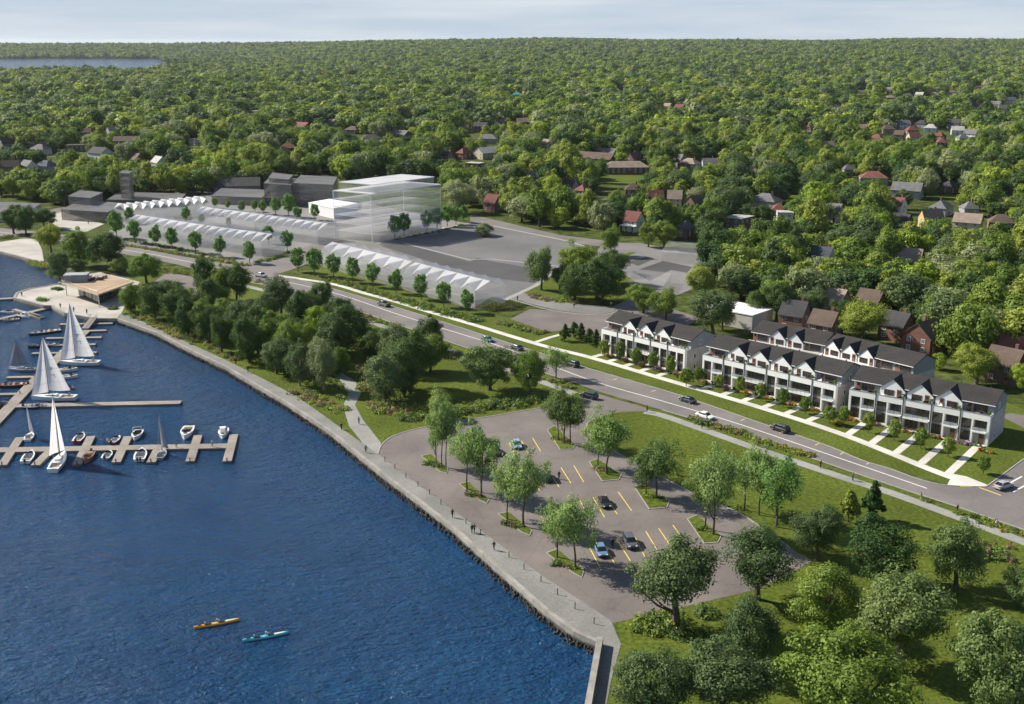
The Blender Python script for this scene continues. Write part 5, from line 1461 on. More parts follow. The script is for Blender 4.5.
PARK = [
 (744, 510, 446, 34, 'airy', 'leaf_lot', 2, 'light green tree at the left of the lawn clump beside the car park'),
 (759, 515, 444, 34, 'airy', 'leaf_lot', 1, 'light green tree in the middle of the lawn clump beside the car park'),
 (776, 527, 451, 44, 'airy', 'leaf_young', 0, 'bright green bare-trunked tree right of the lawn clump beside the car park'),
 (675, 628, 541, 92, 'open', 'leaf_deep', 0, 'big dark tree with forked limbs beside the car park corner and breakwater lawn'),
 (757, 599, 529, 74, 'open', 'leaf_deep', 1, 'dark spreading tree with bare trunk at the far corner of the car park'),
 (746, 668, 591, 68, 'bush', 'leaf_deep', 0, 'dark rounded bushy tree right of the big forked tree'),
 (824, 634, 562, 78, 'bush', 'leaf_mid', 1, 'olive green bushy tree in the middle of the lower lawn'),
 (897, 670, 574, 100, 'broad', 'leaf_sage', 1, 'large pale-edged broad tree with pale trunk on the lower lawn'),
 (954, 588, 515, 62, 'oval', 'leaf_sage', 0, 'greyish oval tree by the path bend at the right'),
 (878, 583, 512, 78, 'bush', 'leaf_dark', 2, 'wide dark tree just below the park path'),
 (817, 560, 504, 50, 'round', 'leaf_deep', 0, 'medium dark round tree left of the wide dark tree'),
 (872, 520, 479, 36, 'cone', 'leaf_dark', 0, 'dark conifer touching the park path'),
 (848, 522, 484, 27, 'cone', 'leaf_olive', 1, 'small olive conifer left of the dark conifer'),
 (650, 724, 643, 82, 'round', 'leaf_deep', 1, 'leafy tree at the bottom edge beside the breakwater wall'),
 (724, 722, 646, 104, 'broad', 'leaf_deep', 2, 'dense dark tree at the bottom edge below the bushy tree'),
 (842, 736, 634, 122, 'round', 'leaf_mid', 2, 'large mid green tree cut by the bottom edge'),
 (1004, 728, 612, 108, 'round', 'leaf_sage', 2, 'pale green tree in the bottom right corner'),
 (1022, 606, 568, 46, 'oval', 'leaf_sage', 1, 'grey-green tree cut by the right edge above the corner tree'),
 (208, 300, 256, 30, 'oval', 'leaf_dark', 0, 'dark oval tree left of the pale yellow tree near the road'),
 (221, 303, 267, 25, 'oval', 'leaf_olive', 0, 'pale yellow-green tree between two dark trees near the road'),
 (237, 303, 262, 30, 'round', 'leaf_dark', 1, 'dark round tree right of the pale yellow tree near the road'),
 (204, 334, 297, 31, 'bush', 'leaf_mid', 0, 'round tree in the park, second row behind the promenade, far left'),
 (222, 352, 316, 27, 'oval', 'leaf_dark', 1, 'dark oval tree close to the promenade, left of a similar wider one'),
 (249, 363, 313, 37, 'bush', 'leaf_dark', 0, 'wide dark tree close to the promenade, left of the greyish tree'),
 (277, 374, 339, 34, 'round', 'leaf_deep', 2, 'greyish tree close to the promenade in the middle of the grove'),
 (300, 386, 342, 33, 'oval', 'leaf_deep', 0, 'dull green tree at the shore end of the grove beside the willow-like tree'),
 (324, 390, 341, 30, 'oval', 'leaf_pale', 1, 'pale silvery willow-like tree at the shore end of the grove'),
 (310, 364, 325, 30, 'bush', 'leaf_olive', 1, 'pale olive tree just behind the willow-like tree'),
 (281, 316, 278, 34, 'oval', 'leaf_deep', 1, 'dark tree by the road in front of the pickup'),
 (305, 328, 290, 38, 'bush', 'leaf_deep', 2, 'low bushy grey-green tree by the road in the grove'),
 (321, 318, 283, 27, 'oval', 'leaf_dark', 1, 'slender dark tree by the road at the right of the grove'),
 (318, 338, 304, 30, 'bush', 'leaf_lime', 0, 'bright lime tree in the middle of the grove'),
 (346, 352, 303, 58, 'bush', 'leaf_dark', 1, 'large dark tree right of the bright lime tree'),
 (279, 346, 312, 42, 'bush', 'leaf_mid', 2, 'mid green tree in the centre of the grove'),
 (248, 326, 303, 26, 'bush', 'leaf_deep', 1, 'small dull bush-like tree at the left of the grove'),
 (262, 340, 308, 30, 'round', 'leaf_mid', 1, 'round mid green tree left of the centre of the grove'),
 (230, 330, 300, 28, 'round', 'leaf_mid', 2, 'round tree behind the dark oval tree near the promenade'),
 (296, 348, 318, 28, 'round', 'leaf_deep', 0, 'grey-green tree between the centre tree and the pale olive tree'),
 (338, 376, 346, 26, 'bush', 'leaf_mid', 0, 'low green tree right of the willow-like tree by the path'),
 (386, 402, 346, 50, 'bush', 'leaf_deep', 0, 'large dark tree beside the shore path fork, left trunk of the dark pair'),
 (412, 390, 328, 58, 'bush', 'leaf_dark', 2, 'large dark tree behind the one at the path fork, right of the dark pair'),
 (428, 352, 314, 34, 'oval', 'leaf_dark', 0, 'dark oval tree beside the road above the large dark pair'),
 (372, 360, 330, 28, 'bush', 'leaf_dark', 1, 'low dark tree left of the large dark pair'),
 (490, 390, 341, 56, 'round', 'leaf_sage', 0, 'light grey-green tree between road and car park with wide crown'),
 (529, 396, 346, 33, 'oval', 'leaf_mid', 2, 'olive tree with bare trunk right of the wide light tree by the car park'),
 (556, 378, 345, 26, 'airy', 'leaf_lot', 0, 'airy light tree near the boulevard bend above the car park entrance'),
 (440, 418, 388, 32, 'bush', 'leaf_mid', 1, 'low green tree behind the first car park island'),
 (51, 256, 221, 28, 'broad', 'leaf_olive', 2, 'yellow-green tree beside the pale plaza at the left'),
 (80, 266, 226, 33, 'oval', 'leaf_mid', 0, 'tall green tree between the yellow tree and the dark dome tree'),
 (109, 270, 227, 35, 'round', 'leaf_dark', 1, 'dark dome-shaped tree behind the pavilion'),
 (60, 282, 249, 24, 'oval', 'leaf_deep', 2, 'grey-green tree at the quay corner left of the pavilion'),
 (79, 277, 256, 18, 'round', 'leaf_deep', 0, 'small dark tree just behind the pavilion roof box'),
 (147, 283, 250, 33, 'round', 'leaf_mid', 1, 'wide green tree behind the right end of the pavilion'),
 (121, 274, 256, 22, 'bush', 'leaf_mid', 2, 'smaller green tree between the dome tree and the wide tree'),
 (132, 312, 279, 28, 'bush', 'leaf_mid', 0, 'green tree right of the pavilion at the promenade start'),
 (155, 320, 280, 32, 'oval', 'leaf_dark', 2, 'dark tree second from the promenade start'),
 (178, 326, 288, 30, 'round', 'leaf_dark', 0, 'dark tree third from the promenade start'),
 (192, 318, 290, 28, 'bush', 'leaf_mid', 1, 'mid green tree behind the dark trees at the promenade start'),
 (14, 234, 203, 26, 'round', 'leaf_dark', 2, 'dark tree left of a similar one by the far left street'),
 (26, 236, 204, 24, 'oval', 'leaf_dark', 1, 'dark tree right of a similar one by the far left street'),
 (44, 228, 206, 25, 'round', 'leaf_dark', 0, 'dark round tree left of the pale lot'),
 (541, 290, 245, 29, 'oval', 'leaf_sage', 1, 'blue-green oval tree at the left of the bed beside the entry walk'),
 (560, 291, 262, 22, 'round', 'leaf_dark', 2, 'small dark tree in the bed between blue-green and yellow-green trees'),
 (578, 286, 241, 50, 'round', 'leaf_olive', 0, 'yellow-green tree at the back of the bed beside the entry walk'),
 (597, 302, 254, 58, 'bush', 'leaf_dark', 2, 'large dark tree at the right of the bed beside the entry walk'),
 (574, 300, 262, 40, 'bush', 'leaf_dark', 1, 'low dark tree at the front middle of the bed beside the entry walk'),
 (612, 284, 245, 36, 'round', 'leaf_dark', 1, 'dark tree behind the large dark tree of the bed'),
 (611, 256, 224, 22, 'round', 'leaf_mid', 0, 'small round tree on the far side of the concrete pads'),
 (643, 313, 282, 34, 'round', 'leaf_mid', 2, 'green tree left of its twin behind the left front row'),
 (665, 320, 287, 31, 'oval', 'leaf_mid', 1, 'green tree right of its twin behind the left front row'),
 (648, 247, 219, 20, 'oval', 'leaf_mid', 0, 'left of two trees on the far kerb of the concrete pads'),
 (664, 248, 218, 28, 'round', 'leaf_mid', 2, 'right of two trees on the far kerb of the concrete pads'),
 (712, 336, 290, 48, 'broad', 'leaf_deep', 1, 'dull dark tree left of the white flat roof'),
 (700, 300, 262, 30, 'oval', 'leaf_olive', 2, 'yellow-green tree behind the twins at the concrete pads'),
 (776, 322, 277, 40, 'round', 'leaf_dark', 0, 'dark tree right of the white flat roof'),
 (812, 324, 286, 32, 'round', 'leaf_deep', 0, 'grey-green tree between the brick houses behind the rear rows'),
 (757, 321, 285, 28, 'bush', 'leaf_dark', 0, 'dark bushy tree at the right end of the white flat roof'),
 (842, 334, 296, 30, 'oval', 'leaf_dark', 2, 'dark oval tree left of the sunny olive tree behind the rear rows'),
 (722, 330, 298, 26, 'oval', 'leaf_mid', 0, 'green tree before the left end of the white flat roof'),
 (862, 345, 300, 52, 'broad', 'leaf_olive', 1, 'sunny olive tree behind the middle of the rear rows'),
 (976, 384, 342, 44, 'round', 'leaf_olive', 2, 'sunny yellow-green tree behind the right front row'),
 (939, 370, 352, 18, 'bush', 'leaf_lime', 1, 'small yellow-green tree between the right front and rear rows'),
 (1022, 392, 362, 24, 'round', 'leaf_lime', 2, 'lime tree at the right edge beside the brown-roofed brick house'),
 (538, 218, 190, 18, 'round', 'leaf_pale', 0, 'pale cream-green low tree at the corner of the vacant lot')]
PARK.pop()
for x, y, t, w, sh, lf, va, lb in PARK:
    if 160 < x < 345 and 280 < y < 400: t -= 4
    ptree('park_tree', x, y, t, w, sh, lf, lb, 'single trees of the park and yards', va, 'pale_bark' if 'pale trunk' in lb or 'willow' in lb else 'bark')
GROVE = [(214, 318, 276, 30), (240, 345, 302, 32), (258, 354, 310, 30), (266, 330, 292, 30), (290, 366, 322, 32), (300, 334, 296, 30), (332, 360, 318, 34), (340, 330, 298, 30), (322, 372, 336, 30), (270, 358, 320, 30), (188, 336, 300, 28), (170, 312, 282, 28), (210, 342, 304, 28), (398, 372, 326, 40), (430, 372, 336, 36), (404, 396, 352, 34)]
for i, (x, y, t, w) in enumerate(GROVE):
    sh, lf = (('bush', 'leaf_dark'), ('oval', 'leaf_deep'), ('round', 'leaf_dark'), ('bush', 'leaf_deep'), ('oval', 'leaf_mid'))[i % 5]
    ptree('grove_tree', x, y, t - 5, w * 1.12, sh, lf, f'{SHAPEWORD[sh]} {LEAFWORD[lf]} tree filling the dense shoreline grove between promenade and road', f'{SHAPEWORD[sh]} {LEAFWORD[lf]} filler trees of the shoreline grove', i % 3)
ptree('park_tree', 484, 236, 222, 22, 'bush', 'leaf_pale', 'low cream-green bush tree at the corner of the vacant lot', 'single trees of the park and yards', 1)
ptree('park_tree', 462, 213, 178, 34, 'round', 'leaf_pale', 'large cream-green tree right of the translucent tower', 'single trees of the park and yards', 2)
ORD = ['first', 'second', 'third', 'fourth', 'fifth', 'sixth', 'seventh', 'eighth', 'ninth', 'tenth', 'eleventh', 'twelfth']
def street(list_, where):
    for i, (x, y, t) in enumerate(list_):
        ptree('street_tree', x, y, t, (y - t) * .60, 'young', 'leaf_young', f'slim street tree, {ORD[i]} from the left {where}', 'young street trees round the massing blocks', i % 3)
street([(298, 272, 246), (315, 276, 246), (334, 278, 251), (353, 282.5, 256), (373, 287, 261), (396, 293.5, 267), (421, 299.5, 272.5), (444, 307, 280), (467, 313, 287)], 'along the boulevard before the right translucent block')
street([(117, 238, 209), (135, 243, 218), (156, 246.5, 223), (172.6, 249.5, 226), (196, 253, 229.5), (220, 257, 234), (249.7, 263.5, 240)], 'along the road before the left translucent blocks')
street([(287.5, 251, 228), (268.6, 244, 224), (229, 228, 217), (186, 222, 205), (202, 226, 213), (130, 224, 206)][::-1], 'scattered between the left translucent blocks')
street([(204, 207, 195), (215, 208, 197), (228, 209.5, 199), (242, 213.5, 200), (255, 212, 199), (263, 214, 198), (276, 215, 196), (289, 217, 192), (298, 221, 205), (315, 220, 203)], 'in the row at the back of the yard')
street([(395, 238, 214), (404, 236.5, 211), (427, 231.5, 209), (437, 229.5, 206), (447.5, 226.5, 203), (456, 224.5, 205), (464, 222.5, 204)], 'in the line between tower block and vacant lot')

# ------------------------------------------------------------------ ground planting (uncountable)
def planting(name, lines, label):
    """mounds of grasses, shrubs and perennials along lines: (pixel line, width m, count, palette, height)"""
    g = random.Random(hash_id(name))
    V, Fm = [], []
    mats = ['leaf_deep', 'leaf_mid', 'leaf_olive', 'petal_pink', 'grass_gold', 'leaf_sage', 'leaf_dark']
    for li, (px, wid, cnt, pal, hgt) in enumerate(lines):
        w = ats(px)
        seg = [math.dist(p, q) for p, q in zip(w, w[1:])]
        tot = sum(seg)
        for i in range(cnt):
            t = g.random() * tot; k = 0
            while k < len(seg) - 1 and t > seg[k]: t -= seg[k]; k += 1
            p, q = Vector(w[k]), Vector(w[k + 1]); d = (q - p).normalized(); n_ = Vector((-d.y, d.x))
            c = p + d * t + n_ * g.uniform(-.5, .5) * wid
            r = g.uniform(.55, 1.35) * (.6 + hgt * .5); h = hgt * g.uniform(.6, 1.25)
            m = mats.index(g.choice(pal))
            rg = np.random.default_rng(li * 1000 + i)
            n = 46
            dd = rg.normal(size=(n, 3)); dd[:, 2] = np.abs(dd[:, 2]); dd /= np.linalg.norm(dd, axis=1)[:, None]
            pos = dd * np.array([r, r, h]) * rg.uniform(.45, 1.05, n)[:, None] + np.array([c.x, c.y, 0.05])
            nr = dd + rg.normal(size=(n, 3)) * .5; nr /= np.linalg.norm(nr, axis=1)[:, None]
            tt = np.cross(nr, rg.normal(size=(n, 3))); tt /= np.linalg.norm(tt, axis=1)[:, None]; bb = np.cross(nr, tt)
            s = (rg.uniform(.22, .46, n) * (.7 + .3 * r))[:, None]
            V.append(np.stack([pos - tt * s * .6, pos - bb * s * .45, pos + tt * s * .6, pos + bb * s * .45], 1).reshape(-1, 3)); Fm.append(np.full(n, m, np.int32))
    v = np.vstack(V); f = np.arange(len(v)).reshape(-1, 4)
    me = arr_mesh(name, v, f, M[mats[0]])
    for q in mats[1:]: me.materials.append(M[q])
    me.polygons.foreach_set('material_index', np.concatenate(Fm))
    return tag(link_mesh(name, me), label, 'planting', kind='stuff')
G = ['leaf_deep', 'leaf_mid', 'leaf_dark']; MX = ['leaf_deep', 'leaf_mid', 'leaf_olive', 'petal_pink', 'leaf_sage', 'petal_pink']; YL = ['leaf_olive', 'grass_gold', 'leaf_mid', 'leaf_deep']
planting('shore_planting', [
    ([(128, 313), (160, 327), (196, 344)], 3.5, 70, ['leaf_mid', 'leaf_olive', 'grass_gold', 'petal_pink', 'leaf_deep'], 1.0), ([(196, 340), (240, 362)], 3, 18, MX, .9),
    ([(300, 392), (330, 408), (340, 412)], 5, 40, MX, 1.1), ([(345, 400), (338, 385), (322, 378)], 3, 22, G, 1.2),
    ([(366, 410), (380, 408), (405, 412), (430, 410)], 8, 90, MX, 1.2), ([(400, 420), (440, 414), (480, 410)], 4, 60, G, 1.4), ([(470, 408), (520, 405), (545, 398)], 5, 70, G, 1.5),
    ([(358, 370), (372, 378), (366, 392)], 5, 36, MX, 1.2), ([(440, 355), (470, 358), (500, 368)], 6, 60, MX, 1.2), ([(350, 330), (372, 334), (392, 345)], 7, 60, MX, 1.2),
    ([(250, 300), (270, 305), (285, 296)], 6, 46, MX, 1.2), ([(400, 336), (430, 348)], 4, 26, G, 1.3), ([(210, 310), (250, 330)], 10, 70, G, 1.5), ([(280, 330), (330, 345)], 10, 60, G, 1.5), ([(160, 318), (210, 342)], 9, 60, G, 1.4), ([(260, 360), (320, 385)], 6, 44, G, 1.2)], 'mixed shrubs and grasses along the promenade and under the park grove')
planting('roadside_planting', [
    ([(690, 419), (720, 428), (750, 437)], 2.4, 46, YL + ['petal_pink'], .9), ([(750, 438), (780, 448), (812, 456)], 2.2, 48, ['grass_gold', 'leaf_olive', 'grass_gold', 'leaf_mid'], .8),
    ([(930, 500), (1000, 528), (1030, 540)], 3, 16, YL, .7), ([(975, 552), (1015, 556)], 6, 36, ['leaf_sage', 'leaf_mid', 'petal_pink'], 1.2),
    ([(640, 620), (665, 632), (690, 622)], 7, 70, ['leaf_sage', 'leaf_mid', 'leaf_sage', 'leaf_olive'], 1.3), ([(700, 612), (716, 616)], 3, 14, ['leaf_sage', 'leaf_deep'], 1.0),
    ([(205, 268), (250, 280), (275, 286)], 3, 40, MX, .8), ([(300, 292), (350, 310), (395, 328)], 3, 50, MX, .9), ([(540, 379), (575, 388)], 3, 18, MX, .8)], 'flowering grasses and low shrubs in the beds along the road and park path')
planting('yard_planting', [
    ([(128, 246), (175, 253), (225, 262), (250, 266)], 3.2, 120, YL + ['petal_pink', 'leaf_deep'], .9), ([(120, 239), (175, 249), (240, 262)], 2.5, 80, G, 1.1), ([(256, 263), (288, 256)], 3, 34, G + ['leaf_olive'], 1.3),
    ([(320, 276), (360, 288), (400, 300)], 4, 80, G + ['petal_pink'], 1.2), ([(400, 300), (440, 312), (480, 322)], 5, 100, G + ['leaf_mid', 'leaf_sage'], 1.3), ([(482, 306), (500, 310), (514, 306)], 6, 60, MX + ['grass_gold'], 1.4), ([(500, 322), (530, 331), (545, 334)], 4, 60, MX, 1.0),
    ([(525, 294), (545, 300), (580, 303)], 4, 60, MX, 1.0), ([(396, 240), (440, 231), (465, 225)], 2, 50, G, .7), ([(284, 254), (294, 252)], 3, 10, G, .9),
    ([(0, 238), (30, 236)], 4, 40, G, 1.2), ([(30, 262), (46, 268)], 5, 40, YL, 1.2), ([(120, 268), (160, 272), (200, 274)], 4, 50, YL + G, 1.0), ([(50, 272), (66, 280)], 4, 26, G, 1.2), ([(160, 268), (240, 284)], 3, 60, YL, .8)], 'shrub and perennial beds round the yard of translucent blocks')
planting('plaza_planting', [([(38, 300), (46, 301)], 2.2, 16, ['leaf_mid', 'leaf_deep'], .9), ([(54, 289), (62, 290)], 2.4, 18, G, .9), ([(110, 309), (116, 309)], 2.2, 14, G, .8)], 'clipped low shrubs in the paved pavilion plaza')
planting('car_park_planting', [([(a[0] * .8 + b_[0] * .2, (a[1] + b_[1]) / 2 + 1), (a[0] * .25 + b_[0] * .75, a[1] * .3 + b_[1] * .7 + 2)], 1.2, 13, ['leaf_deep', 'leaf_mid', 'leaf_dark', 'petal_pink'], .65) for a, b_ in [(q[0], q[2]) for q in ISL]], 'dark low shrubs under the trees of the car park islands')
# ------------------------------------------------------------------ pavilion, docks
pv = ats([(62, 283), (104, 273.5), (134, 282), (98, 294.5)], 4.5)
cx = sum(p[0] for p in pv) / 4; cy = sum(p[1] for p in pv) / 4
lc = [(p[0] - cx, p[1] - cy) for p in pv]
root = empty('pavilion', (cx, cy, .04), 0, 'waterfront pavilion with flat timber deck roof on the plaza', 'pavilion')
b = MB(); b.prism(lc, 4.05, 4.45, 0); b.prism(shrink(lc, .25), 4.452, 4.52, 1); b.build('roof_deck', [M['w_cream'], M['deck_wood']], root)
b = MB(); b.prism(shrink(lc, 5.5), 0, 4.04); b.build('wall', M['mullion'], root)
in_ = shrink(lc, 5.3)
for i in range(4):
    p, q = Vector(in_[i]), Vector(in_[(i + 1) % 4]); n = max(2, int((q - p).length / 5))
    a = math.atan2(q.y - p.y, q.x - p.x)
    for k in range(n):
        c = p.lerp(q, (k + .5) / n)
        window(root, c.x, c.y, .3, (q - p).length / n - .5, 3.3, 2, 1, a if True else 0, 'dark_frame', 'glass')
for i, p in enumerate(shrink(lc, 1.2)):
    b = MB(); b.tube([(p[0], p[1], 0), (p[0], p[1], 4.05)], .18, 8); b.build('column', M['w_white'], root)
X, Y = at(80, 281, 4.5)
b = MB(); b.obox((X - cx - 1, Y - cy, 4.53), (7.5, 4.5, 2.3), .15); bx = b.build('roof_box', M['w_grey'], root)
b = MB(); b.obox((X - cx - 1, Y - cy, 6.835), (7.9, 4.9, .2), .15); b.build('roof_box_lid', M['w_grey'], bx)
for k in range(5):
    X, Y = at(88 + k * 4, 278.5 + (k % 2) * 1.8, 4.5)
    b = MB(); b.obox((X - cx, Y - cy, 4.53), (2.4, 1.0, .5), .2 + k); b.obox((X - cx + .2, Y - cy + .5, 5.031), (2.2, .3, .4), .2 + k); b.build('roof_bench', M['dark_frame'] if k % 2 else M['steel'], root)
b = MB(); rail = [(p[0], p[1], 5.45) for p in shrink(lc, .5)]
for p in shrink(lc, .5): b.tube([(p[0], p[1], 4.5), (p[0], p[1], 5.45)], .04, 5)
b.tube(rail + [rail[0]], .04, 5); b.build('roof_rail', M['steel'], root)

DZ = WATER_Z + .55
def dock_piece(b, p, q, w):
    d = Vector((q[0] - p[0], q[1] - p[1])).normalized(); n = Vector((-d.y, d.x)) * w / 2
    poly = [(p[0] - n.x, p[1] - n.y), (q[0] - n.x, q[1] - n.y), (q[0] + n.x, q[1] + n.y), (p[0] + n.x, p[1] + n.y)]
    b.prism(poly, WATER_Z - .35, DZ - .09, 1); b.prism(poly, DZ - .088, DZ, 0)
def dock(name, main, w, fingers, fw, label, piles=()):
    """main deck with its fingers; pixel lines are on the deck surface"""
    P = ats(main, DZ)
    root = empty(name, (P[0][0], P[0][1], 0), 0, label, 'dock')
    loc = lambda p: (p[0] - P[0][0], p[1] - P[0][1])
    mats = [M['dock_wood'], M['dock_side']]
    b = MB()
    for p, q in zip(P, P[1:]): dock_piece(b, loc(p), loc(q), w)
    b.build('deck', mats, root)
    for k, (p, q) in enumerate(fingers):
        b = MB(); dock_piece(b, loc(at(*p, DZ)), loc(at(*q, DZ)), fw)
        f = b.build('finger', mats, root, (0, 0, -.012))
        e = loc(at(*q, DZ))
        b = MB(); b.tube([(e[0], e[1], -2.5), (e[0], e[1], DZ + .8)], .14, 7); b.build('pile', M['dock_side'], f)
    return root
dock('floating_dock', [(-14, 450), (234, 445.5)], 2.9, [((20, 437), (2, 465)), ((54, 446), (35, 465)), ((91, 436), (77, 464)), ((128, 436), (116, 462)), ((158, 448), (151, 462)), ((198, 435), (190, 461)), ((234, 434), (227, 461))], 1.9, 'front floating dock with seven cross fingers where small boats are moored')
dock('floating_dock', [(17, 405.5), (181, 402)], 2.6, [], 1.5, 'plain long floating dock without fingers, behind the front dock')
dock('floating_dock', [(-8, 425), (31, 384), (86, 330)], 3.0, [((60, 324), (113, 323)), ((74, 331), (107, 330)), ((46, 338), (102, 337)), ((38, 345), (96, 344)), ((32, 353), (97, 352)), ((7, 377), (34, 376.5)), ((-4, 394), (20, 393.5))], 1.6, 'diagonal floating dock with fingers either side, reached by the gangway')
dock('floating_dock', [(-10, 321), (49, 307.5)], 2.2, [((14, 309), (42, 317.5)), ((30, 312.5), (41, 317))], 1.5, 'small floating dock in the inlet at the upper left')
dock('floating_dock', [(-8, 299), (13, 298)], 2.4, [], 1.5, 'short dock at the left edge of the inlet')
a, c = at(85, 329, DZ), at(94, 317.5, .2)
root = empty('gangway', (a[0], a[1], DZ), 0, 'sloping gangway with railings from the plaza down to the diagonal dock', 'gangway')
d = Vector((c[0] - a[0], c[1] - a[1], .2 - DZ)); n = Vector((-d.y, d.x, 0)).normalized() * 1.1
b = MB(); b.loft([[tuple(Vector((0, 0, .05)) + n), tuple(Vector((0, 0, .05)) - n), tuple(Vector((0, 0, .2)) - n), tuple(Vector((0, 0, .2)) + n)], [tuple(d + Vector((0, 0, .05)) + n), tuple(d + Vector((0, 0, .05)) - n), tuple(d + Vector((0, 0, .2)) - n), tuple(d + Vector((0, 0, .2)) + n)]]); b.build('deck', M['dock_wood'], root)
for s in (-1, 1):
    b = MB(); b.tube([n * s * .97 + Vector((0, 0, 1.2)), d + n * s * .97 + Vector((0, 0, 1.2))], .05, 5)
    for k in range(9): b.tube([d * (k / 8) + n * s * .97 + Vector((0, 0, .15)), d * (k / 8) + n * s * .97 + Vector((0, 0, 1.2))], .035, 4)
    b.build('railing', M['steel'], root)

# ------------------------------------------------------------------ boats (local +x is the bow)
def hull(L, B, fb, mats, cockpit=(.10, .62), depth=.45, sheer=.35, transom=.86, fine=2.2, keel=-.35):
    """loft of the hull with a sunken cockpit; mats: hull, deck, cockpit floor, stripe"""
    b = MB(); N = 18
    st = []
    for i in range(N + 1):
        t = i / N
        hb = B / 2 * (transom + (1 - transom) * min(1, t / .35)) * (1 - max(0, (t - .40) / .60) ** fine)
        hb = max(hb, .02); z = fb * (1 + sheer * t * t)
        st.append((-L / 2 + L * t, hb, z, keel * (1 - max(0, (t - .7) / .3) ** 2)))
    b.loft([[(x, -hb, z), (x, -hb * .96, z * .72), (x, -hb * .80, .02), (x, 0, k), (x, hb * .80, .02), (x, hb * .96, z * .72), (x, hb, z)] for x, hb, z, k in st], 0, closed=False, cap=True)
    i0, i1 = max(1, int(cockpit[0] * N)), int(cockpit[1] * N)
    for i in range(N):
        (x, h, z, _), (X, H_, Z, _) = st[i], st[i + 1]
        if i0 <= i < i1:
            a, A = h * .74, H_ * .74
            for s in (-1, 1):
                b.face([(x, s * h, z), (X, s * H_, Z), (X, s * A, Z), (x, s * a, z)], 1)
                b.face([(x, s * a, z), (X, s * A, Z), (X, s * A, Z - depth), (x, s * a, z - depth)], 1)
            b.face([(x, -a, z - depth), (X, -A, Z - depth), (X, A, Z - depth), (x, a, z - depth)], 2)
        else:
            b.face([(x, -h, z), (X, -H_, Z), (X, 0, Z + .05), (x, 0, z + .05)], 1); b.face([(x, 0, z + .05), (X, 0, Z + .05), (X, H_, Z), (x, h, z)], 1)
    for i, s in ((i0, -1), (i1, 1)):
        x, h, z, _ = st[i]; b.face([(x, -h * .74, z), (x, h * .74, z), (x, h * .74, z - depth), (x, -h * .74, z - depth)], 1)
    return b.mesh('hull', mats), st

def boat_root(name, px, heading, label, cat, group=None):
    X, Y = at(px[0], px[1], WATER_Z)
    return empty(name, (X, Y, WATER_Z), heading, label, cat, group)
def head_from(p, q):
    a, c = at(*p, WATER_Z), at(*q, WATER_Z)
    return math.atan2(c[1] - a[1], c[0] - a[0])

def outboard(parent, x, y, z):
    b = MB(); b.box(x - .55, x - .05, y - .2, y + .2, z + .15, z + .75); b.box(x - .35, x - .2, y - .08, y + .08, z - .9, z + .15)
    return b.build('outboard_motor', M['black'], parent, bevel=.04)
def screen(parent, x, w, z, h=.5, rake=.35):
    b = MB()
    b.loft([[(x, -w / 2, z), (x + .55, -w * .28, z), (x + .55, w * .28, z), (x, w / 2, z)], [(x - rake, -w * .46, z + h), (x + .15, -w * .26, z + h), (x + .15, w * .26, z + h), (x - rake, w * .46, z + h)]], closed=False, cap=False)
    return b.build('windscreen', M['car_glass'], parent)
def seats(parent, L, B, z, mat, n=2):
    for k in range(n):
        x = -L * .12 + k * L * .16
        for s in (-1, 1):
            b = MB(); b.box(x - .25, x + .25, s * B * .17 - .25, s * B * .17 + .25, z, z + .35); b.box(x - .33, x - .2, s * B * .17 - .25, s * B * .17 + .25, z + .351, z + .8); b.build('seat', M[mat], parent, bevel=.04)
    b = MB(); b.box(-L * .38, -L * .30, -B * .30, B * .30, z, z + .42); b.build('stern_bench', M[mat], parent, bevel=.04)
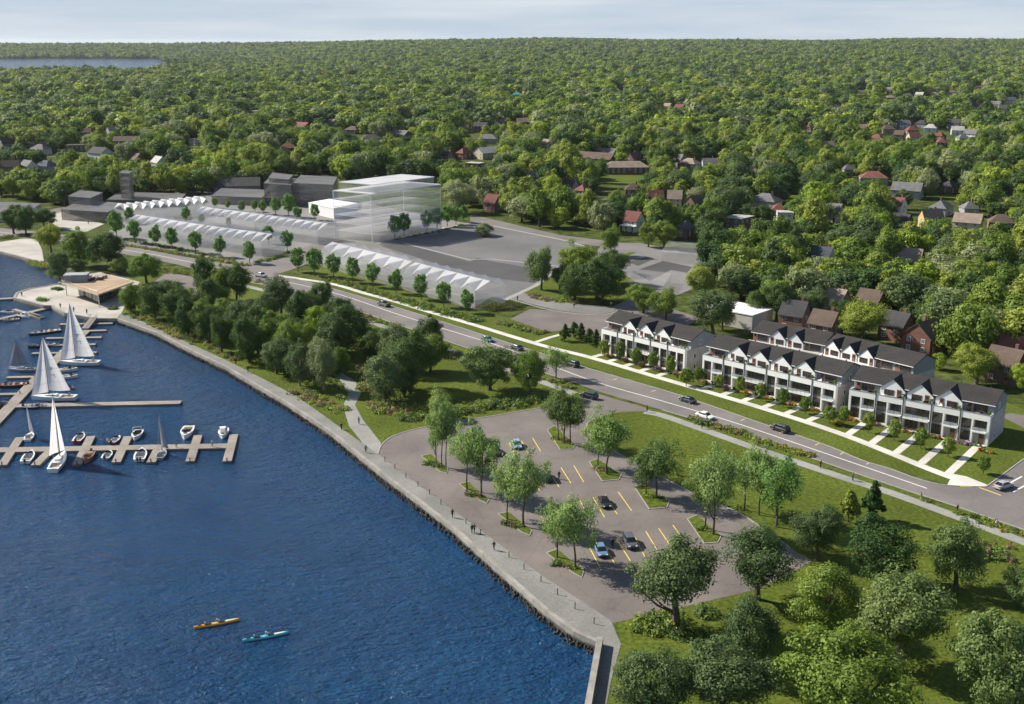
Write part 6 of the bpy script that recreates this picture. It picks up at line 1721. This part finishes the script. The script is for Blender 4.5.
def motorboat(name, px, head, L, B, label, hullm='gel', deckm='gel', floor='tan', seatm='tan', motors=1, cabin=False, arch=False, cat='motorboat', fb=.75, stripe=None, group='boats moored at the docks'):
    r = boat_root(name, px, head, label, cat, group)
    if px[1] > 430: L, B = L * 1.16, B * 1.08
    me, st = hull(L, B, fb * .9, [M[hullm], M[deckm], M[floor]], (.08, .60 if not cabin else .42), .42)
    link_mesh('hull', me, r)
    seats(r, L, B, fb * 1.02 - .38, seatm, 2 if L > 5 else 1)
    if cabin:
        b = MB(); x0, x1 = -L * .10, L * .26
        b.loft([[(x0, -B * .36, fb), (x1, -B * .25, fb * 1.15), (x1, B * .25, fb * 1.15), (x0, B * .36, fb)], [(x0 + .1, -B * .32, fb + 1.15), (x1 - .9, -B * .22, fb + 1.05), (x1 - .9, B * .22, fb + 1.05), (x0 + .1, B * .32, fb + 1.15)]])
        c = b.build('cabin', M[deckm], r, bevel=.05)
        b = MB(); b.loft([[(x1 - .25, -B * .225, fb + .35), (x1 - .25, B * .225, fb + .35)], [(x1 - .83, -B * .215, fb + .95), (x1 - .83, B * .215, fb + .95)]], closed=False, cap=False)
        for s in (-1, 1): b.face([(x0 + .35, s * B * .352, fb + .45), (x1 - .7, s * B * .275, fb + .5), (x1 - .98, s * B * .24, fb + .9), (x0 + .35, s * B * .342, fb + .95)])
        b.build('cabin_window', M['car_glass'], c)
    else:
        screen(r, L * .10, B * .72, fb * 1.08)
    if arch:
        b = MB(); b.tube([(-L * .12, -B * .42, fb), (-L * .16, -B * .38, fb + 1.2), (-L * .16, B * .38, fb + 1.2), (-L * .12, B * .42, fb)], .06, 6); b.build('arch', M['gel'], r)
    for k in range(motors): outboard(r, -L / 2, (k - (motors - 1) / 2) * .6, fb * .6)
    b = MB(); b.tube([(L * .2, -B * .33, fb * 1.1 + .4), (L * .46, 0, fb * 1.3 + .45), (L * .2, B * .33, fb * 1.1 + .4)], .025, 4)
    for s in (-1, 1): b.tube([(L * .2, s * B * .33, fb), (L * .2, s * B * .33, fb * 1.1 + .4)], .025, 4)
    b.build('bow_rail', M['alloy'], r)
    b = MB()
    for s in (-1, 1): b.tube([(x, s * (hb + .02), z - .06) for x, hb, z, k in st], .045, 4)
    b.build('rub_rail', M['black'], r)
    if L > 4.5:
        b = MB(); b.box(L * .24, L * .34, -B * .13, B * .13, fb * 1.12, fb * 1.12 + .09 + .08); b.build('deck_hatch', M['car_glass'], r)
    if stripe:
        b = MB()
        for s in (-1, 1):
            b.grid([[(x, s * (hb * .985 + .015), z * .80), (x, s * (hb * .99 + .02), z * .95)] for x, hb, z, k in st[:-1]])
        b.build('hull_stripe', M[stripe], r)
    return r

def sail_mesh(tack, clew, head, camber, mat, marks=None, n=12, battens=True):
    """triangular sail with belly; camber to local +y"""
    T, C, Hd = Vector(tack), Vector(clew), Vector(head)
    P = []
    for i in range(n + 1):
        v = i / n
        a, c = T.lerp(Hd, v), C.lerp(Hd, v)
        row = []
        for j in range(n + 1):
            u = j / n
            p = a.lerp(c, u); p.y += camber * math.sin(math.pi * min(1, u * 1.05) * .95) * (1 - v) ** .7 * (.6 + .8 * v * (1 - v))
            row.append(tuple(p))
        P.append(row)
    b = MB(); b.grid(P)
    if battens:
        for v in (.22, .44, .64):
            i = v * n; i0 = int(i)
            pts = [Vector(P[i0][j]) for j in range(0, n + 1)]
            b.tube(pts, .025, 4, 1)
    if marks:
        for v, us in marks:
            i0 = int(v * n)
            for u0, u1 in us:
                for sy in (-.03, .03):
                    q = []
                    for (vv, uu) in ((v, u0), (v, u1), (v + .018, u1), (v + .018, u0)):
                        a, c = T.lerp(Hd, vv), C.lerp(Hd, vv); p = a.lerp(c, uu)
                        p.y += camber * math.sin(math.pi * min(1, uu * 1.05) * .95) * (1 - vv) ** .7 * (.6 + .8 * vv * (1 - vv)) + sy
                        q.append(tuple(p))
                    b.face(q, 1)
    return b.mesh('sail', [M[mat], M['sail_mark']], True)
def sailboat(name, px, head, L, B, mast, label, sailm='sail', hullm='gel', main=True, jib=True, camber=.9, marks=None, boom=1.0, swing=0.0, fb=.95, group='boats moored at the docks', rake=0.0):
    r = boat_root(name, px, head, label, 'sailboat', group)
    me, st = hull(L, B, fb, [M[hullm], M['gel'] if hullm != 'gel_grey' else M['gel_grey'], M['teak']], (.08, .38), .4, .25, .80, 1.9)
    link_mesh('hull', me, r)
    b = MB(); x0, x1 = -L * .10, L * .22
    b.loft([[(x0, -B * .26, fb), (x1, -B * .14, fb * 1.1), (x1, B * .14, fb * 1.1), (x0, B * .26, fb)], [(x0 + .1, -B * .23, fb + .5), (x1 - .5, -B * .12, fb + .4), (x1 - .5, B * .12, fb + .4), (x0 + .1, B * .23, fb + .5)]])
    c = b.build('cabin', M['gel'] if hullm != 'gel_grey' else M['gel_grey'], r, bevel=.05)
    b = MB()
    for s in (-1, 1): b.face([(x0 + .5, s * B * .247, fb + .2), (x1 - .9, s * B * .175, fb + .22), (x1 - .95, s * B * .165, fb + .36), (x0 + .5, s * B * .24, fb + .4)])
    b.build('cabin_window', M['car_glass'], c)
    mx_ = L * .10
    top = Vector((mx_ - rake, 0, fb + mast)); foot = Vector((mx_, 0, fb + .3))
    b = MB(); b.tube([foot, top], [.12, .07], 7); b.build('mast', M['dark_frame'] if sailm == 'sail' else M['steel'], r)
    be = Vector((mx_ - L * .50 * boom, 0, fb + 1.35)); be = Vector((mx_ - L * .50 * boom * math.cos(swing), L * .50 * boom * math.sin(swing), fb + 1.35))
    b = MB(); b.tube([foot + Vector((0, 0, 1.1)), be], .08, 6); b.build('boom', M['dark_frame'], r)
    b = MB()
    for s in (-1, 1): b.tube([(mx_ - .2, s * B * .45, fb), tuple(top)], .018, 4)
    b.tube([(L * .49, 0, fb * 1.2), tuple(top - Vector((0, 0, .4)))], .018, 4); b.tube([(-L * .49, 0, fb), tuple(top)], .018, 4)
    b.build('rigging', M['steel'], r)
    if main: link_mesh('mainsail', sail_mesh((mx_ - .12, 0, fb + 1.5), be + Vector((0, 0, .12)), top - Vector((.05, 0, .2)), camber, sailm, marks), r)
    if jib: link_mesh('jib', sail_mesh((L * .48, 0, fb * 1.25 + .2), (mx_ - L * .02, .5, fb + 1.2), top - Vector((-.08, 0, .6)), camber * .8, sailm), r)
    b = MB(); b.box(-L * .36, -L * .34, -.5, .5, fb - .1, fb + .75); b.build('wheel_post', M['steel'], r)
    return r
MARK = [(.42, ((.30, .36), (.40, .52), (.56, .60))), (.39, ((.34, .48),)), (.29, ((.32, .40), (.46, .58))), (.25, ((.50, .56),))]
h0 = head_from((76, 399), (30, 399))
sailboat('sailboat', (54, 399.5), h0, 11.2, 3.2, 15.6, 'large white-sailed yacht nearer the front dock, both sails hoisted', marks=MARK, rake=.0, boom=.98)
h1 = head_from((100, 364), (60, 364))
sailboat('sailboat', (80, 364.5), h1, 11.0, 3.2, 16.4, 'large white-sailed yacht nearer the plaza, both sails hoisted', marks=MARK, rake=.0, boom=.98)
sailboat('sailboat', (59.5, 464), head_from((54, 473), (67, 455)), 10.4, 2.9, 14.4, 'tall slender white sailboat moored across the front dock with narrow sails', camber=.5, boom=.55, swing=.5, rake=.2)
sailboat('sailboat', (30, 438), head_from((26, 444), (34, 432)), 5.2, 2.0, 7.2, 'small white dinghy with grey sail behind the left end of the front dock', sailm='sail_grey', jib=False, camber=.6, boom=1.3, swing=-.5, fb=.6)
sailboat('sailboat', (162, 456), head_from((158, 464), (167, 449)), 5.6, 2.2, 8.6, 'grey sailboat with grey sail moored mid front dock', sailm='sail_grey', hullm='gel_grey', jib=False, camber=.5, boom=.8, swing=-.9, fb=.65)
sailboat('sailboat', (22, 371), head_from((36, 372), (6, 372)), 7.6, 2.4, 8.2, 'grey sailboat with dull sails at the left finger of the diagonal dock', sailm='sail_grey', hullm='gel_grey', camber=.5, boom=.75, fb=.7)
motorboat('motorboat', (187, 434.5), head_from((190, 428), (184, 441)), 6.4, 2.7, 'white cruiser with dark windscreen, largest motorboat on the far side of the front dock', fb=.95, floor='tan')
motorboat('motorboat', (223.5, 435), head_from((225, 429), (222, 441)), 5.0, 2.2, 'small white cabin boat at the right end of the front dock', cabin=True, fb=.8)
motorboat('motorboat', (137, 436.5), head_from((141, 430), (134, 442)), 5.0, 2.2, 'white runabout with grey arch on the far side mid front dock', arch=True, floor='gel_grey', seatm='black')
motorboat('motorboat', (141, 456.5), head_from((139, 465), (144, 449)), 5.8, 2.5, 'white motorboat with two black outboards on the near side of the front dock', motors=2, floor='gel_grey', seatm='gel_grey')
motorboat('motorboat', (29, 458.5), head_from((24, 466), (34, 451)), 5.6, 2.3, 'white motorboat with grey cockpit near the left end of the front dock', floor='gel_grey', seatm='gel_grey')
motorboat('motorboat', (80, 439.5), head_from((76, 444), (85, 434)), 4.6, 2.1, 'red-hulled white motorboat on the far side of the front dock', hullm='boat_red', floor='gel_grey', seatm='gel_grey')
motorboat('motorboat', (116, 441), head_from((112, 444), (120, 438)), 3.6, 1.7, 'small red and white dinghy on the far side of the front dock', hullm='boat_red', floor='gel', seatm='gel_grey', fb=.55)
motorboat('motorboat', (88, 459), head_from((93, 452), (83, 467)), 5.2, 2.1, 'orange-brown wooden motorboat on the near side of the front dock', hullm='boat_orange', deckm='boat_wood', floor='boat_wood', seatm='tan')
motorboat('motorboat', (108, 456), head_from((104, 461), (112, 451)), 3.8, 1.9, 'small white and grey pontoon dinghy on the near side of the front dock', floor='gel_grey', seatm='gel_grey', fb=.5)
motorboat('motorboat', (36, 408), head_from((24, 408), (48, 407.5)), 5.4, 2.1, 'motorboat under the near yacht, dark hull and grey seats', hullm='gel_navy', deckm='gel_grey', floor='gel_grey', seatm='gel_grey', fb=.6)
motorboat('motorboat', (45, 333.5), head_from((64, 331), (30, 336)), 9.4, 2.4, 'long dark speedboat with pale deck, farthest finger of the diagonal dock', hullm='gel_navy', deckm='gel_grey', floor='tan', fb=.7, stripe='gel')
motorboat('motorboat', (44, 347), head_from((60, 345), (29, 348)), 8.6, 2.4, 'long black speedboat between fingers of the diagonal dock', hullm='gel_navy', deckm='gel_navy', floor='gel_grey', seatm='gel_grey', fb=.7)
motorboat('motorboat', (68, 371), head_from((60, 371), (76, 370)), 5.2, 2.2, 'white motorboat beside the far yacht, farther of the pair', fb=.7)
motorboat('motorboat', (69, 378), head_from((61, 378), (76, 377)), 4.8, 2.2, 'white motorboat beside the far yacht, nearer of the pair', fb=.7, floor='gel')
motorboat('motorboat', (69, 389), head_from((66, 389), (73, 388.5)), 2.6, 1.4, 'tiny orange tender right of the near yacht mast', hullm='boat_orange', floor='boat_orange', seatm='boat_wood', fb=.4)
motorboat('motorboat', (10, 387), head_from((26, 386), (-4, 388)), 8.4, 2.4, 'long dark motor yacht at the left edge of the diagonal dock', hullm='gel_navy', deckm='boat_wood', floor='gel_grey', fb=.8)
motorboat('motorboat', (8, 313), head_from((0, 312), (18, 314)), 5.0, 2.1, 'white open boat in the inlet, left of the white cruiser', fb=.6, floor='gel_grey', seatm='gel_grey')
motorboat('motorboat', (25, 317.5), head_from((17, 316), (33, 319)), 5.2, 2.3, 'white cruiser in the inlet with a small cabin', cabin=True, fb=.7)
motorboat('motorboat', (11, 321), head_from((20, 320), (2, 322)), 5.0, 2.1, 'grey covered motorboat nearest in the inlet', hullm='gel_grey', deckm='gel_grey', floor='gel_grey', seatm='gel_grey', fb=.6)
motorboat('motorboat', (3, 406), head_from((8, 401), (-4, 411)), 5.0, 2.0, 'dark motorboat at the left edge beside the diagonal dock', hullm='gel_navy', deckm='gel_navy', floor='gel_grey', seatm='gel_grey', fb=.6)

def kayak(px0, px1, main, label):
    c = ((px0[0] + px1[0]) / 2, (px0[1] + px1[1]) / 2)
    a, e = at(*px0, WATER_Z), at(*px1, WATER_Z); L = math.dist(a, e)
    r = boat_root('kayak', c, head_from(px0, px1), label, 'kayak', 'kayaks on open water')
    b = MB(); N = 20; secs = []
    for i in range(N + 1):
        t = i / N; w = max(.02, .42 * math.sin(math.pi * t) ** .75); z = .30 + .18 * (2 * t - 1) ** 2
        secs.append([(-L / 2 + L * t, y * w, zz) for y, zz in ((-1, z), (-.8, .02), (0, -.12), (.8, .02), (1, z), (.55, z + .10 * math.sin(math.pi * t)), (0, z + .14 * math.sin(math.pi * t)), (-.55, z + .10 * math.sin(math.pi * t)))])
    b.loft(secs); b.build('hull', M[main], r, smooth=True)
    b = MB()
    secs = [[(x, y * 1.0, z + .012) for x, y, z in s[4:]] for s in secs[11:19]]
    b.loft(secs, closed=False, cap=False); b.build('bow_deck', M['kayak_deck'], r)
    for x, rad in ((-L * .20, .50), (L * .10, .50)):
        ring = [(x + rad * 1.1 * math.cos(k * math.pi / 6), .30 * math.sin(k * math.pi / 6)) for k in range(12)]
        b = MB(); b.prism(ring, .40, .52); ck = b.build('cockpit_rim', M['black'], r)
        b = MB(); b.box(x - rad * .8, x - rad * .55, -.2, .2, .5, .82); b.build('seat_back', M['steel'], ck)
    b = MB(); b.tube([(-L * .05, -.5, .56), (L * .02, .75, .60)], .025, 5)
    for q in ((-L * .05, -.5), (L * .02, .75)): b.box(q[0] - .1, q[0] + .1, q[1] - .22, q[1] + .22, .54, .59)
    b.build('paddle', M['gel_grey'], r)
    b = MB(); b.box(-L * .42, -L * .34, -.08, .08, .50, .62); b.build('stern_hatch', M['black'], r)
    return r
kayak((194, 629), (240, 620.5), 'kayak_yellow', 'yellow-orange kayak floating empty on open water')
kayak((243, 642), (289, 633.5), 'kayak_blue', 'blue kayak with pale bow floating empty on open water')

# ------------------------------------------------------------------ vehicles
def car(px, head, kind, paint, label):
    L, W, H = {'sedan': (4.6, 1.82, 1.45), 'suv': (4.7, 1.90, 1.72), 'pickup': (5.5, 1.95, 1.80), 'hatch': (4.2, 1.78, 1.50)}[kind]
    X, Y = at(*px)
    r = empty('parked_car' if 'car park' in label or 'parked' in label else 'car', (X, Y, .03), head, label, 'pickup truck' if kind == 'pickup' else 'car', 'cars and trucks')
    P = {'sedan': [(-.50, .45, .86, .90), (-.47, .30, .90, .97), (-.30, .22, 1.0, 1.0), (-.05, .20, .95, 1.0), (.22, .20, .93, 1.0), (.40, .24, .82, .97), (.48, .32, .72, .90), (.50, .42, .62, .84)],
         'suv': [(-.50, .45, .98, .92), (-.47, .32, 1.08, .98), (-.28, .25, 1.10, 1.0), (0, .24, 1.06, 1.0), (.24, .24, 1.05, 1.0), (.42, .28, .98, .97), (.48, .36, .86, .92), (.50, .46, .74, .86)],
         'pickup': [(-.50, .48, 1.05, .96), (-.47, .40, 1.10, 1.0), (-.25, .34, 1.10, 1.0), (0, .32, 1.10, 1.0), (.22, .32, 1.12, 1.0), (.42, .34, 1.06, .97), (.48, .42, .92, .93), (.50, .50, .80, .88)]}
    P['hatch'] = P['sedan']
    b = MB()
    secs = []
    for t, z0, z1, w in P[kind]:
        x, hw = t * L, W / 2 * w
        secs.append([(x, -hw * .92, z0), (x, hw * .92, z0), (x, hw, z0 + .18), (x, hw, z1 - .16), (x, hw * .90, z1), (x, -hw * .90, z1), (x, -hw, z1 - .16), (x, -hw, z0 + .18)])
    b.loft(secs)
    if kind == 'pickup':
        b.box(-L * .47, -L * .08, -W * .46, -W * .40, 1.101, 1.30); b.box(-L * .47, -L * .08, W * .40, W * .46, 1.101, 1.30); b.box(-L * .49, -L * .471, -W * .46, W * .46, 1.10, 1.30)
    body = b.build('body', M['paint_' + paint], r, smooth=False, bevel=.05)
    zb = {'sedan': .93, 'suv': 1.06, 'pickup': 1.10, 'hatch': .94}[kind]
    x = {'sedan': (-.40, -.24, .10, .27), 'suv': (-.47, -.40, .12, .27), 'pickup': (-.08, -.05, .14, .28), 'hatch': (-.45, -.34, .10, .27)}[kind]
    g = MB()
    g.loft([[(x[0] * L, -W * .44, zb - .05), (x[3] * L, -W * .44, zb - .05), (x[3] * L, W * .44, zb - .05), (x[0] * L, W * .44, zb - .05)], [(x[1] * L, -W * .37, H - .06), (x[2] * L, -W * .37, H - .06), (x[2] * L, W * .37, H - .06), (x[1] * L, W * .37, H - .06)]])
    g.build('windows', M['car_glass'], r, bevel=.03)
    g = MB(); q = .02
    g.loft([[(x[1] * L - q, -W * .375, H - .08), (x[2] * L + q, -W * .375, H - .08), (x[2] * L + q, W * .375, H - .08), (x[1] * L - q, W * .375, H - .08)], [(x[1] * L + .12, -W * .33, H), (x[2] * L - .12, -W * .33, H), (x[2] * L - .12, W * .33, H), (x[1] * L + .12, W * .33, H)]])
    for s in (-1, 1):
        for xb, xt in ((x[0], x[1]), (x[3], x[2]), ((x[0] + x[3]) / 2, (x[1] + x[2]) / 2)):
            g.tube([(xb * L, s * W * .442, zb - .03), (xt * L, s * W * .374, H - .07)], .035, 4)
    g.build('roof', M['paint_' + paint], body)
    rw = .34 if kind != 'pickup' else .40
    for sx in (-.31, .31):
        for s in (-1, 1):
            b = MB(); b.tube([(sx * L, s * (W / 2 - .20), rw), (sx * L, s * (W / 2 + .015), rw)], rw, 16); wh = b.build('wheel', M['tyre'], r)
            b = MB(); b.tube([(sx * L, s * (W / 2 + .016), rw), (sx * L, s * (W / 2 + .03), rw)], rw * .62, 10); b.build('rim', M['alloy'], wh)
    for s in (-1, 1):
        b = MB(); b.box(L * .468, L * .502, s * W * .33 - .18, s * W * .33 + .18, .60 if kind in ('sedan', 'hatch') else .72, .74 if kind in ('sedan', 'hatch') else .88); b.build('headlight', M['lamp_white'], r)
        b = MB(); b.box(-L * .503, -L * .47, s * W * .36 - .15, s * W * .36 + .15, .72, .90); b.build('tail_light', M['lamp_red'], r)
        b = MB(); b.box(x[3] * L - .35, x[3] * L - .15, s * W * .53 - .09, s * W * .53 + .09, zb - .02, zb + .13); b.build('mirror', M['paint_' + paint], r)
    return r
def rdir(p, q):
    a, c = at(*p), at(*q); return math.atan2(c[1] - a[1], c[0] - a[0])
SL = rdir((750, 460), (720, 410)); SL = rdir((380 + 750 * .36916, 380 + 460 * .36916), (380 + 720 * .36916, 380 + 410 * .36916))
car((517, 447), SL + math.pi, 'hatch', 'lightblue', 'pale blue car in the car park, first row by the curved end')
car((496, 453), SL, 'sedan', 'navy', 'dark car in the car park half hidden behind the second island tree')
car((531.5, 479.5), SL + math.pi, 'sedan', 'silver', 'pale silver car in the car park half hidden by tree crowns')
car((546.5, 479), SL, 'suv', 'green', 'dark green off-roader in the car park beside the pale silver car')
car((604.5, 505), SL + math.pi, 'sedan', 'black', 'black car alone in the middle row of the car park')
car((601, 553.5), SL + math.pi, 'hatch', 'steelblue', 'blue car in the lowest row of the car park')
car((630, 545), SL + math.pi, 'suv', 'grey', 'dark grey off-roader in the lowest row of the car park, right of the blue car')
car((687.5, 402), rdir((700, 406), (666, 395)), 'sedan', 'navy', 'dark navy sedan driving past the left front row')
car((705, 418), rdir((662, 403.5), (734, 426)), 'sedan', 'white', 'white sedan on the near lane of the road')
car((780, 431), rdir((820, 446), (760, 425)), 'suv', 'black', 'black off-roader parked at the kerb before the middle front row')
car((1003, 488), rdir((990, 490), (1020, 480)) , 'sedan', 'silver', 'silver car waiting at the side street mouth')
car((261, 277), rdir((244, 275), (300, 285)), 'pickup', 'silver', 'silver pickup on the road at the yard street junction')
car((384, 306), rdir((402, 311), (334, 291)), 'pickup', 'grey', 'dark grey pickup on the road before the right translucent block')
car((487.5, 341), rdir((464, 336), (505, 350)), 'sedan', 'steelblue', 'blue sedan on the road above the wide light tree')
car((516.5, 349.5), rdir((540, 357), (505, 346)), 'sedan', 'navy', 'navy sedan on the road near the conifer hedge')
car((572, 366), rdir((590, 371), (540, 355)), 'suv', 'green', 'dark green car on the road beside the left front row corner')
car((589, 398), rdir((600, 402), (575, 396)), 'suv', 'navy', 'dark blue van-like car turning in at the car park entrance')

# ------------------------------------------------------------------ people, bollards
PMESH = {}
def person_mesh(pose):
    if pose in PMESH: return PMESH[pose]
    s = .28 if pose == 'walk' else .06
    V = [(0, 0, .95, .14), (0, 0, 1.18, .135), (0, 0, 1.40, .155), (.01, 0, 1.52, .065), (.03, 0, 1.62, .095), (.03, 0, 1.72, .085),
         (s * .5, -.10, .52, .085), (s * .35 - .05, -.10, .10, .052), (s * .35 + .10, -.10, .04, .045), (-s * .4, .10, .52, .085), (-s * 1.1, .10, .11, .052), (-s * 1.1 + .14, .10, .04, .045),
         (0, -.20, 1.40, .065), (-s * .5, -.26, 1.13, .048), (-s * .2 + .05, -.27, .88, .038), (-s * .1 + .08, -.27, .79, .035), (0, .20, 1.40, .065), (s * .4, .26, 1.13, .048), (s * .9 + .05, .25, .92, .038), (s * 1.0 + .09, .25, .84, .035),
         (.02, -.10, .86, .11), (.0, .10, .86, .11), (.125, 0, 1.625, .022)]
    E = [(0, 1), (1, 2), (2, 3), (3, 4), (4, 5), (0, 20), (20, 6), (6, 7), (7, 8), (0, 21), (21, 9), (9, 10), (10, 11), (2, 12), (12, 13), (13, 14), (14, 15), (2, 16), (16, 17), (17, 18), (18, 19), (4, 22)]
    me = bpy.data.meshes.new('person'); me.from_pydata([v[:3] for v in V], E, [])
    o = bpy.data.objects.new('person', me); COL.objects.link(o)
    sk = o.modifiers.new('skin', 'SKIN')
    for i, v in enumerate(V):
        me.skin_vertices[0].data[i].radius = (v[3], v[3])
        me.skin_vertices[0].data[i].use_root = (i == 0)
    su = o.modifiers.new('sub', 'SUBSURF'); su.levels = 1; su.render_levels = 1
    dg = bpy.context.evaluated_depsgraph_get()
    out = bpy.data.meshes.new_from_object(o.evaluated_get(dg))
    bpy.data.objects.remove(o)
    out.name = 'person'
    out.materials.clear()
    PMESH[pose] = out
    return out
HAIR = None
def person(px, heading, pose, top, legs, label, hair='cloth_dark', z=0.04, scale=1.0):
    base = person_mesh(pose)
    me = base.copy()
    for q in ('cloth_' + top, 'cloth_' + legs, 'skin', 'black'): me.materials.append(M[q])
    for p in me.polygons:
        c = p.center
        p.material_index = 2 if c.z > 1.50 or (abs(c.y) > .235 and c.z < .90 and c.z > .7) else 0 if c.z > .93 or abs(c.y) > .22 else 3 if c.z < .09 else 1
        p.use_smooth = True
    X, Y = at(px[0], px[1], z)
    o = link_mesh('person', me, None, (X, Y, z), heading)
    o.scale = (scale,) * 3
    tag(o, label, 'person', 'people walking')
    b = MB(); N = 8; rows = []
    for i in range(5):
        a = math.pi / 2 * i / 4
        rows.append([(.015 + .108 * math.cos(a) * math.cos(2 * math.pi * k / N), .108 * math.cos(a) * math.sin(2 * math.pi * k / N), 1.665 + .13 * math.sin(a)) for k in range(N + 1)])
    b.grid(rows); b.build('hair', M[hair], o, smooth=True)
    return o
pa = rdir((460, 520), (500, 552)); pb = pa + math.pi
person((452.5, 517.5), pa, 'walk', 'dark', 'dark', 'person in dark clothes walking on the promenade, leftmost of the three by the bollards', z=.05)
person((472, 533), pa, 'walk', 'dark', 'denim', 'person in dark top walking on the promenade, left one of a close couple', z=.05)
person((474.5, 532.5), pa, 'walk', 'grey', 'dark', 'person in grey top walking on the promenade, right one of a close couple', z=.05)
person((494, 550), pb, 'walk', 'dark', 'navy', 'person in dark clothes on the promenade, nearest of the three groups by the bollards', z=.05)
person((341.5, 430), pb, 'walk', 'dark', 'dark', 'person in black on the promenade near the path fork', z=.05)
person((366, 452.5), pa, 'walk', 'grey', 'dark', 'person in grey where the shore path meets the promenade', z=.05)
person((359, 424), pb, 'stand', 'khaki', 'grey', 'person in khaki on the shore path above the fork', z=.05)
person((236, 364.5), pa, 'walk', 'dark', 'dark', 'person in dark clothes on the promenade by the grove, left one', z=.05)
person((248, 372.5), pb, 'walk', 'dark', 'grey', 'person in dark top on the promenade by the grove, right one', z=.05)
person((612.5, 547.5), SL, 'stand', 'dark', 'dark', 'person in black standing between parked cars in the lowest row', z=.03)
person((559, 479), SL, 'stand', 'dark', 'navy', 'person in dark clothes standing beside the dark green off-roader', z=.03)
pc = rdir((804, 464), (852, 480))
person((820.5, 468), pc, 'walk', 'dark', 'dark', 'person in black on the park path, with long shadow, first right of the yellow beds', z=.04)
person((852.5, 480.5), pc + math.pi, 'walk', 'grey', 'dark', 'person in grey on the park path above the dark conifer', z=.04)
person((920.5, 500.5), pc, 'walk', 'tan', 'tan', 'person in tan clothes on the park path', z=.04)
person((957, 512.5), pc + math.pi, 'walk', 'dark', 'dark', 'person in dark clothes on the park path above the grey oval tree', z=.04)
person((996, 527.5), pc, 'walk', 'white', 'grey', 'person in white top on the park path at the right', z=.04)
person((702, 428.5), pc, 'walk', 'dark', 'dark', 'person in dark clothes on the park path below the white sedan', z=.04)
person((758, 446.5), pc, 'walk', 'red', 'dark', 'person in red top on the park path beside the flower beds', z=.04)
person((647, 412), pc, 'stand', 'red', 'dark', 'person in red top at the car park entrance corner', z=.04)
person((517.5, 300.5), pc, 'stand', 'dark', 'dark', 'person in dark clothes at the left end of the entry walk', z=.05)
person((574, 308), pc, 'walk', 'dark', 'dark', 'person in dark clothes in the middle of the entry walk', z=.05)
person((611, 306.5), pc, 'walk', 'white', 'grey', 'person in white top at the right end of the entry walk', z=.05)
person((88.5, 224), pc, 'stand', 'dark', 'dark', 'person in black on the pale lot beside the ruin blocks', z=.05)
person((60.5, 308), pb, 'walk', 'dark', 'dark', 'person in dark clothes on the pavilion plaza behind the far yacht, leftmost', z=.05)
person((74, 312), pb, 'walk', 'dark', 'denim', 'person in dark top on the pavilion plaza behind the far yacht, second', z=.05)
person((87, 314), pb, 'walk', 'navy', 'dark', 'person in navy on the pavilion plaza at the gangway head', z=.05)
person((22, 296.5), pb, 'stand', 'dark', 'dark', 'person in dark clothes at the tip of the pavilion plaza', z=.05)
for x, y, lb in ((108, 444.5, 'person in white top standing on the front dock mid way'), (176.5, 447.5, 'person in grey standing on the front dock beside the cabin cruiser'), (212.5, 446.5, 'person in white crouched end of the front dock near the small cabin boat')):
    person((x, y), 1.5, 'stand', 'grey' if 'grey' in lb else 'white', 'grey', lb.replace('crouched end of', 'standing near the end of').replace(' near the small', ' by the small'), z=DZ)
BOL = None
bm_ = MB(); bm_.tube([(0, 0, 0), (0, 0, .95)], .075, 8); bol_me = bm_.mesh('bollard_post', M['dark_frame'])
bm_ = MB(); bm_.tube([(0, 0, .95), (0, 0, 1.02), (0, 0, 1.06)], [.085, .085, .04], 8); cap_me = bm_.mesh('bollard_cap', M['steel'])
def bollard(x, y, label, group, h=1.15):
    X, Y = at(x, y)
    r = empty('bollard_light', (X, Y, .04), 0, label, 'bollard', group); r.scale = (1, 1, h)
    link_mesh('post', bol_me, r); link_mesh('cap', cap_me, r)
for x, y in ((385, 461.5), (395, 469), (406, 478), (418, 486.5), (429.6, 494.5), (441, 504.5), (466, 524), (480.5, 535), (509, 557.5), (524, 569.5), (541, 582), (557.5, 595), (575, 609), (594, 624)):
    bollard(x, y, 'slim dark bollard light on the promenade edge along the car park', 'bollards along the promenade')
for x, y in ((565, 413), (545, 412), (510, 414), (484, 419), (650, 404), (476, 321)):
    pass
for x, y in ((400, 237.5), (412, 234.5)):
    bollard(x, y, 'dark bollard under the row of trees between tower block and vacant lot', 'bollards by the vacant lot', 1.3)
# ------------------------------------------------------------------ the air: thin summer haze
def build_haze(density):
    m = bpy.data.materials.new('haze_air'); m.use_nodes = True
    n, l = m.node_tree.nodes, m.node_tree.links
    n.remove(n['Principled BSDF'])
    v = n.new('ShaderNodeVolumePrincipled')
    v.inputs['Color'].default_value = (0.82, 0.90, 1.0, 1)
    v.inputs['Density'].default_value = density
    v.inputs['Anisotropy'].default_value = 0.2
    l.new(v.outputs['Volume'], n['Material Output'].inputs['Volume'])
    m.cycles.homogeneous_volume = True
    b = MB(); b.box(-62000, 62000, -1500, 72000, -8, 150)
    return tag(b.build('haze', m), 'thin bluish summer haze over the whole town', 'haze', kind='stuff')
HZ = build_haze(HAZE_DENSITY)
